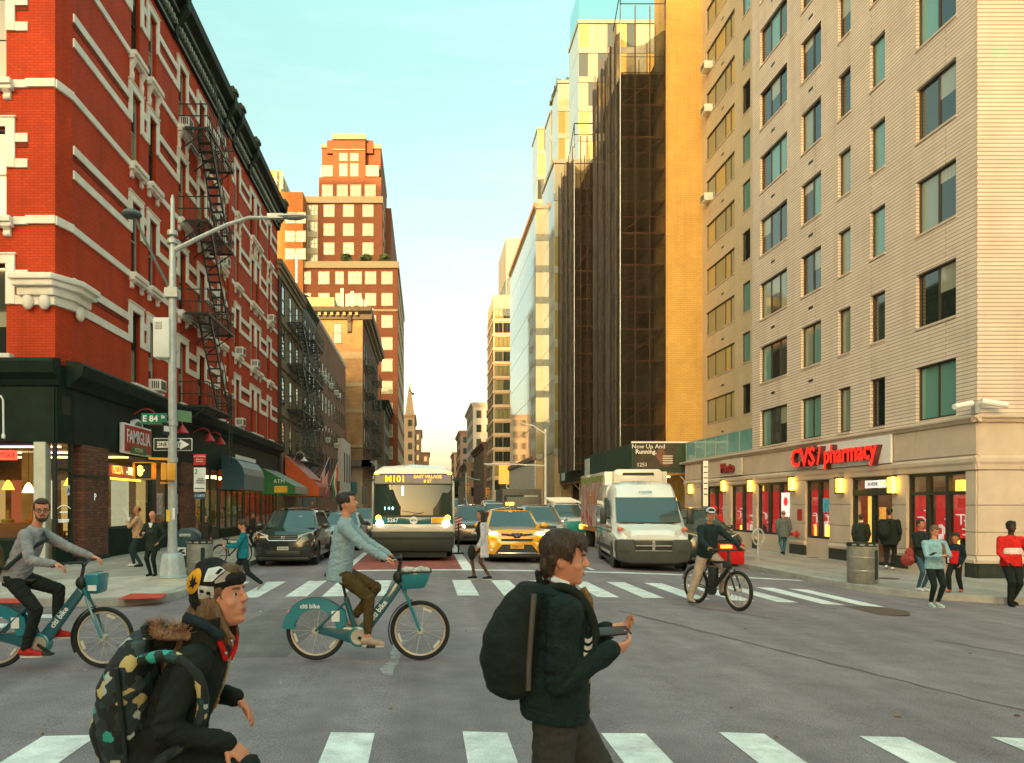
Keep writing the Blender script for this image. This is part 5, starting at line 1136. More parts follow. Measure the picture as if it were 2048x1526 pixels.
MB().lathe([(.06, .13), (.18, .09), (.22, .02), (.19, -.02), (.0, -.03)], 16, (-.84, -.16, 7.98)).build('lamp_head', MATS['galv_dark'], lp, smooth=True)
cb = MB().box(-.38, -.17, 4.88, -.02, .17, 5.76).build('cabinet', mat('cabinet_white', (.70, .73, .70), .5, var=.06), lp, bev=.03)
m = MB()
for i in range(6):
    for j in range(5): m.box(-.33+i*.028, -.178, 5.5+j*.035, -.316+i*.028, -.168, 5.515+j*.035)
m.build('vent_holes', sign_black, cb)
panel('yellow_sticker', .09, .26, .01, mat('sticker_yellow', (.75, .5, .04), .5), lp, (-.06, -.105, 1.42)); panel('white_sticker', .05, .26, .01, white_paint, lp, (.06, -.1, 1.46))
sgn = thing('street_name_sign', 'green E 84 St street name sign on the lamp post', 'sign', (X_(308, PY-.12), PY-.12, Z_(839, PY)))
panel('plate', .57, .25, .015, sign_green, sgn, (0, 0, 0)); text('E 84', .19, white_paint, sgn, (-.08, -.012, 0), bold=.004); text('St', .1, white_paint, sgn, (.2, -.012, .04), bold=.003)
s4 = thing('street_name_sign', 'green avenue name sign seen edge on behind the lamp post', 'sign', (X_(358, PY+.1), PY+.3, Z_(829, PY)), R(64)); panel('plate', .62, .25, .015, mat('sign_green_pale', (.16, .30, .16), .5), s4, (0, 0, 0))
ow = thing('one_way_sign', 'black and white ONE WAY arrow sign behind the lamp post', 'sign', (X_(346, PY+.13), PY+.13, Z_(889, PY+.13)))
panel('plate', .86, .28, .015, white_paint, ow, (0, 0, 0)); panel('face', .83, .25, .006, sign_black, ow, (0, -.012, 0))
m = MB(); m.prism([(-.35, -.07), (.16, -.07), (.16, -.115), (.37, 0), (.16, .115), (.16, .07), (-.35, .07)], -.019, -.016, 'y'); m.build('arrow', white_paint, ow)
text('ONE WAY', .125, sign_black, ow, (-.09, -.021, -.005), ext=.001, sx=.95, bold=.003)
ow2 = thing('one_way_sign', 'narrow one way sign turned edge on above the big arrow sign', 'sign', (X_(336, PY-.1), PY-.1, Z_(859, PY)), R(70)); panel('plate', .4, .28, .015, sign_black, ow2, (0, 0, 0)); panel('arrow', .3, .12, .006, white_paint, ow2, (0, -.012, 0))
hand_lit = glow('hand_orange', (1, .42, .03), 5)
def ped_signal(label, px, py, rot, lit=True):
    t = thing('pedestrian_signal', label, 'signal', (X_(px, PY-.1), PY-.16, Z_(py, PY-.1)), rot)
    MB().box(-.21, -.0, -.19, .21, .2, .19).build('housing', signal_yellow, t, bev=.03); panel('face', .37, .33, .012, sign_black, t, (0, -.005, 0))
    m = MB(); m.box(-.2, -.1, .17, .2, 0, .19); m.box(-.21, -.1, -.17, -.195, 0, .17); m.box(.195, -.1, -.17, .21, 0, .17); m.build('visor', signal_yellow, t)
    if lit:
        m = MB(); h_ = -.08; m.ell((h_, -.014, -.05), (.052, .006, .06))
        for k, (dx, l) in enumerate(((-.04, .085), (-.014, .11), (.013, .105), (.038, .085))): m.cap((h_+dx, -.014, .0), (h_+dx*1.3, -.014, l), .011, .010, 6)
        m.cap((h_+.03, -.014, -.05), (h_+.082, -.014, .02), .012, .010, 6); m.build('lit_hand', hand_lit, t)
    else:
        pass
    return t
ped_signal('yellow pedestrian signal showing an orange hand beside the lamp post', 290, 942, 0)
p2_ = ped_signal('yellow pedestrian signal turned sideways against the lamp post', 334, 944, R(-70), True)
m = MB(); m.bar((PX-.5, PY-.05, Z_(917, PY)), (PX+.05, PY-.05, Z_(919, PY)), .05); m.bar((PX-.25, PY-.05, Z_(966, PY)), (PX+.05, PY-.05, Z_(966, PY)), .04)
mo = m.build('signal_bracket', signal_yellow, lp, (-PX, -PY, -LW))
# parking regulation pole
bp_ = thing('regulation_sign', 'no standing sign pole with red, white and blue plates before the blue awning', 'sign', (X_(407, 19.2), 19.2, LW))
MB().cyl((0, 0, 0), (0, 0, 2.85), .035, n=8).build('pole', iron, bp_)
for nm, z, h_, mt_ in (('red_plate', 2.78, .27, mat('plate_red', (.55, .03, .03), .5, var=.3, vs=30)), ('white_plate', 2.28, .6, white_paint), ('blue_plate', 1.88, .15, mat('plate_blue', (.02, .08, .16), .5))): panel(nm, .30, h_, .01, mt_, bp_, (-.08, -.045, z))
text('NO STANDING', .045, white_paint, bp_, (-.08, -.055, 2.86)); text('Mon-Fri\n7am-7pm', .05, white_paint, bp_, (-.08, -.055, 2.76)); text('2', .16, sign_black, bp_, (-.17, -.055, 2.48)); text('HOUR\nMETERED\nPARKING', .05, sign_black, bp_, (-.06, -.055, 2.25)); text('113873', .085, white_paint, bp_, (-.08, -.055, 1.88))
MB().box(-.2, -.056, 2.05, .04, -.051, 2.07).build('rule', sign_black, bp_)
# mailbox
mbx = thing('mailbox', 'dark blue post collection box behind the lamp post', 'mailbox', (X_(377, 19.0), 19.0, LW)); mblue = mat('mail_blue', (.012, .055, .075), .4, var=.12)
pr = [(-.27, .12), (.27, .12), (.27, .82)]+[(.27*math.cos(R(t)), .82+.27*math.sin(R(t))) for t in (25, 50, 75, 90, 105, 130, 155)]+[(-.27, .82)]
MB().prism(pr, -.26, .26, 'y').build('body', mblue, mbx, bev=.015)
m = MB()
for sx in (-.22, .22):
    for sy in (-.2, .2): m.box(sx-.03, sy-.03, 0, sx+.03, sy+.03, .13)
m.build('feet', mblue, mbx); MB().box(-.14, -.285, .88, .14, -.26, .95).build('pull_handle', galv, mbx, bev=.008)
MB().box(-.22, -.272, .42, .02, -.262, .62).build('decal', white_paint, mbx); MB().prism([(-.19, .46), (.0, .46), (.0, .5), (-.08, .52), (.0, .58), (-.12, .58), (-.17, .52)], -.277, -.272, 'y').build('eagle_mark', mat('mark_navy', (.01, .05, .1), .5), mbx)
# wire and steel litter bins
def litter_bin(label, x, y, z, r, h, mt):
    t = thing('litter_bin', label, 'litter bin', (x, y, z))
    m = MB(); m.lathe([(r*.94, .0), (r*.96, .03), (r, .06), (r, h-.08)], 26); m.build('body', mt, t, smooth=True)
    m = MB(); m.lathe([(r, h-.08), (r*1.03, h-.07), (r*1.03, h), (r*.9, h), (r*.86, h-.25), (.02, h-.25)], 26); m.build('rim', sign_black, t, smooth=True)
    for z0 in (.3, .62): MB().lathe([(r*1.0, z0), (r*1.012, z0+.01), (r*1.012, z0+.03), (r*1.0, z0+.04)], 26).build('hoop', mt, t, smooth=True)
    a = R(-62); m = MB()
    for k in range(2): pass
    m.box(r-.004, -.045, .12, r+.012, .045, h-.16); m.build('slot', sign_black, t, (0, 0, 0), a)
    for i in range(9): MB().box(r*1.03-.002, -.05, h-.055, r*1.03+.006, .05, h-.02).build('rim_label', mat('rim_grey', (.3, .3, .27), .6), t, (0, 0, 0), R(-150+i*30))
    return t
bin_steel = mat('bin_steel', (.34, .33, .28), .4, metal=.55, var=.2, vs=5, dirt=.4, dcol=(.18, .17, .14))
litter_bin('dented steel litter bin on the pharmacy corner', X_(1725, 18.5), 18.5, RW, .335, .98, bin_steel)
litter_bin('grey steel litter bin behind the lamp post', X_(400, 18.2), 18.2, LW, .30, .82, mat('bin_grey', (.30, .30, .26), .5, metal=.3, var=.2, vs=5))
# bike ring post
br = thing('parking_meter', 'slim post with a round steel hoop at the pharmacy kerb', 'parking post', (X_(1516, 26), 26, RW)); MB().cyl((0, 0, 0), (0, 0, 1.05), .035, n=8).build('post', galv, br)
m = MB(); m.tube([(.19*math.cos(2*PI*i/20), -.02, .8+.27*math.sin(2*PI*i/20)) for i in range(21)], .03, 8); m.build('hoop', galv, br, smooth=True); MB().cyl((0, 0, 0), (0, 0, .02), .12).build('foot', galv, br)
bs = thing('bus_stop_sign', 'tall white bus stop sign pole near the Photo sign', 'bus stop sign', (X_(1406, 31), 31, RW))
MB().cyl((0, .05, 0), (0, .05, 3.65), .05, n=8).build('pole', iron, bs); panel('panel', .2, 2.0, .03, white_paint, bs, (.1, -.0, 2.65)); panel('blue_band', .2, .16, .036, mat('plate_blue2', (.05, .12, .22), .5), bs, (.1, 0, 1.75))
for i in range(6): panel('route_bullet', .15, .05, .034, sign_black, bs, (.1, -.003, 3.4-i*.22))
# far lamp and signal masts
def mast(label, px, Y, zt, arm_px, arm_py, base_z, mt=galv, heads=()):
    x = X_(px, Y); t = thing('signal_mast', label, 'signal mast', (x, Y, base_z)); MB().cyl((0, 0, 0), (0, 0, zt-base_z), .12, .07, n=8).build('pole', mt, t)
    for apx, apy, z0 in zip(arm_px, arm_py, (zt-.4-base_z, zt*.62-base_z)): MB().tube([(0, 0, z0), ((X_(apx, Y)-x)*.5, 0, z0+(Z_(apy, Y)-base_z-z0)*.75), (X_(apx, Y)-x, 0, Z_(apy, Y)-base_z)], .055, 6).build('arm', mt, t)
    for hx, hy in heads:
        q = MB(); q.box(-.2, -.18, -.55, .2, .18, .55); h_ = q.build('signal_head', signal_yellow, t, (X_(hx, Y)-x, -.1, Z_(hy, Y)-base_z), bev=.03)
        for k, cc in enumerate(((.3, .02, .01), (.3, .15, .02), (.02, .2, .1))): MB().lathe([(.0, -.22), (.13, -.22), (.15, -.3), (.15, -.18)], 12, (0, 0, .34-.34*k), 'y').build('lamp', mat('sig%d' % k, cc, .4), h_)
    return t
mast('white lamp post with a long signal arm past the shed', 1091, 62, Z_(858, 62), (1042, 968), (846, 928), RW, white_paint)
mast('signal mast with two yellow heads down the avenue', 932, 100, Z_(945, 100), (960,), (960,), -.2, galv, ((935, 976),))
mast('far signal mast with a yellow head by the shops', 986, 90, Z_(925, 90), (972,), (930,), RW, galv, ((975, 985),))
mast('slim lamp post left of the bus', 752, 60, Z_(921, 60), (740,), (923,), LW)
mast('far left lamp mast behind the bus roof', 800, 95, Z_(930, 95), (830,), (928,), LW)
# flags
def flag(label, px, py, Y, w, h, cols, sw, stripes=None, canton=None):
    t = thing('flag', label, 'flag', (X_(px, Y), Y, Z_(py, Y)), 0, 'flags over the far bar awning')
    d = Vector((math.sin(sw), -.15, math.cos(sw))); MB().cyl((0, 0, 0), d*(h*1.25), .025, n=6).build('pole', white_paint, t)
    def wave(u, v):
        p = d*(h*1.2-u*h*.75)+Vector((0, 0, -v*w))+Vector((.10*v*math.sin(6*v+4*u), .14*math.sin(5*v+3*u), -.05*u)); return p
    n = len(cols)
    for i, c in enumerate(cols): MB().grid(lambda u, v, i=i: wave((i+u)/n, v), 2, 10).build('stripe', c, t, fix=False)
    if canton: MB().grid(lambda u, v: wave(u*.55, v*.42)+Vector((0, -.012, 0)), 5, 6).build('canton', canton, t, fix=False)
    return t
fr_, fwh, fb = mat('flag_red', (.55, .04, .05), .8), mat('flag_white', (.72, .72, .66), .8), mat('flag_navy', (.03, .05, .12), .8)
flag('stars and stripes flag on a slanting pole over the bars', 636, 968, 58, 1.9, 1.75, [fr_, fwh]*6+[fr_], R(24), canton=fb)
flag('green, white and orange tricolour flag beside the striped one', 660, 970, 60, 1.9, 1.5, [mat('flag_green', (.01, .30, .10), .8), fwh, mat('flag_orange', (.75, .16, .02), .8)][::-1], R(20))
# striped marker by the bus lane
sm = thing('striped_marker', 'red and white striped marker panel beside the bus', 'road sign', (X_(917, 27), 27, gz(1.2))); MB().cyl((0, 0, 0), (0, 0, 1.1), .03, n=8).build('post', iron, sm); panel('plate', .26, .46, .02, white_paint, sm, (0, 0, 1.06)); MB().cyl((0, 0, 0), (0, 0, .05), .2, n=12).build('foot', rubber, sm)
for i in range(4): MB().prism([(-.125, -.2+i*.11), (.125, -.12+i*.11), (.125, -.06+i*.11), (-.125, -.14+i*.11)], -.016, -.011, 'y').build('stripe', MATS['plate_red'], sm, (0, 0, 1.06))
# white gooseneck lamp over the far shops and one at the near shop
for (x, y, z, lb) in ((-9.7, 56.5, 5.0, 'white gooseneck lamp over the orange canopy'), (X_(-2, 20.9), 20.95, 3.9, 'white gooseneck lamp on the black corner fascia')):
    g = thing('gooseneck_lamp', lb, 'lamp', (x, y, z), 0 if x < -10 else PI/2); MB().tube([(0, 0, -.2), (0, -.3, .5), (0, -.55, .6), (0, -.8, .45), (0, -.82, .2)] if x > -10 else [(-.05, 0, .75), (.08, -.1, .78), (.15, -.12, .66), (.16, -.12, -.2), (.16, -.12, -.25)], .025).build('arm', white_paint, g, smooth=True)
    MB().lathe([(.05, .2), (.1, .1), (.3, -.1), (.05, .0)] if x > -10 else [(.035, 0), (.05, -.04), (.05, -.12), (.01, -.13)], 14, (0, -.82, 0) if x > -10 else (.16, -.12, -.25)).build('shade', white_paint, g, smooth=True)
# bird
bd = MB(); bd.ell((0, 0, 0), (.12, .25, .08)); bd.grid(lambda u, v: (.05+.5*u, -.1+.25*v*(1-.5*u), .05+.28*math.sin(u*2.2)), 6, 2); bd.grid(lambda u, v: (-.05-.5*u, -.1+.25*v*(1-.5*u), .05+.22*math.sin(u*2.2)), 6, 2)
tag(bd.build('bird', sign_black, None, at(826, 788, 70), R(20), smooth=True), 'small dark bird flying in the sky gap', 'bird')
# teal newspaper box and cafe shape near the far awnings
nb = thing('news_box', 'teal newspaper box on the far west pavement', 'news box', (X_(641, 44), 44, LW)); MB().box(-.25, -.25, .1, .25, .25, 1.25).build('body', mat('news_teal', (.03, .16, .18), .5), nb, bev=.03); MB().box(-.18, -.262, .6, .18, -.25, 1.1).build('door', mat('news_pane', (.3, .3, .28), .4), nb); MB().box(-.2, -.2, 0, .2, .2, .1).build('foot', iron, nb)
# ================================================================ vehicles (local frame: front at y=0 facing -y, ground z=0)
def bool_cut(me, cutters):
    o = bpy.data.objects.new('tmp', me); ex = []
    for c in cutters:
        q = bpy.data.objects.new('cut', c); ex.append(q); md = o.modifiers.new('b', 'BOOLEAN'); md.operation = 'DIFFERENCE'; md.object = q; md.solver = 'EXACT'
    return bake(o, ex)
car_glass = pane('car_glass', (.030, .060, .058), rough=.02, ior=1.9)
tyre_m = mat('tyre', (.014, .017, .015), .85, var=.2)
black_trim = mat('black_trim', (.016, .022, .019), .45, var=.1)
lens_off = mat('headlight_off', (.62, .64, .60), .12, var=.25, vs=9, coat=1)
lens_on = glow('headlight_on', (1, .86, .55), 9)
amber_on = glow('amber_on', (1, .36, .02), 6)
plate_w = mat('plate_white', (.62, .60, .52), .5); plate_o = mat('plate_orange', (.80, .38, .03), .5)
def paint(name, c, rough=.25, metal=.0): return mat(name, c, rough, metal=metal, var=.05, vs=1.5, coat=1, spec=.5)
WH = {}
def wheel(par, x, y, r, w=.2, spokes=5, rimc=None):
    k = (r, w, spokes)
    if k not in WH:
        t = MB().lathe([(r*.66, -w/2), (r*.93, -w/2), (r, -w*.36), (r, w*.36), (r*.93, w/2), (r*.66, w/2)], 28, ax='x').mesh('tyre', tyre_m, smooth=True, ang=50)
        m = MB(); m.lathe([(r*.68, -w*.4), (r*.62, -w*.3), (r*.60, w*.3), (r*.68, w*.4)], 24, ax='x')
        for i in range(spokes): a = 2*PI*i/spokes; m.rings([[(s*w*.42, math.cos(a+da)*rr, math.sin(a+da)*rr) for da, rr in ((-.2, .12*r), (-.12, .64*r), (.12, .64*r), (.2, .12*r))] for s in (-1, 1)])
        m.cyl((-w*.45, 0, 0), (w*.45, 0, 0), r*.17, n=12); WH[k] = (t, m.mesh('rim', rimc or mat('alloy', (.42, .42, .40), .35, metal=.8), smooth=True))
    o = put('wheel', WH[k][0], par, (x, y, r)); put('rim', WH[k][1], o); return o
def mirror2(pts): return pts+[(-x, z) for x, z in reversed(pts)]
def loft_body(st, smooth_cap=True):
    """st: list of (y, w_sill, w_mid, w_top, z_bot, z_mid, z_top, crown)"""
    m = MB(); rings = []
    for (y, ws, wm, wt, zb, zm, zt, cr) in st:
        half = [(ws*.86, zb), (ws, zb+.06), (wm*.985, (zb+zm)/2), (wm, zm), (wm*.975, zm+(zt-zm)*.6), (wt, zt), (wt*.62, zt+cr*.75), (wt*.2, zt+cr)]
        rings.append([(x, y, z) for x, z in mirror2(half)])
    m.rings(rings); return m
def bil(a, b, c, d, u, v): return (a*(1-u)+b*u)*(1-v)+(d*(1-u)+c*u)*v
def glass_grid(c4, u0, u1, v0, v1, off, bulge, n=8, taper=0):
    a, b, c, d = [Vector(p) for p in c4]; nn = (b-a).cross(d-a).normalized(); m = MB()
    def fn(u, v):
        uu, vv = u0+(u1-u0)*u, v0+(v1-v0)*v; return bil(a, b, c, d, uu, vv)+nn*(off+bulge*math.sin(PI*uu))
    return m.grid(fn, n, 3)
def car(name, label, x, Y, body, L=4.5, W=1.82, rz=0, roof=1.68, belt=1.06, hood=1.0, nose=.92, wr=.34, cat='car', group='cars waiting on the avenue', kind='suv', lit=False, z=None, glassm=None, detail=True, y_cowl=1.12, y_roof=1.85, rear_low=False, trunk=None, roofm=None):
    t = thing(name, label, cat, (x, Y, gz(x) if z is None else z), rz, group); h = W/2; g_ = glassm or car_glass
    ye = L-.1
    st = [(0.0, h*.62, h*.70, h*.58, .34, .56, nose-.20, .02), (.05, h*.80, h*.86, h*.72, .26, .56, nose-.10, .03), (.18, h*.93, h*.96, h*.82, .22, .58, nose-.02, .045), (.45, h*.98, h, h*.88, .20, .60, hood-.04, .055), (y_cowl, h*.98, h, h*.92, .20, .62, belt-.03, .05),
          (y_cowl+.5, h*.98, h, h*.955, .20, .62, belt, .02), (L-1.2, h*.98, h, h*.955, .20, .64, belt+.02, .02), (L-.5, h*.97, h*.99, h*.93, .24, .66, belt+.02, .02), (L-.12, h*.92, h*.95, h*.86, .30, .66, (trunk or belt)+.0, .02), (L, h*.80, h*.84, h*.76, .36, .64, (trunk or belt)-.08, .01)]
    me = loft_body(st).mesh('body', body, smooth=True, ang=28)
    cuts = [] if Y > 45 else [MB().cyl((s*(h+.1), yy, wr), (s*(h-.34), yy, wr), wr+.065, n=28).mesh('c') for s in (-1, 1) for yy in (.82, L-.85)]
    if cuts: me = bool_cut(me, cuts)
    if not me.materials: me.materials.append(body)
    me.polygons.foreach_set('use_smooth', [True]*len(me.polygons)); me.set_sharp_from_angle(angle=R(28)); put('body', me, t)
    # greenhouse
    yr_b, yr_t = (L-.18, L-.55) if kind == 'suv' else (L-.75, L-1.35)
    FBl, FBr, FTr, FTl = Vector((-h*.90, y_cowl, belt-.02)), Vector((h*.90, y_cowl, belt-.02)), Vector((h*.68, y_roof, roof-.06)), Vector((-h*.68, y_roof, roof-.06))
    RBl, RBr, RTr, RTl = Vector((-h*.90, yr_b, belt)), Vector((h*.90, yr_b, belt)), Vector((h*.68, yr_t, roof-.07)), Vector((-h*.68, yr_t, roof-.07))
    m = MB(); up = Vector((0, 0, .07))
    m.grid(lambda u, v: bil(FBl, FBr, FTr, FTl, u, v)+Vector((0, -.10*math.sin(PI*u), .02*v*math.sin(PI*u))), 8, 3)
    m.grid(lambda u, v: bil(FTl, FTr, RTr, RTl, u, v)+Vector((0, -.10*math.sin(PI*u)*(1-v), .075*math.sin(PI*u)**.6+.03*math.sin(PI*v))), 8, 6)
    m.quad(FBr, RBr, RTr, FTr); m.quad(RBl, FBl, FTl, RTl); m.grid(lambda u, v: bil(RBr, RBl, RTl, RTr, u, v), 8, 2)
    m.build('cabin', roofm or body, t, smooth=True, ang=40)
    a, b, c, d = FBl, FBr, FTr, FTl; nn = (b-a).cross(d-a).normalized(); m = MB()
    m.grid(lambda u, v: bil(a, b, c, d, .045+.91*u, .03+.93*v)+Vector((0, -.10*math.sin(PI*(.045+.91*u)), .0))+nn*.014, 10, 4); m.build('windshield', g_, t, smooth=True, fix=False)
    for s, q in ((1, (FBr, RBr, RTr, FTr)), (-1, (RBl, FBl, FTl, RTl))):
        for u0, u1 in ((.09, .46), (.50, .90)):
            if s < 0: u0, u1 = 1-u1, 1-u0
            aa, bb, cc, dd = q; n2 = (bb-aa).cross(dd-aa).normalized(); m = MB(); m.grid(lambda u, v: bil(aa, bb, cc, dd, u0+(u1-u0)*u, .08+.82*v)+n2*.01, 2, 2); m.build('side_window', g_, t, fix=False)
        m = MB(); m.ell((s*(h+.10), y_cowl+.42, belt+.06), (.12, .06, .08)); m.box(s*h*.9-.0, y_cowl+.4, belt+.0, s*(h+.05), y_cowl+.46, belt+.05); m.build('wing_mirror', body if kind == 'suv' else black_trim, t, smooth=True)
    for s in (-1, 1):
        for yy in (.82, L-.85): wheel(t, s*(h-.13), yy, wr)
        if lit is not None:
            lz = nose-.2; m = MB()
            def hl(u, v, s=s): return (s*(h*.46+h*.44*u), .02+.30*u**1.6-.015, lz+.02+.14*v*(.75+.35*u)+.06*u)
            m.grid(hl, 6, 3); m.build('headlight', lens_on if lit else lens_off, t, smooth=True, fix=False)
    if detail:
        m = MB(); m.box(-h*.45, -.02, nose-.20, h*.45, .03, nose-.07); m.build('grille', black_trim, t)
        m = MB()
        for k in range(2): m.box(-h*.45, -.03, nose-.18+k*.06, h*.45, -.015, nose-.165+k*.06)
        m.build('grille_bar', chrome, t); MB().box(-h*.55, -.025, .30, h*.55, .03, .46).build('lower_grille', black_trim, t, bev=.01); MB().box(-.16, -.035, .48, .16, -.02, .58).build('number_plate', plate_w, t); MB().box(-h*.8, .02, .18, h*.8, .3, .28).build('bumper_skirt', black_trim, t, bev=.02)
        MB().box(-h*.8, .45, .12, h*.8, L-.4, .24).build('underbody', rubber, t)
        for s in (-1, 1): m = MB(); m.bar((s*.3, y_cowl+.0-.06, belt+.0), (s*.05+.1, y_cowl+.16, belt+.14), .015); m.build('wiper', black_trim, t)
    return t

# --- dark parked suv with chrome grille
p_dark = paint('paint_charcoal', (.030, .036, .032), .2, .3)
hx = X_(566, 22.0)
hv = car('parked_suv', 'dark grey parked SUV with a chrome grille on the west kerb', hx, 22.0, p_dark, L=4.55, W=1.84, roof=1.66, belt=1.08, hood=1.02, nose=.98, lit=False, detail=True, group='parked cars', z=gz(hx))
for s in (-1, 1): MB().ell((s*.62, .1, .50), (.11, .03, .05)).build('fog_lamp', lens_off, hv, smooth=True)
m = MB(); m.tube([(-.50, -.03, .87), (-.40, -.05, .75), (.40, -.05, .75), (.50, -.03, .87)], .018, 8); m.build('grille_frame', chrome, hv, smooth=True)
text('H', .14, chrome, hv, (0, -.05, .82), ext=.012, bold=.006, name='emblem'); text('GRC 4815', .07, mat('plate_ink', (.1, .08, .06), .6), hv, (0, -.04, .53), sx=.9)
MB().box(-.74, .02, .60, .74, .1, .68).build('bumper_bar', p_dark, hv, bev=.02)
MB().box(.12, 1.5, 1.40, .3, 1.52, 1.43).build('inspection_sticker', white_plastic, hv)
p_silver = paint('paint_silver_blue', (.30, .36, .38), .3, .4)
car('parked_car', 'silver blue car parked behind the dark grey SUV', X_(672, 29.0), 29.0, p_silver, L=4.6, W=1.82, roof=1.50, belt=.98, hood=.92, nose=.84, lit=False, kind='sedan', group='parked cars')
car('parked_car', 'grey car with amber lamps far left of the bus', X_(725, 38), 38.0, paint('paint_grey2', (.16, .18, .18), .3, .4), L=4.5, W=1.8, roof=1.62, lit=False, group='parked cars')
# --- yellow taxi
p_taxi = paint('paint_taxi', (.80, .37, .010), .25)
tx_ = X_(1034, 23.0)
tv = car('taxi', 'yellow taxi SUV with lit headlights and a roof sign', tx_, 23.0, p_taxi, L=4.6, W=1.86, roof=1.62, belt=1.06, hood=1.02, nose=.98, wr=.35, cat='taxi', group='cars waiting on the avenue', lit=None, detail=False)
h = .93
for s in (-1, 1):
    m = MB(); m.grid(lambda u, v, s=s: (s*(h*.44+h*.47*u), -.005+.33*u**1.8, .80+.10*u+(.02+.10*u)*v), 8, 3); m.build('headlight_shell', lens_off, tv, smooth=True, fix=False)
    MB().ell((s*.70, .06, .885), (.13, .05, .055)).build('headlight', lens_on, tv, smooth=True)
    m = MB(); m.prism([(s*.02, .80), (s*.46, .85), (s*.46, .89), (s*.02, .86)], -.028, .02, 'y'); m.build('grille_wing', black_trim, tv)
    m = MB(); m.prism([(s*.50, .62), (s*.80, .66), (s*.90, .40), (s*.86, .27), (s*.60, .27)], -.015, .25, 'y'); m.build('bumper_cheek', p_taxi, tv, bev=.02)
    MB().ell((s*.76, -.005, .40), (.05, .02, .045)).build('fog_lamp', lens_off, tv, smooth=True)
m = MB(); m.prism([(-.17, .90), (.17, .90), (.08, .76), (-.08, .76)], -.04, .02, 'y'); m.build('grille_v', black_trim, tv, bev=.01)
m = MB(); m.tube([(.075*math.cos(2*PI*i/20), -.05, .855+.05*math.sin(2*PI*i/20)) for i in range(21)], .008, 6); m.tube([(.03*math.cos(2*PI*i/16), -.05, .86+.045*math.sin(2*PI*i/16)) for i in range(17)], .007, 6); m.build('emblem', chrome, tv, smooth=True)
MB().prism([(-.50, .73), (.50, .73), (.45, .66), (-.45, .66)], -.02, .03, 'y').build('upper_intake', black_trim, tv); MB().prism([(-.44, .56), (.44, .56), (.66, .30), (-.66, .30)], -.02, .03, 'y').build('lower_intake', black_trim, tv)
MB().box(-.58, -.045, .285, .58, -.01, .32).build('skid_bar', chrome, tv, bev=.008); MB().box(-.78, .0, .17, .78, .3, .28).build('bumper_skirt', black_trim, tv, bev=.02); MB().box(-.8, .4, .12, .8, 4.2, .24).build('underbody', rubber, tv)
MB().box(-.2, -.05, .44, .2, -.03, .575).build('number_plate', plate_o, tv); text('T708671C', .09, MATS['plate_ink'], tv, (0, -.055, .505), sx=.85)
rs = MB(); rs.prism([(-.2, 0), (.2, 0), (.17, .15), (-.17, .15)], -.09, .09, 'y'); rsn = rs.build('roof_sign', mat('taxi_sign', (.20, .09, .02), .5), tv, (0, 2.1, 1.70), bev=.02); text('1A28', .13, glow('taxi_sign_lit', (1, .5, .05), 4), rsn, (0, -.10, .075), ext=.003, bold=.004)
for s in (-1, 1): MB().ell((s*1.05, 1.5, 1.10), (.14, .09, .085)).build('wing_mirror', p_taxi, tv, smooth=True)
# --- other traffic
car('suv', 'brown SUV with glowing headlights between the bus and taxi', X_(950, 33), 33.0, paint('paint_brown', (.16, .11, .09), .3, .3), L=4.6, W=1.86, roof=1.72, lit=True)
car('suv', 'silver SUV behind the taxi', X_(1092, 31.5), 31.5, paint('paint_silver', (.40, .43, .42), .3, .5), L=4.9, W=1.92, roof=1.76, belt=1.1, hood=1.06, nose=1.0, lit=False)
car('suv', 'pale car with blue windshield directly behind the taxi roof', X_(1000, 40), 40.0, paint('paint_pale', (.50, .54, .52), .3, .3), L=4.8, W=1.9, roof=1.9, lit=False)
wv = car('pickup', 'white pickup with a teal bumper guard beside the delivery truck', X_(1146, 38), 38.0, paint('paint_white_car', (.68, .70, .68), .3), L=5.2, W=1.95, roof=1.95, belt=1.25, hood=1.2, nose=1.12, lit=True)
MB().box(-.8, -.1, .5, .8, -.05, 1.05).build('teal_guard', mat('guard_teal', (.01, .26, .28), .4), wv, bev=.02)
m = MB()
for sx in (-.7, .7): m.bar((sx, 1.2, 1.9), (sx, 4.6, 2.25), .06)
for k in range(5): m.bar((-.7, 1.3+k*.8, 2.0+k*.06), (.7, 1.3+k*.8, 2.0+k*.06), .05)
m.build('ladder_rack', white_paint, wv)
for i, (px, Y, c, lb, rf) in enumerate(((926, 48, (.40, .44, .44), 'pale sedan far behind the bus', 1.5), (940, 60, (.25, .28, .28), 'grey car in the far middle lane', 1.6), (921, 70, (.62, .65, .64), 'white van roof showing right of the bus', 2.3), (957, 78, (.50, .15, .10), 'reddish far car in the queue', 1.55), (985, 66, (.6, .62, .6), 'small white far van under the signal', 2.2), (1060, 56, (.25, .3, .33), 'blue grey car behind the silver SUV', 1.6), (1128, 52, (.45, .46, .43), 'tan far car behind the pickup', 1.7), (912, 95, (.1, .11, .11), 'farthest dark car in the bus lane', 1.6), (968, 100, (.5, .5, .45), 'farthest pale car under the trees', 1.7))):
    car('car', lb, X_(px, Y), Y, paint('paint_far%d' % i, c, .3, .2), L=4.6, W=1.85, roof=rf, belt=1.0 if rf < 2 else 1.3, lit=(i % 3 == 0), detail=False)
car('parked_suv', 'black SUV parked at the pharmacy kerb behind the delivery bike', X_(1432, 24.6), 24.6, paint('paint_black', (.022, .028, .026), .22, .2), L=4.9, W=1.95, roof=1.84, belt=1.16, hood=1.1, nose=1.05, lit=False, group='parked cars')
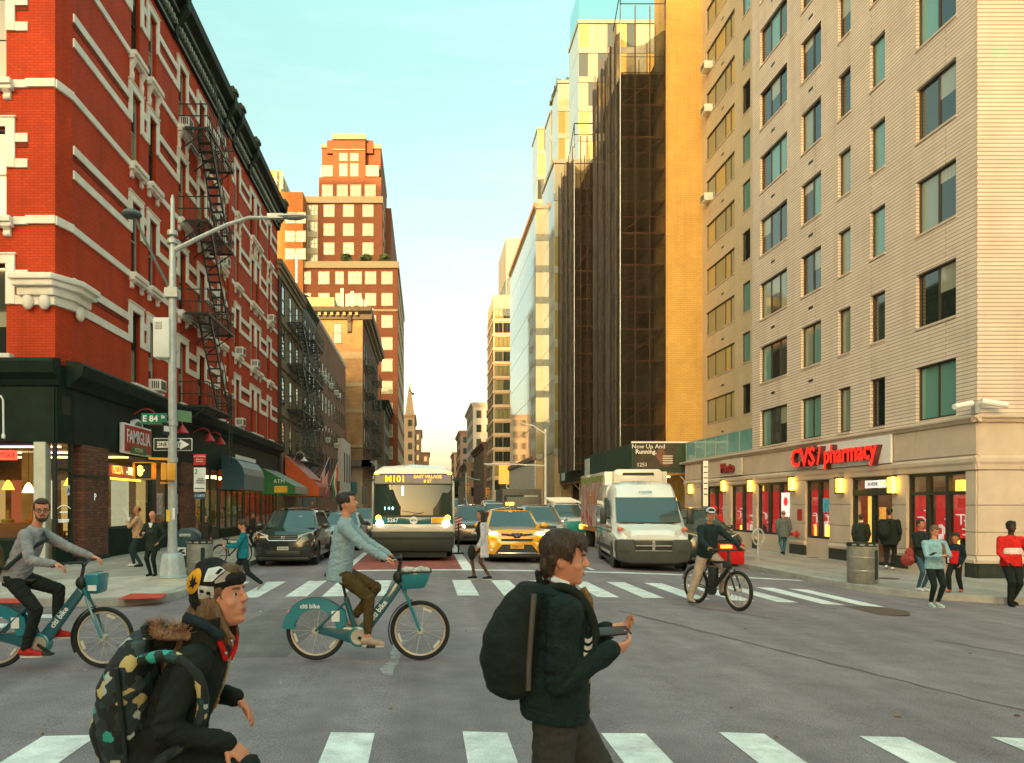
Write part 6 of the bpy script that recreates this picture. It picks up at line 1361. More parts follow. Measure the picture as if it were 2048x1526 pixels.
# dark box truck in the distance
bt = thing('box_truck', 'dark grey box truck in the distance above the taxi', 'truck', (X_(1045, 62), 62, gz(8)), 0)
MB().box(-1.6, .4, .5, 1.6, 6, 3.15).build('box', mat('truck_dark', (.10, .10, .095), .6), bt, bev=.05); MB().box(-1.35, -.6, .5, 1.35, .4, 2.5).build('cab', mat('truck_cab', (.12, .12, .11), .5), bt, bev=.12); MB().box(-1.4, .37, 1.5, .1, .39, 2.65).build('windshield', car_glass, bt); MB().box(.2, .37, 1.5, 1.3, .39, 2.65).build('side_panel', mat('truck_pale', (.4, .42, .4), .5), bt)
for s in (-1, 1): wheel(bt, s*1.1, .2, .45, .3); wheel(bt, s*1.1, 4.6, .45, .3)

# --- city bus
bx = X_(826, 23.6); BW, BH = 1.29, 2.98
bus = thing('city_bus', 'white and teal city bus showing M101 East Village on its sign', 'bus', (bx, 23.6, gz(bx)))
b_white = paint('bus_white', (.72, .76, .73), .35); b_teal = paint('bus_teal', (.008, .11, .13), .3); b_cream = paint('bus_cream', (.62, .56, .46), .4); b_black = mat('bus_black', (.020, .026, .020), .5, var=.15)
def brow(z): # front face leans back towards the roof
    return .02 if z < 1.35 else .02+.16*((z-1.35)/1.6)**1.5
sec = [(-BW*.985, .38), (-BW, .6), (-BW, 2.35), (-BW*.975, 2.62), (-BW*.92, 2.80), (-BW*.72, 2.93), (0, BH), (BW*.72, 2.93), (BW*.92, 2.80), (BW*.975, 2.62), (BW, 2.35), (BW, .6), (BW*.985, .38)]
m = MB(); m.rings([[(x*sx, y+brow(z)*(1 if y < 1 else 0), z if z < 2.4 else 2.4+(z-2.4)*sz) for x, z in sec] for y, sx, sz in ((0.0, .955, .80), (.06, .985, .93), (.22, 1, 1), (.6, 1, 1), (11.6, 1, 1), (12, .97, .95))]); m.build('body', b_white, bus, smooth=True, ang=32)
MB().box(-BW*.96, -.012, 1.14, BW*.96, .05, 1.36).build('front_teal_band', b_teal, bus, bev=.01); MB().box(-BW*.965, -.03, .90, BW*.965, .06, 1.14).build('cream_bumper', b_cream, bus, bev=.03); MB().prism([(-BW*.99, .9), (BW*.99, .9), (BW*.97, .5), (BW*.9, .3), (-BW*.9, .3), (-BW*.97, .5)], -.10, .25, 'y').build('black_bumper', b_black, bus, bev=.05); MB().box(-BW*.97, -.115, .68, BW*.97, -.09, .73).build('bumper_groove', rubber, bus)
bus_gl = pane('bus_glass', (.025, .045, .035), rough=.015, ior=1.6)
m = MB(); m.grid(lambda u, v: ((-1+2*u)*BW*.925, -.030+brow(1.40+.96*v)+.05*abs(-1+2*u)**3, 1.40+.96*v), 12, 6); m.build('windshield', bus_gl, bus, smooth=True, fix=False)
fr2 = MB()
for (x0, x1, z0, z1) in ((-BW*.945, BW*.945, 1.36, 1.41), (-BW*.945, BW*.945, 2.35, 2.385), (-BW*.945, BW*.945, 2.66, 2.69)): fr2.box(x0, brow((z0+z1)/2)-.045, z0, x1, brow((z0+z1)/2)+.02, z1)
for s in (-1, 1):
    fr2.frus([(s*BW*.93-.02, brow(1.4)-.01, 1.4), (s*BW*.93+.02, brow(1.4)-.01, 1.4), (s*BW*.93+.02, brow(1.4)+.05, 1.4), (s*BW*.93-.02, brow(1.4)+.05, 1.4)], [(s*BW*.92-.02, brow(2.67)-.03, 2.67), (s*BW*.92+.02, brow(2.67)-.03, 2.67), (s*BW*.92+.02, brow(2.67)+.05, 2.67), (s*BW*.92-.02, brow(2.67)+.05, 2.67)])
fr2.build('windshield_gasket', b_black, bus)
MB().frus([(-BW*.915, brow(2.38)-.032, 2.385), (BW*.915, brow(2.38)-.032, 2.385), (BW*.915, brow(2.38)+.05, 2.385), (-BW*.915, brow(2.38)+.05, 2.385)], [(-BW*.90, brow(2.66)-.032, 2.66), (BW*.90, brow(2.66)-.032, 2.66), (BW*.90, brow(2.66)+.05, 2.66), (-BW*.90, brow(2.66)+.05, 2.66)]).build('destination_panel', mat('dest_grey', (.10, .095, .10), .35, var=.2, vs=5, coat=.3), bus)
led = glow('led_amber', (1, .40, .01), 1.1)
yq = brow(2.52)-.045
text('M101', .28, led, bus, (-.55, yq, 2.52), ext=.003, sx=1.0, bold=.002); text('EAST VILLAGE', .14, led, bus, (.45, yq, 2.592), ext=.003, sx=.98); text('8 ST', .13, led, bus, (.45, yq, 2.45), ext=.003)
for x in (-1.12, -.30, 0, .30, 1.12): MB().box(x-.07, brow(2.72)-.06, 2.70-(.04 if abs(x) > 1 else 0), x+.07, brow(2.72)+.06, 2.76-(.04 if abs(x) > 1 else 0)).build('clearance_lamp', amber_on, bus, bev=.015)
text('5267', .17, white_paint, bus, (-.62, -.018, 1.255), ext=.002, bold=.006); m = MB(); m.lathe([(0, 0), (.12, 0), (.12, .012), (0, .012)], 24, (.02, -.025, 1.25), 'y'); em = m.build('emblem', white_paint, bus); text('MTA', .085, b_teal, bus, (.02, -.03, 1.25), ext=.002, bold=.003)
MB().box(.58, -.03, 1.17, .95, -.012, 1.34).build('number_plate', plate_o, bus, bev=.006); MB().box(.56, -.02, 1.16, .97, -.008, 1.35).build('plate_frame', white_paint, bus)
for s in (-1, 1):
    MB().ell((s*1.06, -.02, 1.33), (.085, .04, .085)).build('turn_lamp', amber_on, bus, smooth=True); MB().ell((s*1.02, -.03, 1.17), (.105, .05, .11)).build('headlight', lens_on, bus, smooth=True)
    m = MB(); m.tube([(s*BW*.95, .1, 2.5), (s*(BW+.12), -.12, 2.48), (s*(BW+.16), -.2, 2.3)], .025); m.box(s*(BW+.08), -.28, 1.75, s*(BW+.26), -.2, 2.3); m.build('wing_mirror', b_black, bus)
    for y in (2.4, 7.6): wheel(bus, s*(BW-.16), y, .48, .3, 8)
    for k in range(6): MB().box(s*BW-.01, 1.2+k*1.75, 1.35, s*BW+.012, 2.75+k*1.75, 2.3).build('side_window', bus_gl, bus)
    MB().box(s*BW-.01, .6, 1.1, s*BW+.01, 11.6, 1.3).build('side_teal_band', b_teal, bus)
for k, ch in enumerate('148'): text(ch, .12, glow('run_number', (.35, .85, 1), 1.6), bus, (-.86+k*.12, brow(1.62)-.04, 1.62), ext=.002, bold=.004)
MB().box(-.34, brow(2.1)-.042, 2.02, -.29, brow(2.1)-.036, 2.30).build('cabin_lamp', glow('bus_tube', (.8, 1, .9), 1.8), bus)
m = MB(); m.bar((.0, -.05, 1.42), (.32, -.05, 1.50), .018); m.bar((.3, -.05, 1.44), (-.35, -.05, 1.55), .014); m.build('wiper', b_black, bus)
MB().box(-BW*.8, 0, .12, BW*.8, 11, .5).build('underbody', rubber, bus)

# --- high roof postal van
vx, vy = X_(1306, 21.3), 21.3
van = thing('postal_van', 'white high roof postal van with red and blue side stripes', 'van', (vx, vy, gz(vx)-.0), R(-7.5))
v_white = paint('van_white', (.74, .77, .74), .35); v_grey = mat('van_cladding', (.040, .044, .040), .6, var=.15, bump=.1)
VW = 1.02
def vst(y, w, zb, zt, wt, cr, rnd=.1): 
    half = [(w*.94, zb), (w, zb+.08), (w, (zb+zt)*.5), (w*.995, zt-.55 if zt > 1.6 else zt-.2), (wt*1.02, zt-.14), (wt*.93, zt-.03), (wt*.55, zt+cr), (0, zt+cr*1.2)]
    return [(x, y, z) for x, z in half]+[(-x, y, z) for x, z in reversed(half[:-1])]
m = MB(); m.rings([vst(.02, VW*.84, .42, .98, VW*.74, .02), vst(.12, VW*.94, .34, 1.10, VW*.84, .03), vst(.4, VW, .30, 1.20, VW*.90, .03), vst(.72, VW, .30, 1.28, VW*.92, .03), vst(1.0, VW, .30, 1.55, VW*.90, .03), vst(1.42, VW, .30, 2.08, VW*.86, .04), vst(1.72, VW, .30, 2.38, VW*.84, .05), vst(2.15, VW, .30, 2.50, VW*.88, .05), vst(2.8, VW, .30, 2.52, VW*.92, .05), vst(5.6, VW, .30, 2.52, VW*.92, .05), vst(5.75, VW*.97, .34, 2.46, VW*.90, .04)])
me = m.mesh('body', v_white, smooth=True, ang=30); me = bool_cut(me, [MB().cyl((s*(VW+.1), yy, .36), (s*(VW-.4), yy, .36), .44, n=26).mesh('c') for s in (-1, 1) for yy in (.98, 4.7)])
if not me.materials: me.materials.append(v_white)
me.polygons.foreach_set('use_smooth', [True]*len(me.polygons)); me.set_sharp_from_angle(angle=R(30)); put('body', me, van)
# windshield wraps the slope between cowl and roof
def vsl(z): 
    tab = ((1.24, .62), (1.31, .72), (1.58, 1.0), (2.12, 1.42), (2.44, 1.72))
    for (za, ya), (zb_, yb_) in zip(tab, tab[1:]):
        if z <= zb_: return ya+(yb_-ya)*(z-za)/(zb_-za)
    return tab[-1][1]
van_gl = pane('van_glass', (.03, .06, .06), rough=.02, ior=1.9)
m = MB(); m.grid(lambda u, v: ((-1+2*u)*VW*(.885-.035*v), vsl(1.30+.72*v)-.07+.10*abs(-1+2*u)**3, 1.34+.72*v), 12, 6); m.build('windshield', van_gl, van, smooth=True, fix=False)
m = MB(); m.prism([(-VW*.98, .88), (VW*.98, .88), (VW*.99, .62), (VW*.95, .28), (VW*.6, .2), (-VW*.6, .2), (-VW*.95, .28), (-VW*.99, .62)], -.09, .42, 'y'); m.build('bumper', v_grey, van, bev=.06, seg=3)
MB().prism([(-.52, .86), (.52, .86), (.48, .58), (-.48, .58)], -.115, -.06, 'y').build('grille', black_trim, van, bev=.01); gm = mat('grille_grey', (.30, .30, .28), .4, metal=.4)
m = MB(); m.box(-.48, -.13, .70, .48, -.11, .73); m.box(-.52, -.125, .855, .52, -.105, .885); m.box(-.49, -.125, .565, .49, -.105, .585); m.box(-.035, -.132, .58, .035, -.108, .86); m.build('grille_bar', gm, van); MB().prism([(0, .66), (.05, .72), (.035, .79), (-.035, .79), (-.05, .72)], -.145, -.13, 'y').build('emblem', chrome, van)
for s in (-1, 1):
    m = MB(); m.grid(lambda u, v, s=s: (s*(VW*(.58+.34*u)), -.005+.32*u**2+.02*v, .93+.30*v*(.6+.5*u)), 6, 4); m.build('headlight', lens_off, van, smooth=True, fix=False)
    MB().ell((s*VW*.86, .10, 1.16), (.08, .05, .06)).build('turn_lamp', mat('turn_red', (.6, .14, .06), .3), van, smooth=True); MB().box(s*.78-.14, -.10, .50, s*.78+.14, -.085, .60).build('fog_recess', black_trim, van)
    m = MB(); m.tube([(s*VW, 1.22, 1.45), (s*(VW+.16), 1.15, 1.47)], .03); m.box(min(s*(VW+.12), s*(VW+.30)), 1.10, 1.28, max(s*(VW+.12), s*(VW+.30)), 1.22, 1.75); m.build('wing_mirror', black_trim, van, bev=.02)
    for yy in (.98, 4.7): wheel(van, s*(VW-.14), yy, .345, .22, 6); m = MB(); m.lathe([(.43, -.0), (.47, .0), (.47, .03), (.43, .03)], 26, (s*(VW-.01), yy, .36), 'x'); m.build('arch_trim', v_grey, van)
    m = MB(); m.prism([(1.10, 1.30), (2.0, 1.30), (2.0, 1.98), (1.62, 1.98), (1.32, 1.72)], s*(VW-.0)-.008, s*(VW)+.008, 'x'); m.build('side_window', van_gl, van, bev=.0)
    MB().box(s*VW-.008, .5, .48, s*VW+.012, 5.7, .62).build('rub_strip', v_grey, van); MB().box(s*VW-.01, 1.5, .18, s*(VW)+.04, 4.2, .26).build('side_step', v_grey, van)
    for k, (z0, z1, mt_) in enumerate(((1.15, 1.20, mat('stripe_red', (.40, .02, .025), .4)), (1.03, 1.08, mat('stripe_navy', (.02, .03, .08), .4)))): MB().box(s*VW-.004, 1.0, z0, s*VW+.006, 5.7, z1).build('side_stripe', mt_, van)
    MB().box(s*VW-.005, 2.15, 1.42, s*VW+.006, 2.95, 2.05).build('eagle_square', mat('usps_navy', (.015, .06, .10), .4), van)
    m = MB(); m.prism([(2.2, 1.62), (2.75, 1.45), (2.9, 1.5), (2.55, 1.66), (2.9, 1.74), (2.4, 1.78)], s*VW+.006, s*VW+.009, 'x'); m.prism([(2.3, 1.84), (2.7, 1.98), (2.55, 1.86)], s*VW+.006, s*VW+.009, 'x'); m.build('eagle_mark', v_white, van)
    for yy in (2.08, 2.3): MB().box(s*VW-.0, yy, .98, s*VW+.03, yy+.09, 1.2).build('door_handle', black_trim, van, bev=.01)
    MB().box(s*VW-.004, 3.2, 1.22, s*VW+.006, 4.6, 1.27).build('side_stripe', black_trim, van)
text('5420788', .11, mat('van_ink', (.10, .30, .36), .5), van, (0, vsl(2.16)-.06, 2.22), (R(38), 0, 0), ext=.002, bold=.003)
for x in (-.7, -.2, 0, .2, .7): MB().ell((x, 1.98-.1*(abs(x) < .5), 2.50), (.03, .05, .025)).build('marker_lamp', lens_off, van, smooth=True)
m = MB(); m.bar((-.75, .62, 1.36), (-.15, .64, 1.30), .02); m.bar((.0, .62, 1.34), (.72, .66, 1.30), .02); m.build('wiper', black_trim, van)
m = MB(); m.box(-.35, .42, 1.225, .0, .46, 1.235); m.box(.1, .42, 1.225, .45, .46, 1.235); m.build('hood_vent', black_trim, van); MB().box(-VW*.8, .2, .14, VW*.8, 5.5, .32).build('underbody', rubber, van)
# --- refrigerated delivery truck behind the van
qx = 7.05+1.22
rt_ = thing('delivery_truck', 'refrigerated delivery truck with colourful food graphics behind the postal van', 'truck', (qx, 30.2, gz(qx)), R(-2))
MB().box(-1.22, 0, .95, 1.22, 5.6, 3.22).build('cargo_box', paint('truck_white', (.64, .62, .56), .45), rt_, bev=.03)
art = mat('truck_art', (.62, .62, .58), .5, var=1, vs=1.6, col2=(.42, .06, .04), stretch=(1, 1.2, .7))
MB().box(-1.235, .25, 1.0, -1.222, 5.4, 3.05).build('side_graphic', art, rt_); MB().box(-1.238, .25, 2.85, -1.236, 5.4, 3.1).build('green_strip', mat('truck_green', (.30, .36, .10), .5, var=.4, vs=4), rt_)
text('fresh', .8, mat('truck_script', (.55, .25, .06), .5), rt_, (-1.245, 2.6, 2.2), (PI/2, 0, -PI/2), sx=1.2); m = MB()
for k in range(14): m.ell((-1.236, random.uniform(.5, 5.2), random.uniform(1.1, 1.6)), (.01, random.uniform(.1, .3), random.uniform(.08, .25)))
m.build('fruit_print', mat('fruit_red', (.50, .05, .03), .5, var=.4, vs=3), rt_)
ru = MB(); ru.prism([(-.85, 2.62), (.85, 2.62), (.95, 2.7), (.95, 3.18), (.8, 3.3), (-.8, 3.3), (-.95, 3.18), (-.95, 2.7)], -.38, .0, 'y'); ru = ru.build('reefer_unit', paint('reefer_white', (.66, .64, .58), .4), rt_, bev=.04); MB().prism([(-.62, 3.05), (.62, 3.05), (.58, 3.16), (-.58, 3.16)], -.395, -.37, 'y').build('intake', black_trim, ru); MB().prism([(-.8, 2.6), (.8, 2.6), (.62, 2.82), (-.62, 2.82)], -.44, -.36, 'y').build('lower_scoop', mat('scoop_tan', (.42, .27, .19), .5), ru)
MB().box(-1.0, -1.9, .6, 1.0, -.1, 2.45).build('cab', paint('cab_white', (.66, .66, .62), .4), rt_, bev=.15, seg=3); MB().box(-.85, -1.93, 1.45, .85, -1.90, 2.15).build('windshield', car_glass, rt_)
m = MB(); m.box(-1.2, .2, .78, -.9, 5.5, .95); m.build('chassis_rail', mat('chassis_orange', (.55, .22, .06), .5), rt_); MB().box(-1.28, 5.3, .8, -1.22, 5.6, 1.0).build('side_marker', amber_on, rt_)
for s in (-1, 1): wheel(rt_, s*.98, 4.4, .46, .28, 6); wheel(rt_, s*.9, -1.2, .44, .26, 6)
# ================================================================ people
def cloth(name, c, rough=.85, var=.22, vs=14, bump=.5, bs=38, **k): return mat(name, c, rough, var=var, vs=vs, bump=bump, bs=bs, spec=.25, **k)
skin_a = mat('skin_light', (.62, .27, .16), .5, var=.06, vs=8, spec=.35); skin_b = mat('skin_tan', (.46, .19, .10), .5, var=.06, vs=8, spec=.35); skin_c = mat('skin_deep', (.045, .026, .018), .5, var=.08, spec=.4)
for m_ in (skin_a, skin_b):
    q_ = m_.node_tree.nodes['Principled BSDF'].inputs; q_['Subsurface Weight'].default_value = .3; q_['Subsurface Scale'].default_value = .012; q_['Subsurface Radius'].default_value = (1, .35, .2)
lip_m = mat('lips', (.42, .10, .075), .45, var=.05); eye_w = mat('eye_white', (.6, .56, .5), .3, var=0); eye_d = mat('eye_dark', (.02, .014, .01), .2, var=0)
hair_dk = mat('hair_dark', (.018, .014, .010), .5, var=.4, vs=40, bump=.6, bs=90, stretch=(1, 1, .15)); hair_br = mat('hair_brown', (.060, .032, .016), .5, var=.4, vs=40, bump=.8, bs=90, stretch=(1, 1, .15)); hair_lt = mat('hair_light', (.16, .085, .035), .55, var=.4, vs=40, bump=.6, bs=90, stretch=(1, 1, .15))
def remesh(mb, vox, it, name, mt, wr=0., seed=0, frq=9., smooth=.5, folds=()):
    me = bpy.data.meshes.new('r'); me.from_pydata(mb.v, [], mb.f)
    o = bpy.data.objects.new('r', me)
    a = o.modifiers.new('r', 'REMESH'); a.mode = 'VOXEL'; a.voxel_size = vox; a.use_smooth_shade = True
    if it: b = o.modifiers.new('s', 'SMOOTH'); b.factor = smooth; b.iterations = it
    out = bake(o); bpy.data.meshes.remove(me); out.name = name
    for c, ax, sg, fq, am in folds:      # gathered creases at a bent joint
        sv = Vector((seed, seed*2.3, seed*.7)); ns = [v.normal.copy() for v in out.vertices]
        for v, nn in zip(out.vertices, ns):
            r = v.co-c; w = math.exp(-r.length_squared/(sg*sg))
            if w > .02: v.co = v.co+nn*(w*am*(math.sin(r.dot(ax)*fq+3.2*mnoise.noise(v.co*9+sv))+.5*math.sin(r.dot(ax)*fq*1.9+4*mnoise.noise(v.co*13-sv))))
    if wr:
        sv = Vector((seed*3.1, seed*1.7, seed))
        ns = [v.normal.copy() for v in out.vertices]
        for v, nn in zip(out.vertices, ns):
            p = v.co; q = Vector((p.x*frq*.8, p.y*frq*.8, p.z*frq*1.9))+sv; q2 = Vector((q.x*1.2+q.z*.7, q.y*1.2-q.z*.5, q.z*.75)); d = .5*mnoise.noise(q*.6)+1.0*(.35-abs(mnoise.noise(q2*1.1)))+.30*(.3-abs(mnoise.noise(q2*2.6+sv)))
            v.co = p+nn*(d*wr)
    out.materials.clear(); out.materials.append(mt); out.polygons.foreach_set('use_smooth', [True]*len(out.polygons)); out.update(); return out
def ik(a, t, l1, l2, pole):
    a, t = Vector(a), Vector(t); d = t-a; L = min(d.length, (l1+l2)*.998); d = d.normalized(); c = (l1*l1+L*L-l2*l2)/(2*l1*L); c = max(-1, min(1, c)); s = math.sqrt(1-c*c)
    p = Vector(pole); p = (p-d*p.dot(d)).normalized(); return a+d*(l1*c)+p*(l1*s), a+d*L
def eloft(m, levels, n=20):
    """stack of elliptical sections: (centre, x-half, y-half, tilt vector frame)"""
    rings = []
    for c, wx, wy, ax, ay in levels: rings.append([Vector(c)+ax*wx*math.copysign(abs(math.cos(t))**.85, math.cos(t))+ay*wy*math.copysign(abs(math.sin(t))**.85, math.sin(t)) for t in [2*PI*i/n for i in range(n)]])
    m.rings(rings); return m
def hand_prims(m, w, d, nrm, k, curl=.5, side=1, spread=.02, grow=0, thumb=1.0):
    """palm, four fingers and a thumb; d = pointing direction, nrm = palm normal (the way fingers curl)"""
    d = Vector(d).normalized(); nrm = Vector(nrm); nrm = (nrm-d*nrm.dot(d)).normalized(); s = d.cross(nrm)*side
    Rm = Matrix((s, d, nrm)).transposed(); g = grow
    m.ell(Vector(w)+d*.048*k, (.040*k+g, .050*k+g, .017*k+g), 12, 8, Rm)
    m.cap(Vector(w)-d*.01*k, Vector(w)+d*.03*k, .024*k+g, .026*k+g)
    for i, (o, L) in enumerate(((-.030, .066), (-.010, .076), (.010, .072), (.029, .056))):
        p = Vector(w)+d*(.088-.006*abs(i-1.2))*k+s*o*k; dd = (d+s*spread*(i-1.5)*2).normalized(); ax = dd.cross(nrm)
        for j, f in enumerate((.45, .32, .25)):
            dd = (dd*math.cos(curl*(1+.25*j)*.6)+nrm*math.sin(curl*(1+.25*j)*.6)).normalized(); nrm_ = nrm; q = p+dd*L*f*k
            m.cap(p, q, (.0095-.0009*j)*k+g, (.0088-.0009*j)*k+g, 8); p = q
    p = Vector(w)+d*.02*k-s*.030*k; dd = (d*.75-s*.62+nrm*.35*thumb).normalized()
    for j, L in enumerate((.038, .032, .024)): q = p+dd*L*k; m.cap(p, q, (.0125-.0018*j)*k+g, (.0115-.0018*j)*k+g, 8); p = q; dd = (dd+d*.35+nrm*.15*thumb+s*.12).normalized()
def figure(label, loc, rz, h=1.72, skin=None, lean=0., pelvis=None, feet=None, hands=None, elbow=((.6, -.8, -.5), (-.6, -.8, -.5)), knee=((.12, 1, .1), (-.12, 1, .1)), head=(0., 0.), top=None, bottom=None, shoes=None, hair=None, hair_style='short', vox=.014, bulk=1., sleeve=1.0, hem=.0, loose=1., headk=1., toe=((.15, 1), (-.15, 1)), wr=.004, group=None, coat=0., bare=0., curl=.6, hand_dir=None, hand_n=None, fem=False, shoe_c=None, socks=None, neck_l=1., detail=1, nose=1., cuff=None, legw=1., twist=0., torso_k=1., seedn=0, collar=None, foot_pitch=(0, 0), smooth_it=3, shrug=0.):
    k = h/1.75; P = Vector(pelvis or (0, 0, .515*h)); t = Vector((0, math.sin(lean), math.cos(lean))); fw = Vector((0, math.cos(lean), -math.sin(lean))); X = Vector((1, 0, 0)); ct, st_ = math.cos(twist), math.sin(twist); Xs = Vector((ct, st_, 0)); fws = Vector((-st_*fw.y*1.0, ct*fw.y, fw.z))
    tl = .288*h*torso_k; C = P+t*tl; sh = [C+Xs*(s*.108*h*bulk**.5)-t*.012*h+t*shrug for s in (1, -1)]; hp = [P+X*(s*.050*h)-Vector((0, 0, .012*h)) for s in (1, -1)]
    nk = C+t*.035*h; hc_dir = Vector((0, math.sin(lean*.45-head[1]*.2), math.cos(lean*.45-head[1]*.2)))
    hs = k*headk; HC = nk+hc_dir*(.085*h*neck_l+.040*hs)+Vector((0, .012, 0))*k
    Hm = Matrix.Rotation(head[0], 3, 'Z') @ Matrix.Rotation(head[1], 3, 'X'); Hp = lambda x, y, z: HC+Hm @ Vector((x*hs, y*hs, z*hs))
    feet = feet or [Vector((.075*k, 0, .085*k)), Vector((-.075*k, 0, .085*k))]; feet = [Vector(f) for f in feet]
    hands = hands or [Vector((.2*k*bulk, .06, P.z-.02*h)), Vector((-.2*k*bulk, .06, P.z-.02*h))]; hands = [Vector(q) for q in hands]
    kn, an, el, wr_ = [], [], [], []
    for i in range(2):
        a, b = ik(hp[i], feet[i], .245*h, .245*h, knee[i]); kn.append(a); an.append(b); a, b = ik(sh[i], hands[i], .168*h, .150*h, elbow[i]); el.append(a); wr_.append(b)
    B = MB()
    # head
    hr = Hm
    rg = []
    for z, f, b, w in ((.112, .015, -.035, .022), (.105, .042, -.066, .044), (.085, .067, -.089, .061), (.055, .083, -.101, .071), (.026, .0875, -.104, .0745), (.006, .080, -.101, .0745), (-.02, .0795, -.095, .072), (-.042, .080, -.084, .068), (-.058, .0835, -.074, .063), (-.0665, .0805, -.068, .060), (-.074, .0825, -.062, .057), (-.087, .0735, -.055, .051), (-.103, .0785, -.045, .042), (-.115, .068, -.03, .030), (-.121, .042, .0, .016)):
        rg.append([Hp(w*math.copysign(abs(math.cos(a))**.9, math.cos(a)), (f if math.sin(a) > 0 else -b)*math.copysign(abs(math.sin(a))**.92, math.sin(a)), z) for a in [2*PI*q/28 for q in range(28)]])
    B.rings(rg)
    B.cap(Hp(0, .083, .008), Hp(0, .085+.018*nose, -.026), .0070*hs, .0105*hs); B.cap(Hp(-.010, .090, -.031), Hp(.010, .090, -.031), .0078*hs, .0078*hs)
    for s in (1, -1): B.ell(Hp(s*.040, .050, -.034), (.024*hs, .025*hs, .022*hs), 10, 7, hr); B.ell(Hp(s*.074, -.012, -.012), (.009*hs, .020*hs, .032*hs), 10, 7, hr); B.cap(Hp(s*.020, .0735, .0065), Hp(s*.043, .067, .0055), .0050*hs, .0045*hs, 6)
    B.cap(nk-t*.05*h, HC-Vector((0, .015, .05))*hs, .054*k*bulk**.3, .050*hs)
    # trunk and limbs under the clothes
    eloft(B, [(P-t*.04*h, .13*k*bulk, .09*k*bulk, X, fw), (P+t*.1*h, .115*k*bulk, .08*k*bulk, X, fw), (P+t*.22*h, .135*k*bulk, .09*k*bulk, Xs, fws), (C+t*.005*h, .10*k, .07*k, Xs, fws), (nk, .05*k, .05*k, Xs, fws)])
    for i in range(2):
        s = 1-2*i
        B.cap(sh[i], el[i], .044*k, .036*k); B.cap(el[i], wr_[i], .036*k, .024*k); B.cap(C, sh[i], .05*k, .045*k)
        B.cap(hp[i], kn[i], .072*k, .050*k); B.cap(kn[i], an[i], .050*k, .034*k); B.cap(an[i], an[i]+Vector((0, .03*k, -.03*k)), .034*k, .03*k)
        d = (hand_dir[i] if hand_dir else (wr_[i]-el[i])); nn = hand_n[i] if hand_n else Vector((-s, .25, 0))
        hand_prims(B, wr_[i], d, nn, k, curl, s)
    body = put('person', remesh(B, .0052 if detail > 1 else vox*.8, 1 if detail < 2 else 2, 'person', skin or skin_a), None, loc, rz); tag(body, label, 'person', group)
    # face
    if detail:
        for s in (1, -1):
            ey = MB().ell(Hp(s*.031, .0680, -.004), (.0118*hs, .0088*hs, .0058*hs), 10, 6, hr).build('eye', eye_w, body, smooth=True); MB().ell(Hp(s*.031, .0738, -.004), (.0070*hs, .0048*hs, .0060*hs), 8, 6, hr).build('pupil', eye_d, ey, smooth=True)
            MB().cap(Hp(s*.017, .086, .017), Hp(s*.047, .074, .019), .0042*hs, .0032*hs, 6).build('eyebrow', hair if isinstance(hair, bpy.types.Material) else hair_dk, body, smooth=True)
        lm_ = lip_m if skin is not skin_c else mat('lips_deep', (.10, .04, .035), .5)
        MB().tube([Hp(-.021, .074, -.0655), Hp(-.01, .0815, -.062), Hp(0, .083, -.0625), Hp(.01, .0815, -.062), Hp(.021, .074, -.0655)], .0036*hs, 6).build('upper_lip', lm_, body, smooth=True); MB().tube([Hp(-.019, .074, -.067), Hp(0, .0825, -.072), Hp(.019, .074, -.067)], .0046*hs, 6).build('lower_lip', lm_, body, smooth=True)
    # hair
    Hh = MB()
    if hair_style != 'none':
        if hair_style == 'balding': Hh.ell(Hp(0, -.048, .006), (.076*hs, .064*hs, .068*hs), 16, 10, hr); Hh.ell(Hp(0, -.04, .055), (.062*hs, .058*hs, .052*hs), 12, 8, hr)
        else:
            Hh.ell(Hp(0, -.024, .044), (.083*hs, .093*hs, .084*hs), 18, 12, hr); Hh.ell(Hp(0, .042, .086), (.062*hs, .048*hs, .034*hs), 14, 8, hr)
            for s in (1, -1): Hh.ell(Hp(s*.070, -.004, .034), (.015*hs, .050*hs, .044*hs), 10, 7, hr)
            Hh.ell(Hp(0, -.075, -.02), (.058*hs, .030*hs, .055*hs), 12, 8, hr)
        if hair_style == 'mop':
            Hh.ell(Hp(0, -.02, .05), (.086*hs, .098*hs, .082*hs), 18, 12, hr); Hh.ell(Hp(0, .06, .070), (.066*hs, .038*hs, .032*hs), 14, 8, hr)
            for q in range(7): xx = -.055+.018*q; Hh.cap(Hp(xx, .070, .075), Hp(xx+.012, .092-abs(xx)*.3, .034+.010*(q % 2)), .015*hs, .005*hs, 8)
            for s in (1, -1): Hh.ell(Hp(s*.074, -.016, .045), (.016*hs, .060*hs, .036*hs), 12, 8, hr); Hh.cap(Hp(s*.073, .026, .035), Hp(s*.071, .026, .0), .013*hs, .008*hs); Hh.cap(Hp(s*.068, -.05, .0), Hp(s*.05, -.06, -.07), .024*hs, .014*hs)
            Hh.ell(Hp(0, -.080, -.035), (.060*hs, .032*hs, .062*hs), 12, 8, hr)
        if hair_style in ('long', 'bun', 'pony'):
            Hh.ell(Hp(0, -.05, .0), (.080*hs, .070*hs, .09*hs), 14, 10, hr)
            if hair_style == 'long':
                for s in (1, -1): Hh.cap(Hp(s*.062, -.02, -.02), C+Xs*(s*.06*k)+t*.0-fw*.02*k, .034*hs, .040*hs)
                Hh.cap(Hp(0, -.07, -.02), C-fw*.10*k-t*.14*k, .06*hs, .05*hs)
            if hair_style == 'pony': Hh.cap(Hp(.0, -.095, .02), C-fw*.12*k-t*.02*k, .035*hs, .02*hs)
            if hair_style == 'bun': Hh.ell(Hp(0, -.1, .02), (.045*hs, .04*hs, .045*hs), 10, 7, hr)
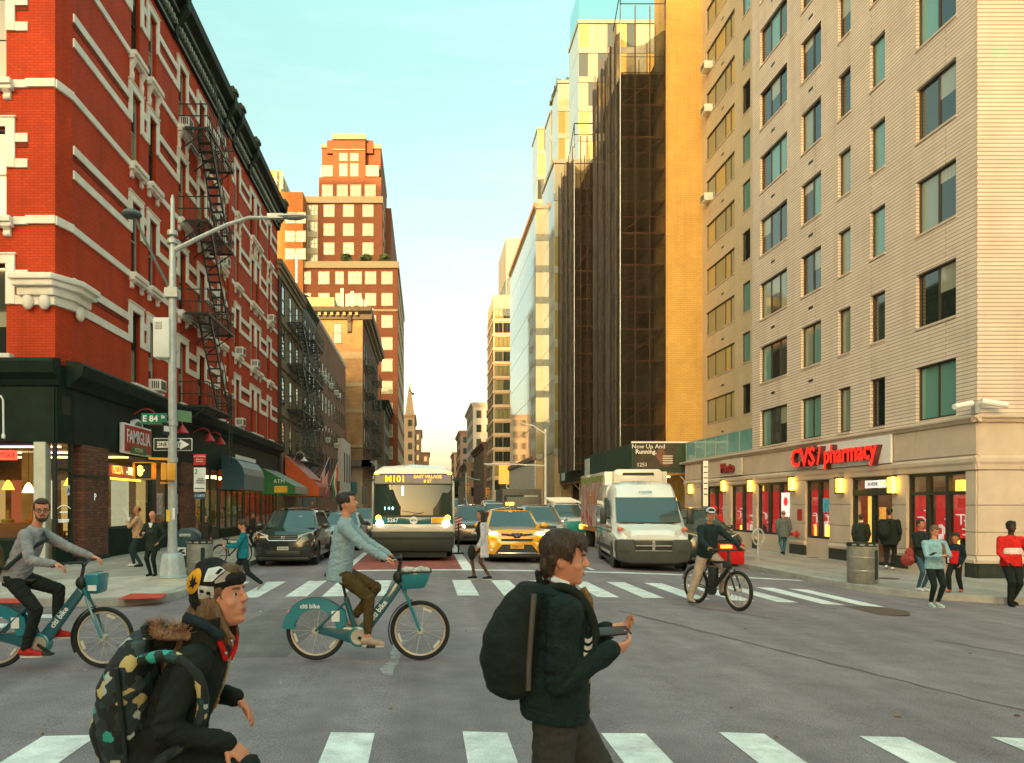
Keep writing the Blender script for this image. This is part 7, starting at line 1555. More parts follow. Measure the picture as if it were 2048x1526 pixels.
        ho = put('hair', remesh(Hh, vox*.7 if detail < 2 else .006, 2, 'hair', hair or hair_dk, .004 if detail > 1 else .002, seedn, 26.), body)
        if detail and vox < .0112:      # loose strands over the mass
            rnd = random.Random(seedn); vs_ = ho.data.vertices; sg = MB(); top_ = Hp(.01, -.04, .12)
            for _ in range(1500 if detail > 1 else 500):
                v = vs_[rnd.randrange(len(vs_))]; nn = v.normal; d = v.co-top_+Vector((rnd.uniform(-.03, .03), rnd.uniform(-.02, .05), -.03))*hs; d = d-nn*d.dot(nn)
                if d.length < 1e-4: continue
                d = d.normalized()*rnd.uniform(.018, .042)*hs; w = d.cross(nn).normalized()*.0011; p0 = v.co-nn*.001; p1 = v.co+d*.5+nn*.0035; p2 = v.co+d+nn*rnd.uniform(-.002, .004)
                sg.add([p0-w, p0+w, p1+w, p1-w, p2], [(0, 1, 2, 3), (3, 2, 4)])
            sg.build('hair_strands', hair or hair_dk, body, fix=False)['kind'] = 'stuff'
    # top
    T_ = MB(); lo = loose; hz = .04+hem
    lv = [(P-t*(hz*h), .172*k*bulk*lo, .128*k*bulk*lo, X, fw), (P+t*.01*h, .168*k*bulk*lo, .126*k*bulk*lo, X, fw), (P+t*.10*h, .152*k*bulk*lo*(.92 if fem else 1), .118*k*bulk*lo, X, fw), (P+t*.19*h, .168*k*bulk, .126*k*bulk, Xs, fws), (P+t*.255*h, .165*k*bulk**.6, .112*k*bulk**.6, Xs, fws), (C+t*.012*h, .115*k, .085*k, Xs, fws), (nk+t*.005*h, .070*k, .066*k, Xs, fws)]
    eloft(T_, lv)
    if fem: 
        for s in (1, -1): T_.ell(P+t*.205*h+fw*.085*k+Xs*(s*.065*k), (.065*k, .055*k, .065*k), 12, 8)
    if bulk > 1.05: T_.ell(P+t*.075*h+fw*.05*k*bulk, (.13*k*bulk, .10*k*bulk, .13*k), 14, 9)
    for i in range(2):
        e2 = el[i]; w2 = el[i]+(wr_[i]-el[i])*sleeve
        T_.cap(C-t*.02*h, sh[i], .082*k, .068*k*lo**.5); T_.cap(sh[i], e2, .069*k*lo**.6*bulk**.4, .053*k*lo**.6)
        if sleeve > .05: T_.cap(e2, w2, .053*k*lo**.6, .041*k*lo**.6)
    near = vox < .0112; fl = []
    if near:
        for i in range(2): a_ = (wr_[i]-sh[i]).normalized(); fl += [(el[i], a_, .085*k, 130, .0065), ((sh[i]+el[i])/2, (a_+Vector((.4, .3, .2))).normalized(), .07*k, 90, .004), ((wr_[i]*.75+el[i]*.25), a_, .06*k, 150, .004)]
        fl += [(P+t*.07*h+fw*.08, (t+X*.35).normalized(), .16*k, 75, .005), (P+t*.08*h-fw*.05+X*.12*k, (t*.9-fw*.5).normalized(), .14*k, 80, .005), (P+t*.19*h+X*.13*k, (t*.5+fw*.8).normalized(), .10*k, 90, .004)]
    tp = put('top', remesh(T_, vox, smooth_it, 'top', top, wr*1.0, seedn+1, folds=fl), body) if top else None
    if coat and top:
        Cm = MB(); zb = P-Vector((0, 0, coat*h)); eloft(Cm, [(zb, .20*k*bulk, .16*k*bulk, X, Vector((0, 1, 0))), (P-t*.05*h, .178*k*bulk, .132*k*bulk, X, fw), (P+t*.05*h, .16*k*bulk, .12*k*bulk, X, fw)]); put('coat_skirt', remesh(Cm, vox, 2, 'coat_skirt', top, wr, seedn+5), body)
    # trousers
    if bottom:
        L_ = MB(); lw = legw; eloft(L_, [(P-Vector((0, 0, .055*h)), .145*k*bulk, .112*k*bulk, X, Vector((0, 1, 0))), (P, .160*k*bulk, .120*k*bulk, X, fw), (P+t*.075*h, .146*k*bulk, .108*k*bulk, X, fw)])
        for i in range(2):
            be = an[i]+(kn[i]-an[i])*bare; L_.cap(hp[i], kn[i], .093*k*bulk**.7*lw**.5, .066*k*lw); L_.cap(kn[i], be, .066*k*lw, .047*k*lw)
        put('trousers', remesh(L_, vox, smooth_it, 'trousers', bottom, wr, seedn+2, folds=[(q_, ((an[i]-hp[i]).normalized()+Vector((0, .3, 0))).normalized(), sg*k, fq, am) for i in range(2) for q_, sg, fq, am in ((kn[i], .09, 110, .006), (an[i]*.8+kn[i]*.2, .07, 130, .005), (hp[i]*.75+kn[i]*.25, .11, 80, .005))] if near else ()), body)
    for i in range(2):
        s = 1-2*i; td = Vector((toe[i][0], toe[i][1], 0)).normalized(); fp = foot_pitch[i]; td3 = Vector((td.x*math.cos(fp), td.y*math.cos(fp), math.sin(fp))); dn = Vector((td.x*math.sin(fp), td.y*math.sin(fp), -math.cos(fp))); a = an[i]; S = MB()
        S.cap(a-td3*.035*k+dn*.035*k, a+td3*.02*k+dn*.02*k, .040*k, .042*k); S.cap(a+dn*.042*k, a+td3*.12*k+dn*.050*k, .040*k, .036*k); S.cap(a+td3*.12*k+dn*.052*k, a+td3*.165*k+dn*.058*k, .036*k, .026*k)
        sm_ = (shoes if isinstance(shoes, (list, tuple)) else [shoes, shoes])[i] or black_trim
        so_ = put('shoe', remesh(S, min(vox, .010), 2, 'shoe', sm_), body)
        q = MB(); rr = []
        for zz in (.075, .092): rr.append([a+td3*(.065+.122*math.cos(tt))*k+Vector((td.y, -td.x, 0))*(.043*math.sin(tt))*k+dn*zz*k for tt in [2*PI*j/16 for j in range(16)]])
        q.rings(rr); q.build('sole', shoe_c or rubber, so_, smooth=True)
    body['_j'] = 0; del body['_j']
    return body, dict(P=P, C=C, sh=sh, hp=hp, kn=kn, an=an, el=el, wr=wr_, HC=HC, nk=nk, Hp=Hp, Hm=Hm, hs=hs, k=k, t=t, fw=fw, hr=hr)
def stand_h(px, py_head, Y, zg): return Z_(py_head, Y)-zg
def walk_feet(k, st, lift=.06): return [Vector((.06*k, st*k, .085*k)), Vector((-.06*k, -st*k, .085*k+lift*k))]

# ---------------------------------------------------------------- hire bicycles and riders
teal = paint('bike_teal', (.010, .20, .24), .3); teal_dk = paint('bike_teal_dark', (.010, .10, .13), .35); bk = mat('bike_black', (.014, .02, .017), .5, var=.1); rim_m = mat('bike_rim', (.62, .50, .38), .4, metal=.4); spoke_m = mat('spoke', (.55, .5, .42), .4, metal=.5)
def tarc(c, r, a0, a1, n, y=0): return [(c[0]+r*math.cos(R(a0+(a1-a0)*i/n)), y, c[1]+r*math.sin(R(a0+(a1-a0)*i/n))) for i in range(n+1)]
def bike_wheel(par, x, z, r, tw=.024):
    w = MB(); w.tube(tarc((0, 0), r-tw, 0, 360, 40), tw, 8); o = w.build('tyre', tyre_m, par, (x, 0, z), smooth=True); q = MB(); q.tube(tarc((0, 0), r-2.4*tw, 0, 360, 40), .013, 6); q.build('rim', rim_m, o, smooth=True); s = MB()
    for i in range(18): a = 2*PI*i/18; b = a+.5*(1 if i % 2 else -1); s.bar((.02*math.cos(b), .03*(1 if i % 2 else -1), .02*math.sin(b)), ((r-2.4*tw)*math.cos(a), 0, (r-2.4*tw)*math.sin(a)), .0035)
    s.cyl((0, -.05, 0), (0, .05, 0), .035, n=12); s.build('spokes', spoke_m, o)
    for a in (70, 200, 320): 
        e = MB(); e.box(-.05, -.012, -.013, .05, .012, .013); e.build('reflector', mat('reflector', (.66, .60, .48), .4), o, ((r*.72)*math.cos(R(a)), 0, (r*.72)*math.sin(R(a))), (0, R(-a+90), 0))
    return o
def hire_bike(label, x, Y, basket):
    g = thing('hire_bicycle', label, 'bicycle', (x, Y, gz(x)+.016), 0, 'teal hire bicycles'); r = .335; W = 1.165
    bike_wheel(g, 0, r, r); bike_wheel(g, W, r, r); BB = (.48, 0, .27)
    m = MB(); m.rings([[(p[0]+nx*w_-0, y_, p[2]+nz*w_) for (nx, nz, y_) in ((-.79, .62, -.04), (.79, -.62, -.04), (.79, -.62, .04), (-.79, .62, .04))] for p, w_ in (((.44, 0, .24), .075), ((.55, 0, .36), .068), ((.74, 0, .60), .058), ((.93, 0, .86), .050))]); m.build('down_tube', teal_dk, g, bev=.022, seg=3)
    MB().tube([(.47, 0, .27), (.38, 0, .55), (.335, 0, .70)], .032, 10).build('seat_tube', teal_dk, g, smooth=True); MB().tube([(.345, 0, .66), (.285, 0, .92)], .017, 8).build('seat_post', bk, g, smooth=True)
    sd = MB(); sd.ell((.20, 0, .955), (.115, .095, .038)); sd.cap((.22, 0, .95), (.39, 0, .955), .042, .026); put('saddle', remesh(sd, .008, 4, 'saddle', bk), g)
    for s in (-.055, .055): MB().tube([(0, s, r), (.34, s*.7, .66)], .014, 8).build('seat_stay', teal_dk, g, smooth=True)
    m = MB(); m.rings([[(x_, -.035, z_), (x_, .035, z_), (x_, .035, z2), (x_, -.035, z2)] for x_, z_, z2 in ((-.02, .31, .37), (.15, .27, .39), (.40, .19, .38), (.50, .16, .36))]); m.build('chain_case', teal_dk, g, bev=.015); m = MB(); m.lathe([(0, -.055), (.115, -.055), (.115, .055), (0, .055)], 26, BB, 'y'); m.build('crank_guard', teal, g, bev=.012); m = MB(); m.lathe([(.045, -.06), (.085, -.062), (.085, -.058), (.045, -.056)], 22, BB, 'y')
    m.build('chain_ring', spoke_m, g)
    for s, a in ((-1, -32), (1, 148)):
        q = Vector((BB[0]+.17*math.cos(R(a)), s*.09, BB[2]+.17*math.sin(R(a)))); c = MB(); c.bar((BB[0], s*.075, BB[2]), q, .022, .03); cr_ = c.build('crank', bk, g); MB().box(q.x-.05, q.y-(.09 if s < 0 else -.0), q.z-.012, q.x+.05, q.y+(.09 if s > 0 else 0), q.z+.012).build('pedal', bk, g, bev=.006)
    m = MB(); hub = Vector((W, 0, r)); top_ = Vector((.935, 0, .88)); 
    for s in (-.06, .06): m.tube([hub+Vector((0, s, 0)), Vector((1.03, s, .68)), Vector((.985, s*.6, .78))], .017, 8)
    m.tube([(1.0, 0, .76), (.93, 0, .93)], .03, 10); m.build('fork', teal, g, smooth=True)
    m = MB(); m.tube([(.94, 0, .90), (.925, 0, 1.0), (.945, 0, 1.10)], .02, 8); m.build('stem', bk, g, smooth=True); MB().ell((.925, 0, .93), (.065, .06, .075)).build('head_cover', bk, g, smooth=True)
    for s in (-1, 1):
        m = MB(); m.tube([(.945, 0, 1.10), (.955, s*.06, 1.155), (.93, s*.2, 1.165), (.83, s*.29, 1.15), (.76, s*.31, 1.14)], .014, 8); m.build('handlebar', bk, g, smooth=True); MB().tube([(.86, s*.275, 1.155), (.74, s*.315, 1.138)], .020, 8).build('grip', rubber, g, smooth=True); MB().tube([(.9, s*.25, 1.145), (.80, s*.33, 1.125)], .007, 6).build('brake_lever', spoke_m, g)
    # rear fairing, fender arcs, light
    for s in (-.05, .05):
        pts = tarc((0, r), r+.035, 176, 52, 14, s); inn = [(.235, s, .52), (.30, s, .42), (.34, s, .36), (.16, s, .36)]+tarc((0, r), .22, 12, 150, 8, s)[1:] 
        m = MB(); nA = 14; A_ = pts; B_ = [((0+ (r-.095)*math.cos(R(176-(176-30)*i/14))), s, r+(r-.095)*math.sin(R(176-(176-30)*i/14))) for i in range(15)]
        for i in range(nA): m.quad(A_[i], A_[i+1], B_[i+1], B_[i])
        m.add([A_[14], (.325, s, .56), (.35, s, .42), (.30, s, .36), (.235, s, .36), B_[14]], [(0, 1, 2, 3, 4, 5)]); m.build('rear_fairing', teal, g, fix=False)
    MB().rings([[(a*math.cos(R(t_)), y_, r+a*math.sin(R(t_))) for a, y_ in ((r+.03, -.05), (r+.042, 0), (r+.03, .05))] for t_ in range(178, 40, -8)], closed=False).build('rear_fender', bk, g, smooth=True); MB().box(-r-.05, -.04, r+.10, -r+.03, .04, r+.17).xf(Matrix.Translation((.07, 0, .06))).build('tail_light', mat('tail_red', (.55, .03, .02), .3, emit=(1, .05, .02), es=.5), g, bev=.02)
    MB().rings([[(W+a*math.cos(R(t_)), y_, r+a*math.sin(R(t_))) for a, y_ in ((r+.012, -.04), (r+.025, 0), (r+.012, .04))] for t_ in range(208, 96, -8)], closed=False).build('front_fender', bk, g, smooth=True)
    if basket == 'open':
        m = MB(); m.frus([(.98, -.13, .80), (1.22, -.13, .82), (1.22, .13, .82), (.98, .13, .80)], [(.95, -.17, .985), (1.29, -.17, 1.0), (1.29, .17, 1.0), (.95, .17, .985)]); m.build('basket', teal, g, bev=.03); m = MB(); m.tube([(.95, -.17, .99), (1.29, -.17, 1.005), (1.29, .17, 1.005), (.95, .17, .99), (.95, -.17, .99)], .012, 6); m.build('basket_rim', bk, g); q = MB()
        for i in range(5): q.ell((1.02+.05*i, random.uniform(-.08, .08), 1.0+random.uniform(0, .02)), (.06, .07, .035))
        put('crumpled_bag', remesh(q, .01, 2, 'crumpled_bag', cloth('paper_bag', (.55, .50, .45)), .012, 3, 20.), g)
    else:
        m = MB(); m.frus([(1.03, -.12, .82), (1.16, -.12, .82), (1.16, .12, .82), (1.03, .12, .82)], [(1.0, -.15, 1.04), (1.18, -.15, 1.06), (1.18, .15, 1.06), (1.0, .15, 1.04)]); m.build('basket', teal, g, bev=.035, seg=3); MB().box(1.06, -.16, .86, 1.15, -.15, .92).build('basket_mark', white_paint, g)
    ang = math.atan2(.25, .19); text('citi bike', .085, white_paint, g, (.70, -.046, .56), (PI/2, -R(52), 0), ext=.001, bold=.002); text('citi bike', .07, white_paint, g, (-.06, -.058, .61), (PI/2, 0, 0), ext=.001, bold=.002)
    MB().box(.18, -.056, .44, .27, -.054, .56).build('sponsor_panel', white_paint, g); return g
Yc = 8.62; xc = X_(632, Yc)
hire_bike('teal hire bicycle in the middle of the crossing with an open basket', xc, Yc, 'open')
shirt_b = cloth('shirt_gingham', (.27, .38, .42), var=.2, vs=90); olive = cloth('trousers_olive', (.085, .055, .018)); canvas = cloth('shoe_canvas', (.50, .36, .27))
def rider_local(px, py, Y, side): return None
zc_ = gz(xc)
rb, J = figure('cyclist in a light blue shirt and olive trousers on the central hire bicycle', (xc, Yc, zc_), -PI/2, h=1.80, skin=skin_a, lean=.13, pelvis=(0, .265, 1.03), feet=[(.10, .585-.0, .285), (-.10, .40, .46)], hands=[(.29, .775, 1.185), (-.29, .785, 1.185)], hand_dir=[(-.05, 1, -.30), (.05, 1, -.30)], hand_n=[(0, -.2, -1), (0, -.2, -1)], curl=1.0, top=shirt_b, bottom=olive, shoes=canvas, shoe_c=mat('sole_white', (.62, .56, .48), .6), hair=hair_dk, hair_style='short', vox=.010, bulk=1.0, hem=.03, neck_l=.85, bare=.17, detail=1, wr=.009, elbow=((.35, -.5, -1), (-.35, -.5, -1)), head=(0, .22), smooth_it=3, loose=1.06, seedn=1, toe=((0, 1), (0, 1)), foot_pitch=(-.05, -.2))
# left rider
Yl = 8.4; xl = X_(-6, Yl)
hire_bike('teal hire bicycle at the left edge with a closed teal bag', xl, Yl, 'bag')
grey_sw = cloth('sweat_grey', (.30, .29, .30)); black_jean = cloth('jeans_black', (.016, .020, .018)); red_shoe = cloth('shoe_red', (.50, .03, .025))
rl, J2 = figure('bearded cyclist with glasses in a grey sweatshirt on the left hire bicycle', (xl, Yl, gz(xl)), -PI/2, h=1.80, skin=skin_a, lean=.42, pelvis=(0, .20, 1.02), feet=[(.10, .36, .25), (-.10, .60, .42)], hands=[(.30, .775, 1.175), (-.29, .93, 1.20)], hand_dir=[(-.05, 1, -.3), (.0, 1, -.25)], hand_n=[(0, -.2, -1), (0, -.2, -1)], curl=1.0, top=grey_sw, bottom=black_jean, shoes=red_shoe, shoe_c=MATS['sole_white'], hair=hair_br, vox=.010, bulk=1.0, sleeve=.93, wr=.006, elbow=((.4, -.4, -1), (-.4, -.4, -1)), head=(-1.05, -.05), seedn=3, toe=((0, 1), (0, 1)))
m = MB(); H2, hs2 = J2['Hp'], J2['hs']
m.ell(H2(0, .046, -.097), (.050*hs2, .040*hs2, .030*hs2), 14, 9, J2['hr']); m.cap(H2(-.022, .080, -.054), H2(.022, .080, -.054), .0065*hs2, .0065*hs2)
for s in (1, -1): m.cap(H2(s*.062, .015, -.04), H2(s*.046, .045, -.085), .010*hs2, .014*hs2)
m.ell(H2(0, .07, -.097), (.024*hs2, .014*hs2, .014*hs2), 10, 7, J2['hr']); put('beard', remesh(m, .006, 2, 'beard', hair_br, .003, 2, 30.), rl)
m = MB()
for s in (1, -1): m.tube([H2(s*.033+.022*math.cos(2*PI*i/14), .092, -.004+.016*math.sin(2*PI*i/14)) for i in range(15)], .0028*hs2, 5); m.tube([H2(s*.055, .088, 0), H2(s*.075, .0, .0)], .0025*hs2, 5)
m.tube([H2(-.011, .098, 0), H2(.011, .098, 0)], .0025*hs2, 5); m.build('glasses', sign_black, rl)
m = MB(); P2, C2 = J2['P'], J2['C']; m.tube([C2+Vector((-.06, .02, .07)), C2+Vector((.02, .15, -.07)), P2+Vector((.16, .17, .26)), P2+Vector((.19, .0, .10)), P2+Vector((.10, -.16, .10))], .022, 6); m.build('bag_strap', sign_black, rl)
sb = MB(); sb.ell((0, 0, 0), (.16, .13, .22)); sb.ell((.02, -.02, -.1), (.18, .14, .16)); tag(put('messenger_bag', remesh(sb, .012, 3, 'messenger_bag', cloth('bag_olive', (.10, .075, .022)), .01, 4), None, (xl-.06, Yl-.06, gz(xl)+1.22)), 'olive messenger bag on the back of the left cyclist', 'bag')

# ---------------------------------------------------------------- delivery rider on a dark electric bike
Ye = 14.2; xe = X_(1392, Ye); eb = thing('electric_bicycle', 'black electric delivery bicycle stopped on the far crosswalk', 'bicycle', (xe, Ye, gz(xe+.2)), R(-72)); r = .345; W = 1.12
bike_wheel(eb, 0, r, r, .03); 
fwl = thing('x', '', '', (0, 0, 0)); bpy.data.objects.remove(fwl); bike_wheel(eb, W, r, r, .03)
for nm, pts, rr in (('top_tube', [(.34, 0, .78), (.90, 0, .82)], .022), ('down_tube', [(.44, 0, .30), (.92, 0, .74)], .038), ('seat_tube', [(.44, 0, .30), (.32, 0, .88)], .02), ('head_tube', [(.93, 0, .70), (.88, 0, .92)], .026)): MB().tube(pts, rr, 8).build(nm, bk, eb, smooth=True)
m = MB()
for s in (-.06, .06): m.tube([(W, s, r), (.95, s, .70)], .018, 6); m.tube([(0, s, r), (.44, s*.6, .30)], .014, 6); m.tube([(0, s, r), (.33, s*.5, .76)], .012, 6)
m.build('stays', bk, eb, smooth=True)['kind'] = 'stuff'; MB().box(.40, -.06, .36, .56, .06, .70).build('battery', bk, eb, bev=.02); sd = MB(); sd.ell((.28, 0, .93), (.13, .08, .04)); sd.build('saddle', bk, eb, smooth=True); MB().lathe([(0, -.03), (.10, -.03), (.10, .03), (0, .03)], 20, (.44, 0, .30), 'y').build('motor', bk, eb)
MB().tube([(.86, -.34, 1.03), (.88, -.1, 1.02), (.88, .1, 1.02), (.86, .34, 1.03)], .014, 8).build('handlebar', bk, eb); MB().tube([(.88, 0, .9), (.88, 0, 1.02)], .02, 8).build('stem', bk, eb)
for s in (-1, 1): MB().tube([(.87, s*.22, 1.03), (.85, s*.36, 1.03)], .03, 8).build('hand_muff', rubber, eb, smooth=True)
MB().box(.84, -.10, .72, .98, -.02, .82).build('front_light', bk, eb, bev=.01); MB().box(.85, -.15, 1.06, .93, .02, 1.12).build('phone_mount', mat('phone_orange', (.8, .32, .05), .5, emit=(1, .4, .05), es=.6), eb); MB().rings([[(a*math.cos(R(t_)), y_, r+a*math.sin(R(t_))) for a, y_ in ((r+.02, -.035), (r+.03, 0), (r+.02, .035))] for t_ in range(170, 60, -10)], closed=False).build('rear_fender', galv, eb, smooth=True)
db = thing('delivery_bag', 'bright red insulated delivery bag on the electric bicycle', 'bag', (X_(1462, 14.7), 14.7, Z_(1127, 14.7)), R(-20)); dred = cloth('bag_red', (.62, .015, .015), bump=.2, bs=12); MB().box(-.23, -.18, 0, .23, .18, .34).build('body', dred, db, bev=.03, seg=3); MB().box(-.235, -.185, .30, .235, .185, .37).build('lid', dred, db, bev=.02); MB().box(-.06, -.192, .3, .02, -.185, .36).build('label', white_paint, db); MB().tube([(-.1, -.19, .3), (-.1, -.21, .4), (.1, -.21, .4), (.1, -.19, .3)], .012).build('handle', sign_black, db)
khaki = cloth('trousers_khaki', (.42, .33, .26)); navyj = cloth('jacket_navy', (.012, .026, .026))
re_, J3 = figure('delivery rider in dark jacket, khaki trousers and white cap on the electric bicycle', (xe, Ye, gz(xe)), R(-162), h=1.66, skin=skin_b, lean=.16, pelvis=(0, .30, .93), feet=[(.27, .16, .085), (-.14, .55, .28)], hands=[(.30, .74, 1.06), (-.33, .80, 1.06)], top=navyj, bottom=khaki, shoes=[cloth('shoe_sand', (.40, .30, .22)), cloth('shoe_olive', (.10, .07, .03))], hair=hair_dk, vox=.013, bulk=1.05, loose=1.12, legw=1.3, elbow=((.6, -.4, -.8), (-.6, -.4, -.8)), head=(-.5, -.15), seedn=6, hand_n=[(0, -.2, -1), (0, -.2, -1)], hand_dir=[(0, 1, -.2), (0, 1, -.2)], curl=.9)
m = MB(); Hq, hq = J3['Hp'], J3['hs']; m.ell(Hq(0, -.018, .062), (.088*hq, .102*hq, .070*hq), 16, 10, J3['hr']); m.ell(Hq(0, .085, .05), (.062*hq, .065*hq, .012*hq), 14, 6, J3['hr']); put('cap', remesh(m, .010, 2, 'cap', cloth('cap_white', (.62, .66, .68))), re_); MB().ell(Hq(0, -.01, .04), (.092*hq, .106*hq, .014*hq), 16, 6, J3['hr']).build('cap_band', sign_black, re_, smooth=True); MB().ell(Hq(0, -.03, -.09), (.085*hq, .10*hq, .05*hq), 14, 8, J3['hr']).build('hood_collar', galv, re_, smooth=True)

# ---------------------------------------------------------------- people on the far crossing and pavements
def person(label, px, Y, zg, py_head, face, **k):
    x = X_(px, Y); return figure(label, (x, Y, zg), face, h=max(.9, Z_(py_head, Y)-zg), **k)
RT, LT_, CAM, AWAY = -PI/2, PI/2, PI, 0.
blk_c = cloth('cloth_black', (.012, .018, .016)); tight = cloth('tights', (.10, .050, .028)); lilac = cloth('coat_lilac', (.50, .46, .50)); white_shoe = cloth('shoe_white', (.66, .66, .62))
Yw = 17.9; kw = 1.62/1.75
w_, Jw = person('woman in a pale grey coat and black dress walking across the far crosswalk', 962, Yw, gz(1.3), 1022, LT_+R(8), skin=skin_b, feet=[(.05, .16*kw, .085), (-.05, -.20*kw, .085)], hands=[(.17, -.06, .80), (-.17, .10, .78)], top=blk_c, bottom=tight, shoes=blk_c, shoe_c=white_shoe, hair=hair_dk, hair_style='long', vox=.012, bulk=.86, fem=True, legw=.78, hem=.06, seedn=8)
Cm = MB(); P, C, t_, fw_, k_ = Jw['P'], Jw['C'], Jw['t'], Jw['fw'], Jw['k']
ax, ay = Vector((1, 0, 0)), Vector((0, 1, 0))
for s in (1, -1):
    Cm.rings([[Vector((s*xx, yy, zz)) for xx, yy in ((.02, -.16), (.19*k_, -.14), (.21*k_, .02), (.20*k_, .04), (.17*k_, -.02), (.02, -.125))] for zz, in ((.50,),)]*0 or [[Vector((s*.01, -.17*q, zz)), Vector((s*.17*q, -.15*q, zz)), Vector((s*.20*q, -.02*q, zz)), Vector((s*.19*q, .06*q, zz)), Vector((s*.165*q, .05*q, zz)), Vector((s*.165*q, -.02*q, zz)), Vector((s*.01, -.13*q, zz))] for zz, q in ((.52, 1.0), (.80, .92), (1.05, .84), (1.25, .90), (1.33, .75))])
    Cm.cap(Jw['sh'][0 if s > 0 else 1], Jw['el'][0 if s > 0 else 1], .070*k_, .058*k_); Cm.cap(Jw['el'][0 if s > 0 else 1], Jw['wr'][0 if s > 0 else 1], .058*k_, .050*k_)
put('coat', remesh(Cm, .012, 2, 'coat', lilac, .004, 2), w_)
bag = MB(); bag.ell((0, 0, 0), (.09, .14, .19)); tag(put('handbag', remesh(bag, .012, 2, 'handbag', blk_c), None, (X_(943, 17.95), 17.95, .62)), 'black handbag hanging behind the woman in the pale coat', 'bag')
# east corner group
sky_sw = cloth('sweater_sky', (.26, .44, .50)); legging = cloth('leggings', (.010, .020, .018)); mint_shoe = cloth('shoe_mint', (.45, .60, .56))
Yb = 15.3
b_, Jb = person('woman in a pale blue sweatshirt and black leggings looking at her phone', 1868, Yb, gz(10.3), 1053, CAM, skin=skin_a, hands=[(.06, .30, 1.03), (-.08, .28, 1.03)], elbow=((.8, -.5, -.6), (-.8, -.5, -.6)), top=sky_sw, bottom=legging, shoes=mint_shoe, shoe_c=white_shoe, hair=hair_lt, hair_style='pony', head=(0, -.45), vox=.012, bulk=1.12, fem=True, legw=.95, bare=.14, seedn=9, hand_n=[(0, 0, 1), (0, 0, 1)])
tag(MB().box(-.035, -.075, -.005, .035, .075, .005).build('phone', sign_black, None, (X_(1866, Yb-.4), Yb-.40, gz(10.3)+1.08), (R(-25), 0, 0)), 'dark phone held by the woman in pale blue', 'phone')
MB().tube([Jb['C']+Vector((-.07, -.05, .03)), Jb['C']+Vector((-.12, .08, -.05)), Jb['C']+Vector((-.13, .14, -.28))], .035).build('braid', hair_lt, b_, smooth=True)
Yk = 16.9; jean = cloth('jeans_blue', (.045, .10, .14))
k2, Jk = person('dark haired woman in a black jacket with a red bag behind the blue sweatshirt', 1841, Yk, RW, 1040, CAM+R(15), skin=skin_b, hands=[(.05, .26, 1.0), (-.16, .22, .95)], top=cloth('jacket_black2', (.014, .022, .02)), bottom=jean, shoes=white_shoe, hair=hair_dk, hair_style='bun', vox=.013, bulk=1.0, fem=True, seedn=10, hem=.08, legw=.85)
rbag = MB(); rbag.ell((0, 0, 0), (.15, .1, .13)); rbag.ell((.04, 0, .12), (.09, .08, .16)); tag(put('shopping_bag', remesh(rbag, .012, 2, 'shopping_bag', cloth('bag_maroon', (.30, .05, .045), var=.4), .01, 3), None, (X_(1812, Yk), Yk-.05, .52)), 'maroon bag hanging beside the woman in the black jacket', 'bag')
Yq = 16.7; navy = cloth('navy', (.010, .022, .032)); kred = cloth('child_red', (.66, .012, .012)); oshoe = cloth('shoe_orange', (.60, .10, .05))
c_, Jc = person('child in a red, white and navy top walking behind the blue sweatshirt', 1911, Yq, RW, 1069, LT_+R(30), skin=skin_b, feet=walk_feet(.75, .20, .0), top=navy, bottom=blk_c, shoes=oshoe, hair=hair_dk, hair_style='mop', vox=.012, headk=1.25, bulk=.95, loose=1.1, seedn=11, detail=1, legw=1.2)
Pm = MB(); P, C, t_, fw_, k_ = Jc['P'], Jc['C'], Jc['t'], Jc['fw'], Jc['k']; eloft(Pm, [(P-t_*.03+fw_*.012, .150*k_*1.04, .126*k_, Vector((1, 0, 0)), fw_), (P+t_*.12+fw_*.012, .142*k_, .120*k_, Vector((1, 0, 0)), fw_), (P+t_*.26+fw_*.012, .150*k_, .118*k_, Vector((1, 0, 0)), fw_)]); put('red_panel', remesh(Pm, .012, 2, 'red_panel', kred), c_); MB().box(.128*k_, -.04, P.z-.02, .168*k_, .10, P.z+.26).build('white_panel', cloth('child_white', (.7, .7, .68)), c_, bev=.02)
Ym = 15.5; redj = cloth('puffer_red', (.60, .020, .015), bump=.5, bs=14)
r_, Jr = person('man in a red and white striped puffer jacket at the right edge', 2022, Ym, gz(12), 1044, CAM+R(-8), skin=skin_c, feet=[(.08, .12, .085), (-.06, -.10, .10)], hands=[(.17, .22, .88), (-.24, .10, .86)], top=redj, bottom=blk_c, shoes=blk_c, hair=mat('hair_black', (.012, .012, .011), .7), vox=.012, bulk=1.08, loose=1.1, seedn=12, head=(.15, 0), elbow=((.9, -.5, -.3), (-.9, -.5, -.3)), legw=1.15)
Pm = MB(); P, C, t_, fw_, k_ = Jr['P'], Jr['C'], Jr['t'], Jr['fw'], Jr['k']; eloft(Pm, [(P+t_*.17, .190*k_, .150*k_, Vector((1, 0, 0)), fw_), (P+t_*.25, .190*k_, .150*k_, Vector((1, 0, 0)), fw_), (P+t_*.30, .186*k_, .148*k_, Vector((1, 0, 0)), fw_)]); put('white_stripe', remesh(Pm, .011, 1, 'white_stripe', cloth('puffer_white', (.70, .66, .62), bump=.5, bs=14), .003), r_)
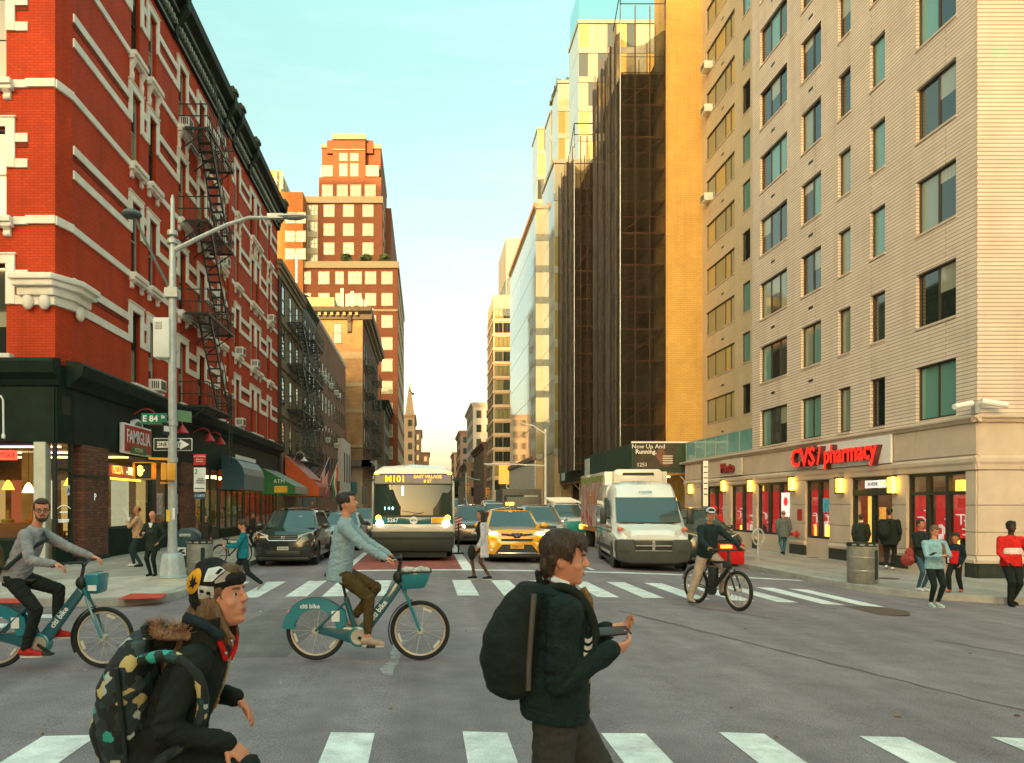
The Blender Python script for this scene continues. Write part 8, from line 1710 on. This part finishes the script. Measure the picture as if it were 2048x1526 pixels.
# pharmacy door
suit = cloth('suit_dark', (.022, .034, .028))
s_1, _ = person('man in a dark suit seen from behind entering the pharmacy door', 1722, 23.9, RW, 1030, AWAY+R(-25), skin=skin_b, top=suit, bottom=blk_c, shoes=blk_c, hair=hair_br, vox=.016, bulk=1.05, hem=.07, detail=0, seedn=13)
m = MB(); m.lathe([(.066, 0), (.058, .035), (.055, .035), (.06, 0)], 14); m.build('white_collar', white_paint, s_1, (0, .0, 1.36))
cap_b, Jd = person('man in black with a backpack and cap by the pharmacy door', 1779, 22.3, RW, 1018, AWAY+R(-40), skin=skin_b, feet=walk_feet(1, .12), top=cloth('jacket_black3', (.012, .020, .016)), bottom=blk_c, shoes=[white_shoe, white_shoe], hair=hair_dk, vox=.015, bulk=1.12, loose=1.15, hem=.06, detail=0, seedn=14)
Hq, hq = Jd['Hp'], Jd['hs']; m = MB(); m.ell(Hq(0, -.015, .058), (.085*hq, .10*hq, .06*hq), 14, 8, Jd['hr']); m.ell(Hq(0, .09, .04), (.06*hq, .06*hq, .012*hq), 12, 6, Jd['hr']); m.build('cap', blk_c, cap_b, smooth=True)
def backpack(label, loc, rz, k, mt, vox=.014, wr=.006, tilt=0, pocket=True, name='backpack'):
    g = thing(name, label, 'backpack', loc, (tilt, 0, rz)); q = MB(); eloft(q, [((0, 0, -.24*k), .11*k, .06*k, Vector((1, 0, 0)), Vector((0, 1, 0))), ((0, -.01*k, -.18*k), .15*k, .10*k, Vector((1, 0, 0)), Vector((0, 1, 0))), ((0, -.015*k, 0), .16*k, .115*k, Vector((1, 0, 0)), Vector((0, 1, 0))), ((0, 0, .16*k), .145*k, .09*k, Vector((1, 0, 0)), Vector((0, 1, 0))), ((0, .02*k, .24*k), .09*k, .05*k, Vector((1, 0, 0)), Vector((0, 1, 0)))]); put('bag_body', remesh(q, vox, 3, 'bag_body', mt, wr, 5), g)
    if pocket: q = MB(); eloft(q, [((0, -.10*k, -.18*k), .10*k, .04*k, Vector((1, 0, 0)), Vector((0, 1, 0))), ((0, -.115*k, -.08*k), .12*k, .05*k, Vector((1, 0, 0)), Vector((0, 1, 0))), ((0, -.09*k, .04*k), .10*k, .035*k, Vector((1, 0, 0)), Vector((0, 1, 0)))]); put('front_pocket', remesh(q, vox, 3, 'front_pocket', mt, wr, 7), g)
    m = MB(); m.tube([(-.03*k, .06*k, .23*k), (-.03*k, .05*k, .29*k), (.03*k, .05*k, .29*k), (.03*k, .06*k, .23*k)], .010*k); m.build('grab_loop', mt, g, smooth=True)
    for s in (1, -1): m = MB(); m.tube(soft([(s*.07*k, .06*k, .20*k), (s*.10*k, .13*k, .27*k), (s*.12*k, .25*k, .19*k), (s*.12*k, .27*k, .02*k), (s*.13*k, .16*k, -.12*k), (s*.12*k, .06*k, -.20*k)]), .020*k, 8); m.build('shoulder_strap', mt, g, smooth=True)
    return g
backpack('black backpack on the man with the cap', (X_(1768, 22.05), 22.05, 1.02), R(-40), .95, cloth('pack_black', (.014, .022, .018)))
o_, _ = person('older man in a grey jacket and blue jeans walking along the pharmacy', 1567, 29.0, RW, 1022, AWAY+R(-12), skin=skin_a, feet=walk_feet(.95, .16), top=cloth('jacket_slate', (.10, .13, .135)), bottom=cloth('jeans_mid', (.04, .12, .17)), shoes=blk_c, hair=hair_lt, hair_style='balding', vox=.018, bulk=1.1, loose=1.1, hem=.07, detail=0, seedn=15)
person('person in a bright red hooded jacket leaning by the black SUV', 1444, 26.4, RW, 1008, LT_+R(20), skin=skin_b, lean=.5, hands=[(.2, .5, 1.15), (-.2, .5, 1.1)], top=cloth('hood_red', (.62, .015, .015)), bottom=blk_c, shoes=blk_c, hair=cloth('hood_red2', (.58, .02, .02)), vox=.018, bulk=1.1, loose=1.15, detail=0, seedn=16)
# west corner
tanw = cloth('sweater_tan', (.52, .30, .17))
tm, Jt = person('balding man in a tan sweater drinking coffee by the shop window', 275, 20.6, LW, 1013, LT_+R(10), skin=skin_b, hands=[(.16, .02, .82), (-.04, .24, 1.18)], elbow=((.6, -.8, -.5), (-.8, .2, -.9)), top=tanw, bottom=cloth('jeans_dark', (.02, .04, .045)), shoes=[white_shoe, blk_c], hair=hair_dk, hair_style='balding', vox=.014, bulk=1.06, seedn=17, feet=walk_feet(.95, .10, 0))
cup = MB(); cup.lathe([(.030, 0), (.038, .11), (.041, .11), (.041, .125), (.0, .125)], 14); tag(cup.build('coffee_cup', white_paint, None, (X_(275, 20.6)-.26, 20.68, LW+1.20), smooth=True), 'white paper coffee cup held by the man in tan', 'cup')
sm1, Js = person('man in a black suit looking at his phone beside the lamp post', 306, 17.9, LW, 1024, CAM+R(-12), skin=skin_a, hands=[(.10, .26, 1.0), (-.20, .08, .80)], elbow=((.8, -.7, -.4), (-.8, -.6, -.4)), top=suit, bottom=blk_c, shoes=blk_c, hair=hair_dk, hair_style='balding', vox=.012, bulk=1.12, hem=.08, head=(0, -.5), seedn=18)
MB().prism([(-.055, 0), (.055, 0), (.0, -.16)], 0, .01, 'y').build('white_shirt', white_paint, sm1, Js['C']+Vector((0, .105, .045)), PI)
tag(MB().box(-.04, -.07, -.006, .04, .07, .006).build('phone', sign_black, None, (X_(300, 17.6), 17.62, LW+1.05), (R(20), 0, 0)), 'dark phone held by the man in the black suit', 'phone')
tealj = cloth('puffer_teal', (.008, .17, .22), bump=.5, bs=12)
Yt = 15.9; xt = X_(492, Yt)
tb, Jq = person('boy in a teal puffer jacket stepping off the west kerb reading', 487, Yt, gz(xt), 1043, LT_+R(12), skin=skin_a, feet=[(.05, .10, .085), (-.05, -.36, .16)], hands=[(.08, .33, .93), (-.07, .33, .93)], elbow=((.6, -.7, -.7), (-.6, -.7, -.7)), top=tealj, bottom=cloth('track_black', (.014, .02, .018)), shoes=[blk_c, cloth('shoe_grey', (.28, .27, .26))], shoe_c=white_shoe, hair=hair_br, hair_style='mop', vox=.011, bulk=.95, loose=1.12, headk=1.15, head=(0, -.4), legw=1.1, seedn=19, foot_pitch=(0, -.7))
tag(MB().box(-.06, -.09, -.008, .06, .09, .008).build('booklet', white_paint, None, (X_(470, Yt), Yt+.05, gz(xt)+1.0), (0, R(10), R(90))), 'white booklet in the hands of the boy in teal', 'booklet')
person('woman with long dark hair in the shadow by the parked bicycle', 411, 23.5, LW, 1030, CAM+R(40), skin=skin_b, top=cloth('coat_brown', (.04, .03, .02)), bottom=blk_c, shoes=blk_c, hair=hair_dk, hair_style='long', vox=.018, detail=0, coat=.2, seedn=20)
person('person in dark clothes by the green window left of the parked SUV', 507, 30.0, LW, 1024, LT_, skin=skin_b, top=cloth('coat_dim', (.03, .025, .02)), bottom=blk_c, shoes=blk_c, hair=hair_dk, vox=.02, detail=0, seedn=21)
for i, (px, Y, lb, c) in enumerate(((625, 46, 'distant person in dark red on the far west pavement', (.16, .05, .03)), (655, 50, 'distant person in black on the far west pavement', (.02, .02, .02)), (1150, 58, 'distant person in grey under the sidewalk shed', (.1, .1, .1)), (1183, 60, 'distant person in tan under the sidewalk shed', (.2, .13, .08)))):
    person(lb, px, Y, LW if px < 900 else RW, CY-6+12*(i % 2), CAM, top=cloth('far_top%d' % i, c), bottom=blk_c, shoes=blk_c, hair=hair_dk, vox=.03, detail=0, seedn=30+i, skin=skin_b)
# ================================================================ the two in front
Yk = 3.36; S = F/Yk; kx = X_(1117, Yk)
LX = lambda px: (px-1105)/S       # forward distance from the boy's middle
LZ = lambda py: H-(py-CY)/S
jk = cloth('sweat_green_black', (.008, .020, .018), var=.25, vs=30, bump=.5, bs=60); trou = cloth('trousers_grey_olive', (.042, .040, .034), var=.2, vs=40, bump=.2, bs=80)
gk = gz(kx)
boy, J = figure('dark haired boy in a dark jacket and grey trousers walking with a phone', (kx, Yk, gk), -PI/2-R(4), h=1.72, torso_k=.82, skin=skin_a, lean=.06, pelvis=(0, -.015, .92), feet=[(.07, -.36, .2), (-.07, .38, .085)], knee=((.05, 1, .1), (-.05, 1, .1)), hands=[(.12, LX(1197), LZ(1290)-gk), (-.11, LX(1207), LZ(1268)-gk)], elbow=((.35, -1, -.6), (-.5, -.8, -.6)), hand_dir=[(-.45, .85, .12), (.30, .95, .22)], hand_n=[(-.75, .1, .6), (.5, -.1, .85)], curl=.85, top=jk, bottom=trou, shoes=blk_c, hair=hair_br, hair_style='mop', vox=.0085, bulk=1.0, loose=1.17, nose=.8, headk=1.0, detail=2, wr=.007, legw=1.28, hem=.012, head=(-.18, -.02), seedn=40, smooth_it=7, neck_l=.62, toe=((0, 1), (0, 1)), foot_pitch=(-.5, 0))
P, C, t_, fw_, k_ = J['P'], J['C'], J['t'], J['fw'], J['k']
# collar, tie, hood roll, hem band, prints
m = MB(); nkk = J['nk']
m.tube([nkk+Vector((.058*math.cos(a), .062*math.sin(a)+.006, .030-.024*math.sin(a))) for a in [R(-200+220*i/16) for i in range(17)]], .010, 8); m.tube([nkk+Vector((.061*math.cos(a), .066*math.sin(a)+.006, .018-.026*math.sin(a))) for a in [R(-200+220*i/16) for i in range(17)]], .010, 8); put('shirt_collar', remesh(m, .006, 2, 'shirt_collar', cloth('shirt_white', (.66, .68, .70), bump=.1)), boy)
MB().prism([(-.045, .03), (.045, .03), (.0, -.10)], 0, .012, 'y').build('shirt_front', MATS['shirt_white'], boy, nkk+Vector((0, .075, -.01)), (R(-16), 0, PI))
m = MB(); m.tube([nkk+Vector((0, .092, .0)), nkk+Vector((0, .118, -.05)), nkk+Vector((0, .13, -.11))], .016, 8, rs=[.014, .018, .012]); m.build('school_tie', cloth('tie_stripe', (.20, .12, .05), var=.6, vs=60), boy, smooth=True)
m = MB(); m.tube([C+Vector((.115*math.cos(a), -.02+.085*math.sin(a), .030-.012*math.sin(a))) for a in [R(155+230*i/14) for i in range(15)]], .036, 10, rs=[.020+.020*math.sin(PI*i/14) for i in range(15)]); m.ell(C+Vector((0, -.115, .0)), (.085, .045, .075)); put('hood', remesh(m, .008, 4, 'hood', jk, .008, 3, 16.), boy)
m = MB(); eloft(m, [(P-t_*.075, .176*k_*1.12, .133*k_*1.12, Vector((1, 0, 0)), fw_), (P-t_*.035, .182*k_*1.13, .138*k_*1.13, Vector((1, 0, 0)), fw_)]); put('hem_band', remesh(m, .008, 3, 'hem_band', jk, .003), boy)
def on_chest(y, x, z): return C+Vector((x, y, z))
prt = cloth('print_pale', (.55, .48, .42), bump=.1)
for j, (zz, w_) in enumerate(((-.135, .040), (-.165, .046), (-.192, .052), (-.222, .072))):
    q = MB(); xx = .118-.004*j; q.grid(lambda u, v: (lambda y: (.196*math.sqrt(max(.05, 1-(y/.150)**2))+.012, y, zz+(-.5+v)*.017-.008*math.sin(PI*u)))(.098+(-.5+u)*w_*.9), 6, 2); q.build('chest_print', prt, boy, C, fix=False)
q = MB(); q.box(.118, .035, .002, .123, .062, .008); q.box(.118, .044, -.004, .123, .053, .014); q.build('logo_print', prt, boy, C, (0, R(24), 0))
m = MB(); m.tube([P+Vector((.07, .139, -.05)), P+Vector((.06, .136, .08)), P+Vector((.05, .133, .22))], .005, 6); m.build('zip', mat('zip_brass', (.28, .2, .1), .4, metal=.6), boy); MB().ell(P+Vector((.085, .131, .08)), (.008, .008, .012)).build('zip_pull', mat('zip_gold', (.5, .3, .05), .4, metal=.6), boy)
tag(MB().box(-.075, -.036, -.0045, .075, .036, .0045).build('phone', mat('phone_brown', (.03, .018, .015), .4), None, (X_(1224, Yk), Yk-.005, LZ(1262)), (R(18), R(-3), R(6)), bev=.003), 'slim dark phone in the hands of the boy', 'phone')
pkm = cloth('pack_blackgreen', (.011, .017, .013), var=.25, vs=8, bump=.4, bs=30)
bp = thing('backpack', 'bulging black backpack on the boy in the dark jacket', 'backpack', (X_(1026, Yk), Yk+.01, LZ(1275)), -PI/2)
q = MB(); X1, Y1 = Vector((1, 0, 0)), Vector((0, 1, 0))
eloft(q, [((0, .00, -.252), .10, .07, X1, Y1), ((0, -.008, -.22), .14, .105, X1, Y1), ((0, -.012, -.12), .155, .122, X1, Y1), ((0, -.008, 0), .16, .122, X1, Y1), ((0, .025, .10), .15, .108, X1, Y1), ((0, .060, .18), .13, .082, X1, Y1), ((0, .082, .235), .09, .045, X1, Y1)]); put('bag_body', remesh(q, .008, 4, 'bag_body', pkm, .007, 9, 11.), bp)
q = MB(); eloft(q, [((0, -.075, -.20), .10, .045, X1, Y1), ((0, -.085, -.10), .12, .06, X1, Y1), ((0, -.06, .04), .11, .05, X1, Y1), ((0, -.02, .10), .08, .02, X1, Y1)]); put('front_pocket', remesh(q, .008, 3, 'front_pocket', pkm, .006, 12, 12.), bp)
m = MB(); m.tube([(.135, .075, .205), (.15, .06, .05), (.15, .05, -.10), (.135, .05, -.2)], .012, 8); m.build('side_zip', mat('zip_grey', (.10, .085, .07), .6), bp, smooth=True)
for s in (1, -1): m = MB(); m.tube(soft([(s*.075, .12, .215), (s*.10, .20, .235), (s*.115, .27, .20), (s*.125, .325, .10), (s*.13, .335, .0), (s*.15, .26, -.10), (s*.15, .13, -.19)]), .021, 10); m.build('shoulder_strap', pkm, bp, smooth=True)
MB().tube([(-.02, .12, .23), (-.02, .11, .285), (.02, .11, .285), (.02, .12, .23)], .012, 8).build('grab_loop', pkm, bp, smooth=True)

# ---- the hat wearer on a bicycle
Yh = 2.98; S2 = F/Yh; hx0 = X_(330, Yh); gh = gz(hx0)
HX = lambda px: (px-330)/S2
HZ = lambda py: H-(py-CY)/S2-gh
jkt = cloth('parka_black', (.013, .016, .012), var=.25, vs=8, bump=.4, bs=35); navy_l = cloth('collar_navy', (.014, .024, .034)); lred = cloth('lining_red', (.60, .015, .012))
hat, J = figure('young person in a black parka and patterned knit hat bending forward on a bicycle', (hx0, Yh, gh), -PI/2, h=1.50, skin=skin_a, lean=.44, pelvis=(0, -.02, HZ(1500)), feet=[(.12, .40, .42), (-.10, .34, .26)], hands=[(.17, HX(476), HZ(1458)), (-.13, HX(455), HZ(1412))], elbow=((.35, -.5, -1), (-.4, -.3, -1)), knee=((.25, 1, .5), (-.1, 1, .4)), hand_dir=[(-.1, .75, -.62), (.15, .75, -.65)], hand_n=[(-.5, -.4, -.6), (.2, -.4, -.6)], curl=.55, top=jkt, bottom=blk_c, shoes=blk_c, hair=hair_lt, hair_style='long', vox=.0085, bulk=1.06, loose=1.10, nose=.65, headk=1.17, detail=2, wr=.008, head=(-.25, .2), seedn=50, legw=1.15, smooth_it=7, neck_l=.95)
P, C, t_, fw_, k_, Hq, hq = J['P'], J['C'], J['t'], J['fw'], J['k'], J['Hp'], J['hs']
kn1 = cloth('knit_black', (.014, .014, .012), bump=.5, bs=60); kn2 = cloth('knit_grey', (.58, .56, .53), bump=.5, bs=60); kn3 = cloth('knit_yellow', (.80, .36, .015), bump=.5, bs=60)
m = MB(); m.ell(Hq(0, -.022, .052), (.092*hq, .110*hq, .088*hq), 20, 12, J['hr']); m.ell(Hq(0, -.06, .010), (.086*hq, .070*hq, .085*hq), 16, 10, J['hr']); m.ell(Hq(0, .060, .055), (.072*hq, .040*hq, .035*hq), 14, 8, J['hr']); m.ell(Hq(0, -.03, .125), (.05*hq, .06*hq, .03*hq), 12, 8, J['hr'])
ht = put('knit_hat', remesh(m, .006, 4, 'knit_hat', kn1, .003, 4, 22.), hat)
def hat_patch(poly, mt, name, lift=.004):
    """piece of knit pattern laid on the side of the hat; poly in the hat's side view (forward, up)"""
    c0 = Vector((0, -.022, .052)); b = MB(); pts = []
    n = len(poly); cy_ = sum(p[0] for p in poly)/n; cz_ = sum(p[1] for p in poly)/n
    def prj(y, z):
        yy, zz = (y+.022)/.112, (z-.052)/.090; q_ = 1-yy*yy-zz*zz; x = .095*math.sqrt(max(q_, .02)) if q_ > 0 else .014; return Hq(x+lift, y, z)
    for rr in (1.0, .66, .33):
        pts.append([prj(cy_+(p[0]-cy_)*rr, cz_+(p[1]-cz_)*rr) for p in poly])
    b.rings(pts, cap=False); b.add([prj(cy_, cz_)]+pts[-1], [(0, i+1, (i+1) % n+1) for i in range(n)]); return b.build(name, mt, ht, smooth=True, fix=True)
def dens(poly, k=4):
    out = []
    for i, p in enumerate(poly):
        q = poly[(i+1) % len(poly)]
        for j in range(k): out.append((p[0]+(q[0]-p[0])*j/k, p[1]+(q[1]-p[1])*j/k))
    return out
hat_patch([(-.062+.040*math.cos(2*PI*i/22)*1.0+.014*math.sin(2*PI*i/22), .075+.046*math.sin(2*PI*i/22)) for i in range(22)], kn3, 'knit_oval', .005)
hat_patch(dens([(-.085, .055), (-.070, .066), (-.076, .085), (-.066, .078), (-.058, .104), (-.054, .082), (-.042, .092), (-.044, .072), (-.034, .064), (-.052, .060), (-.060, .046), (-.066, .058)], 2), kn1, 'knit_mark', .0085)
hat_patch(dens([(-.052, .006), (.010, -.010), (.024, .040), (-.034, .056)]), kn2, 'knit_letter_b', .006)
hat_patch(dens([(-.033, .028), (-.017, .024), (-.014, .036), (-.030, .040)]), kn1, 'knit_counter', .010); hat_patch(dens([(-.010, .016), (.005, .012), (.008, .024), (-.006, .028)]), kn1, 'knit_counter', .010)
hat_patch(dens([(-.010, .066), (.022, .060), (.064, .094), (.040, .112), (.004, .112)]), cloth('knit_white', (.66, .66, .62), bump=.5, bs=60), 'knit_letter_a', .006); hat_patch(dens([(.030, .050), (.075, .052), (.086, .072), (.066, .088), (.030, .060)]), cloth('knit_taupe', (.42, .33, .27), bump=.5, bs=60), 'knit_peak', .007); hat_patch(dens([(.034, .086), (.046, .084), (.056, .098), (.046, .104)]), kn1, 'knit_counter', .010); hat_patch(dens([(.006, .074), (.016, .072), (.022, .084), (.010, .088)], 3), kn2, 'knit_counter', .010)
# long light brown hair under the hat, in locks
m = MB()
for i in range(7):
    a = -.9+.30*i; m.tube([Hq(.068, -.060+.011*i, -.02), Hq(.074, -.065+.013*i, -.075), Hq(.064, -.055+.014*i, -.135), Hq(.055, -.04+.015*i, -.175-.012*(i % 3))], .014, 6, rs=[.015, .017, .014, .005])
    m.tube([Hq(-.066, -.06+.008*i, -.02), Hq(-.066, -.06+.009*i, -.09), Hq(-.052, -.05+.01*i, -.165)], .014, 6, rs=[.015, .016, .005])
put('hair_locks', remesh(m, .0055, 2, 'hair_locks', hair_lt, .003, 3, 30.), hat)
# high collar with red lining, fur hood trim, zip
m = MB()
rg = []
for i in range(19):
    a = R(-215+250*i/18); rg.append([C+Vector((rr*math.cos(a)*1.05, rr*math.sin(a)*.98+.005+dz*.10, dz+.018*math.sin(a*1))) for rr, dz in ((.105, .0), (.104, .07), (.112, .125), (.097, .128), (.088, .07), (.086, .0))])
m.rings(rg); put('collar', remesh(m, .007, 2, 'collar', jkt, .003, 2), hat)
cq = lambda x, f, u: C+Vector((x, 0, 0))+fw_*f+t_*u
m = MB(); m.tube(soft([cq(.085, .0, .11), cq(.090, .035, .08), cq(.072, .068, .045), cq(.05, .088, .01)]), .011, 8); m.build('lining', lred, hat, smooth=True); m = MB(); m.tube(soft([cq(-.04, .075, .085), cq(-.01, .095, .05), cq(.02, .10, .01)]), .010, 8); m.build('lining', lred, hat, smooth=True)
m = MB(); m.tube([C+Vector((.100, -.06, .14)), C+Vector((.110, .02, .11)), C+Vector((.095, .085, .06))], .022, 8); put('navy_collar', remesh(m, .007, 2, 'navy_collar', navy_l), hat)
m = MB(); m.tube([cq(.03, .098, .02), cq(.045, .122, -.08), cq(.05, .126, -.2)], .004, 6); m.build('zip', MATS['zip_brass'], hat); MB().cap(cq(.048, .128, -.14), cq(.05, .130, -.175), .005, .004).build('zip_pull', mat('zip_gold', ()) if 'zip_gold' not in MATS else MATS['zip_gold'], hat)
for dz in (.09, .04): MB().ell(cq(.085, .085, dz), (.007, .006, .007)).build('snap', steel, hat)
q = MB()
for i in range(5): a = R(165+50*i/4*2.2); q.ell(C+Vector((.10*math.cos(a), -.085+.075*math.sin(a), .035)), (.06, .06, .05))
put('hood', remesh(q, .008, 4, 'hood', jkt, .008, 6), hat)
fur = MB()
for i in range(900):
    a = R(random.uniform(140, 400)); b_ = random.uniform(0, 2*PI); c = C+Vector((.105*math.cos(a), -.10+.10*math.sin(a), .075+.012*math.sin(3*a)))+Vector((math.cos(b_)*.018, math.sin(b_)*.018, random.uniform(-.012, .02))); d = Vector((math.cos(a)*.5+random.uniform(-.7, .7), math.sin(a)*.5+random.uniform(-.7, .7), random.uniform(-.1, 1.0))).normalized()*random.uniform(.025, .055); w = d.orthogonal().normalized()*.0022
    fur.add([c-w, c+w, c+d], [(0, 1, 2)])
fu = fur.build('fur_trim', mat('fur_tan', (.46, .26, .15), .9, var=.5, vs=25), hat, fix=False); fu['kind'] = 'stuff'
q = MB()
for i in range(12): a = R(150+240*i/11); q.ell(C+Vector((.10*math.cos(a), -.10+.095*math.sin(a), .068)), (.026, .026, .02))
put('fur_base', remesh(q, .008, 2, 'fur_base', mat('fur_dark', (.30, .17, .10), .9, var=.4, vs=40), .006, 3, 40.), hat)
# patterned backpack
pk2 = bpy.data.materials.new('triangle_print'); pk2.use_nodes = True; n, l = pk2.node_tree.nodes, pk2.node_tree.links; b_ = n['Principled BSDF']; b_.inputs['Roughness'].default_value = .75
co = n.new('ShaderNodeTexCoord'); vo = n.new('ShaderNodeTexVoronoi'); vo.feature = 'F1'; vo.distance = 'MANHATTAN'; vo.inputs['Scale'].default_value = 22; l.new(co.outputs['Object'], vo.inputs['Vector'])
sp_ = n.new('ShaderNodeSeparateColor'); l.new(vo.outputs['Color'], sp_.inputs[0]); rm_ = n.new('ShaderNodeValToRGB'); rm_.color_ramp.interpolation = 'CONSTANT'; e = rm_.color_ramp.elements; e[0].position = 0; e[0].color = (.010, .014, .013, 1); e[1].position = .93; e[1].color = (.55, .42, .16, 1)
for p_, c_ in ((.38, (.022, .034, .036)), (.56, (.010, .014, .013)), (.68, (.05, .065, .065)), (.78, (.016, .06, .065)), (.84, (.03, .36, .30)), (.89, (.42, .46, .40))): x_ = e.new(p_); x_.color = c_+(1,)
l.new(sp_.outputs[0], rm_.inputs[0]); l.new(rm_.outputs[0], b_.inputs['Base Color'])
b2 = thing('backpack', 'black backpack with teal and gold triangle print on the hat wearer', 'backpack', (X_(268, Yh), Yh-.02, HZ(1392)+gh), (0, R(11), -PI/2))
q = MB(); eloft(q, [((0, .0, -.27), .11, .06, X1, Y1), ((0, -.005, -.22), .155, .098, X1, Y1), ((0, -.010, -.08), .17, .115, X1, Y1), ((0, .0, .08), .165, .105, X1, Y1), ((0, .03, .19), .14, .075, X1, Y1), ((0, .05, .25), .09, .04, X1, Y1)]); put('bag_body', remesh(q, .008, 4, 'bag_body', pk2, .008, 15, 12.), b2)
q = MB(); eloft(q, [((0, -.08, -.22), .11, .04, X1, Y1), ((0, -.095, -.10), .13, .055, X1, Y1), ((0, -.07, .03), .11, .04, X1, Y1)]); put('front_pocket', remesh(q, .008, 3, 'front_pocket', pk2, .006, 16, 12.), b2)
m = MB(); m.tube(soft([(.12, .09, .20), (.145, .20, .235), (.165, .29, .20), (.175, .335, .10), (.18, .31, -.04), (.175, .18, -.16), (.15, .06, -.22)]), .022, 10); m.build('shoulder_strap', pk2, b2, smooth=True); MB().tube([(.165, .02, .19), (.178, .03, .0), (.165, .03, -.22)], .010, 8).build('side_zip', sign_black, b2, smooth=True); MB().tube([(-.02, .08, .24), (-.02, .07, .29), (.02, .07, .29), (.02, .08, .24)], .011, 8).build('grab_loop', sign_black, b2, smooth=True)
# plain bicycle under the hat wearer
pb = thing('bicycle', 'black bicycle ridden by the hat wearer, mostly hidden below', 'bicycle', (hx0-.30, Yh, gh), 0)
bike_wheel(pb, 0, .31, .31); bike_wheel(pb, 1.0, .31, .31)
for nm, pts, rr in (('top_tube', [(.28, 0, .62), (.80, 0, .66)], .018), ('down_tube', [(.38, 0, .28), (.82, 0, .60)], .02), ('seat_tube', [(.38, 0, .28), (.26, 0, .74)], .016), ('chain_stay', [(0, .05, .31), (.38, .03, .28)], .012), ('seat_stay', [(0, .05, .31), (.28, .03, .62)], .011), ('fork', [(1.0, 0.05, .31), (.86, .03, .60), (.80, 0, .74)], .014), ('handlebar', [(.60, -.2, .70), (.70, -.06, .69), (.70, .06, .69), (.60, .2, .70)], .012)): MB().tube(pts, rr, 8).build(nm, bk, pb, smooth=True)
MB().ell((.24, 0, .745), (.12, .08, .03)).build('saddle', bk, pb, smooth=True)
pk = copy_tree(pb); pk.location = (X_(436, 20.4), 20.4, LW); pk.rotation_euler = (R(6), 0, R(62)); tag(pk, 'bicycle parked on the west pavement behind the grey litter bin', 'bicycle')
bpy.data.scenes.remove(TMP)
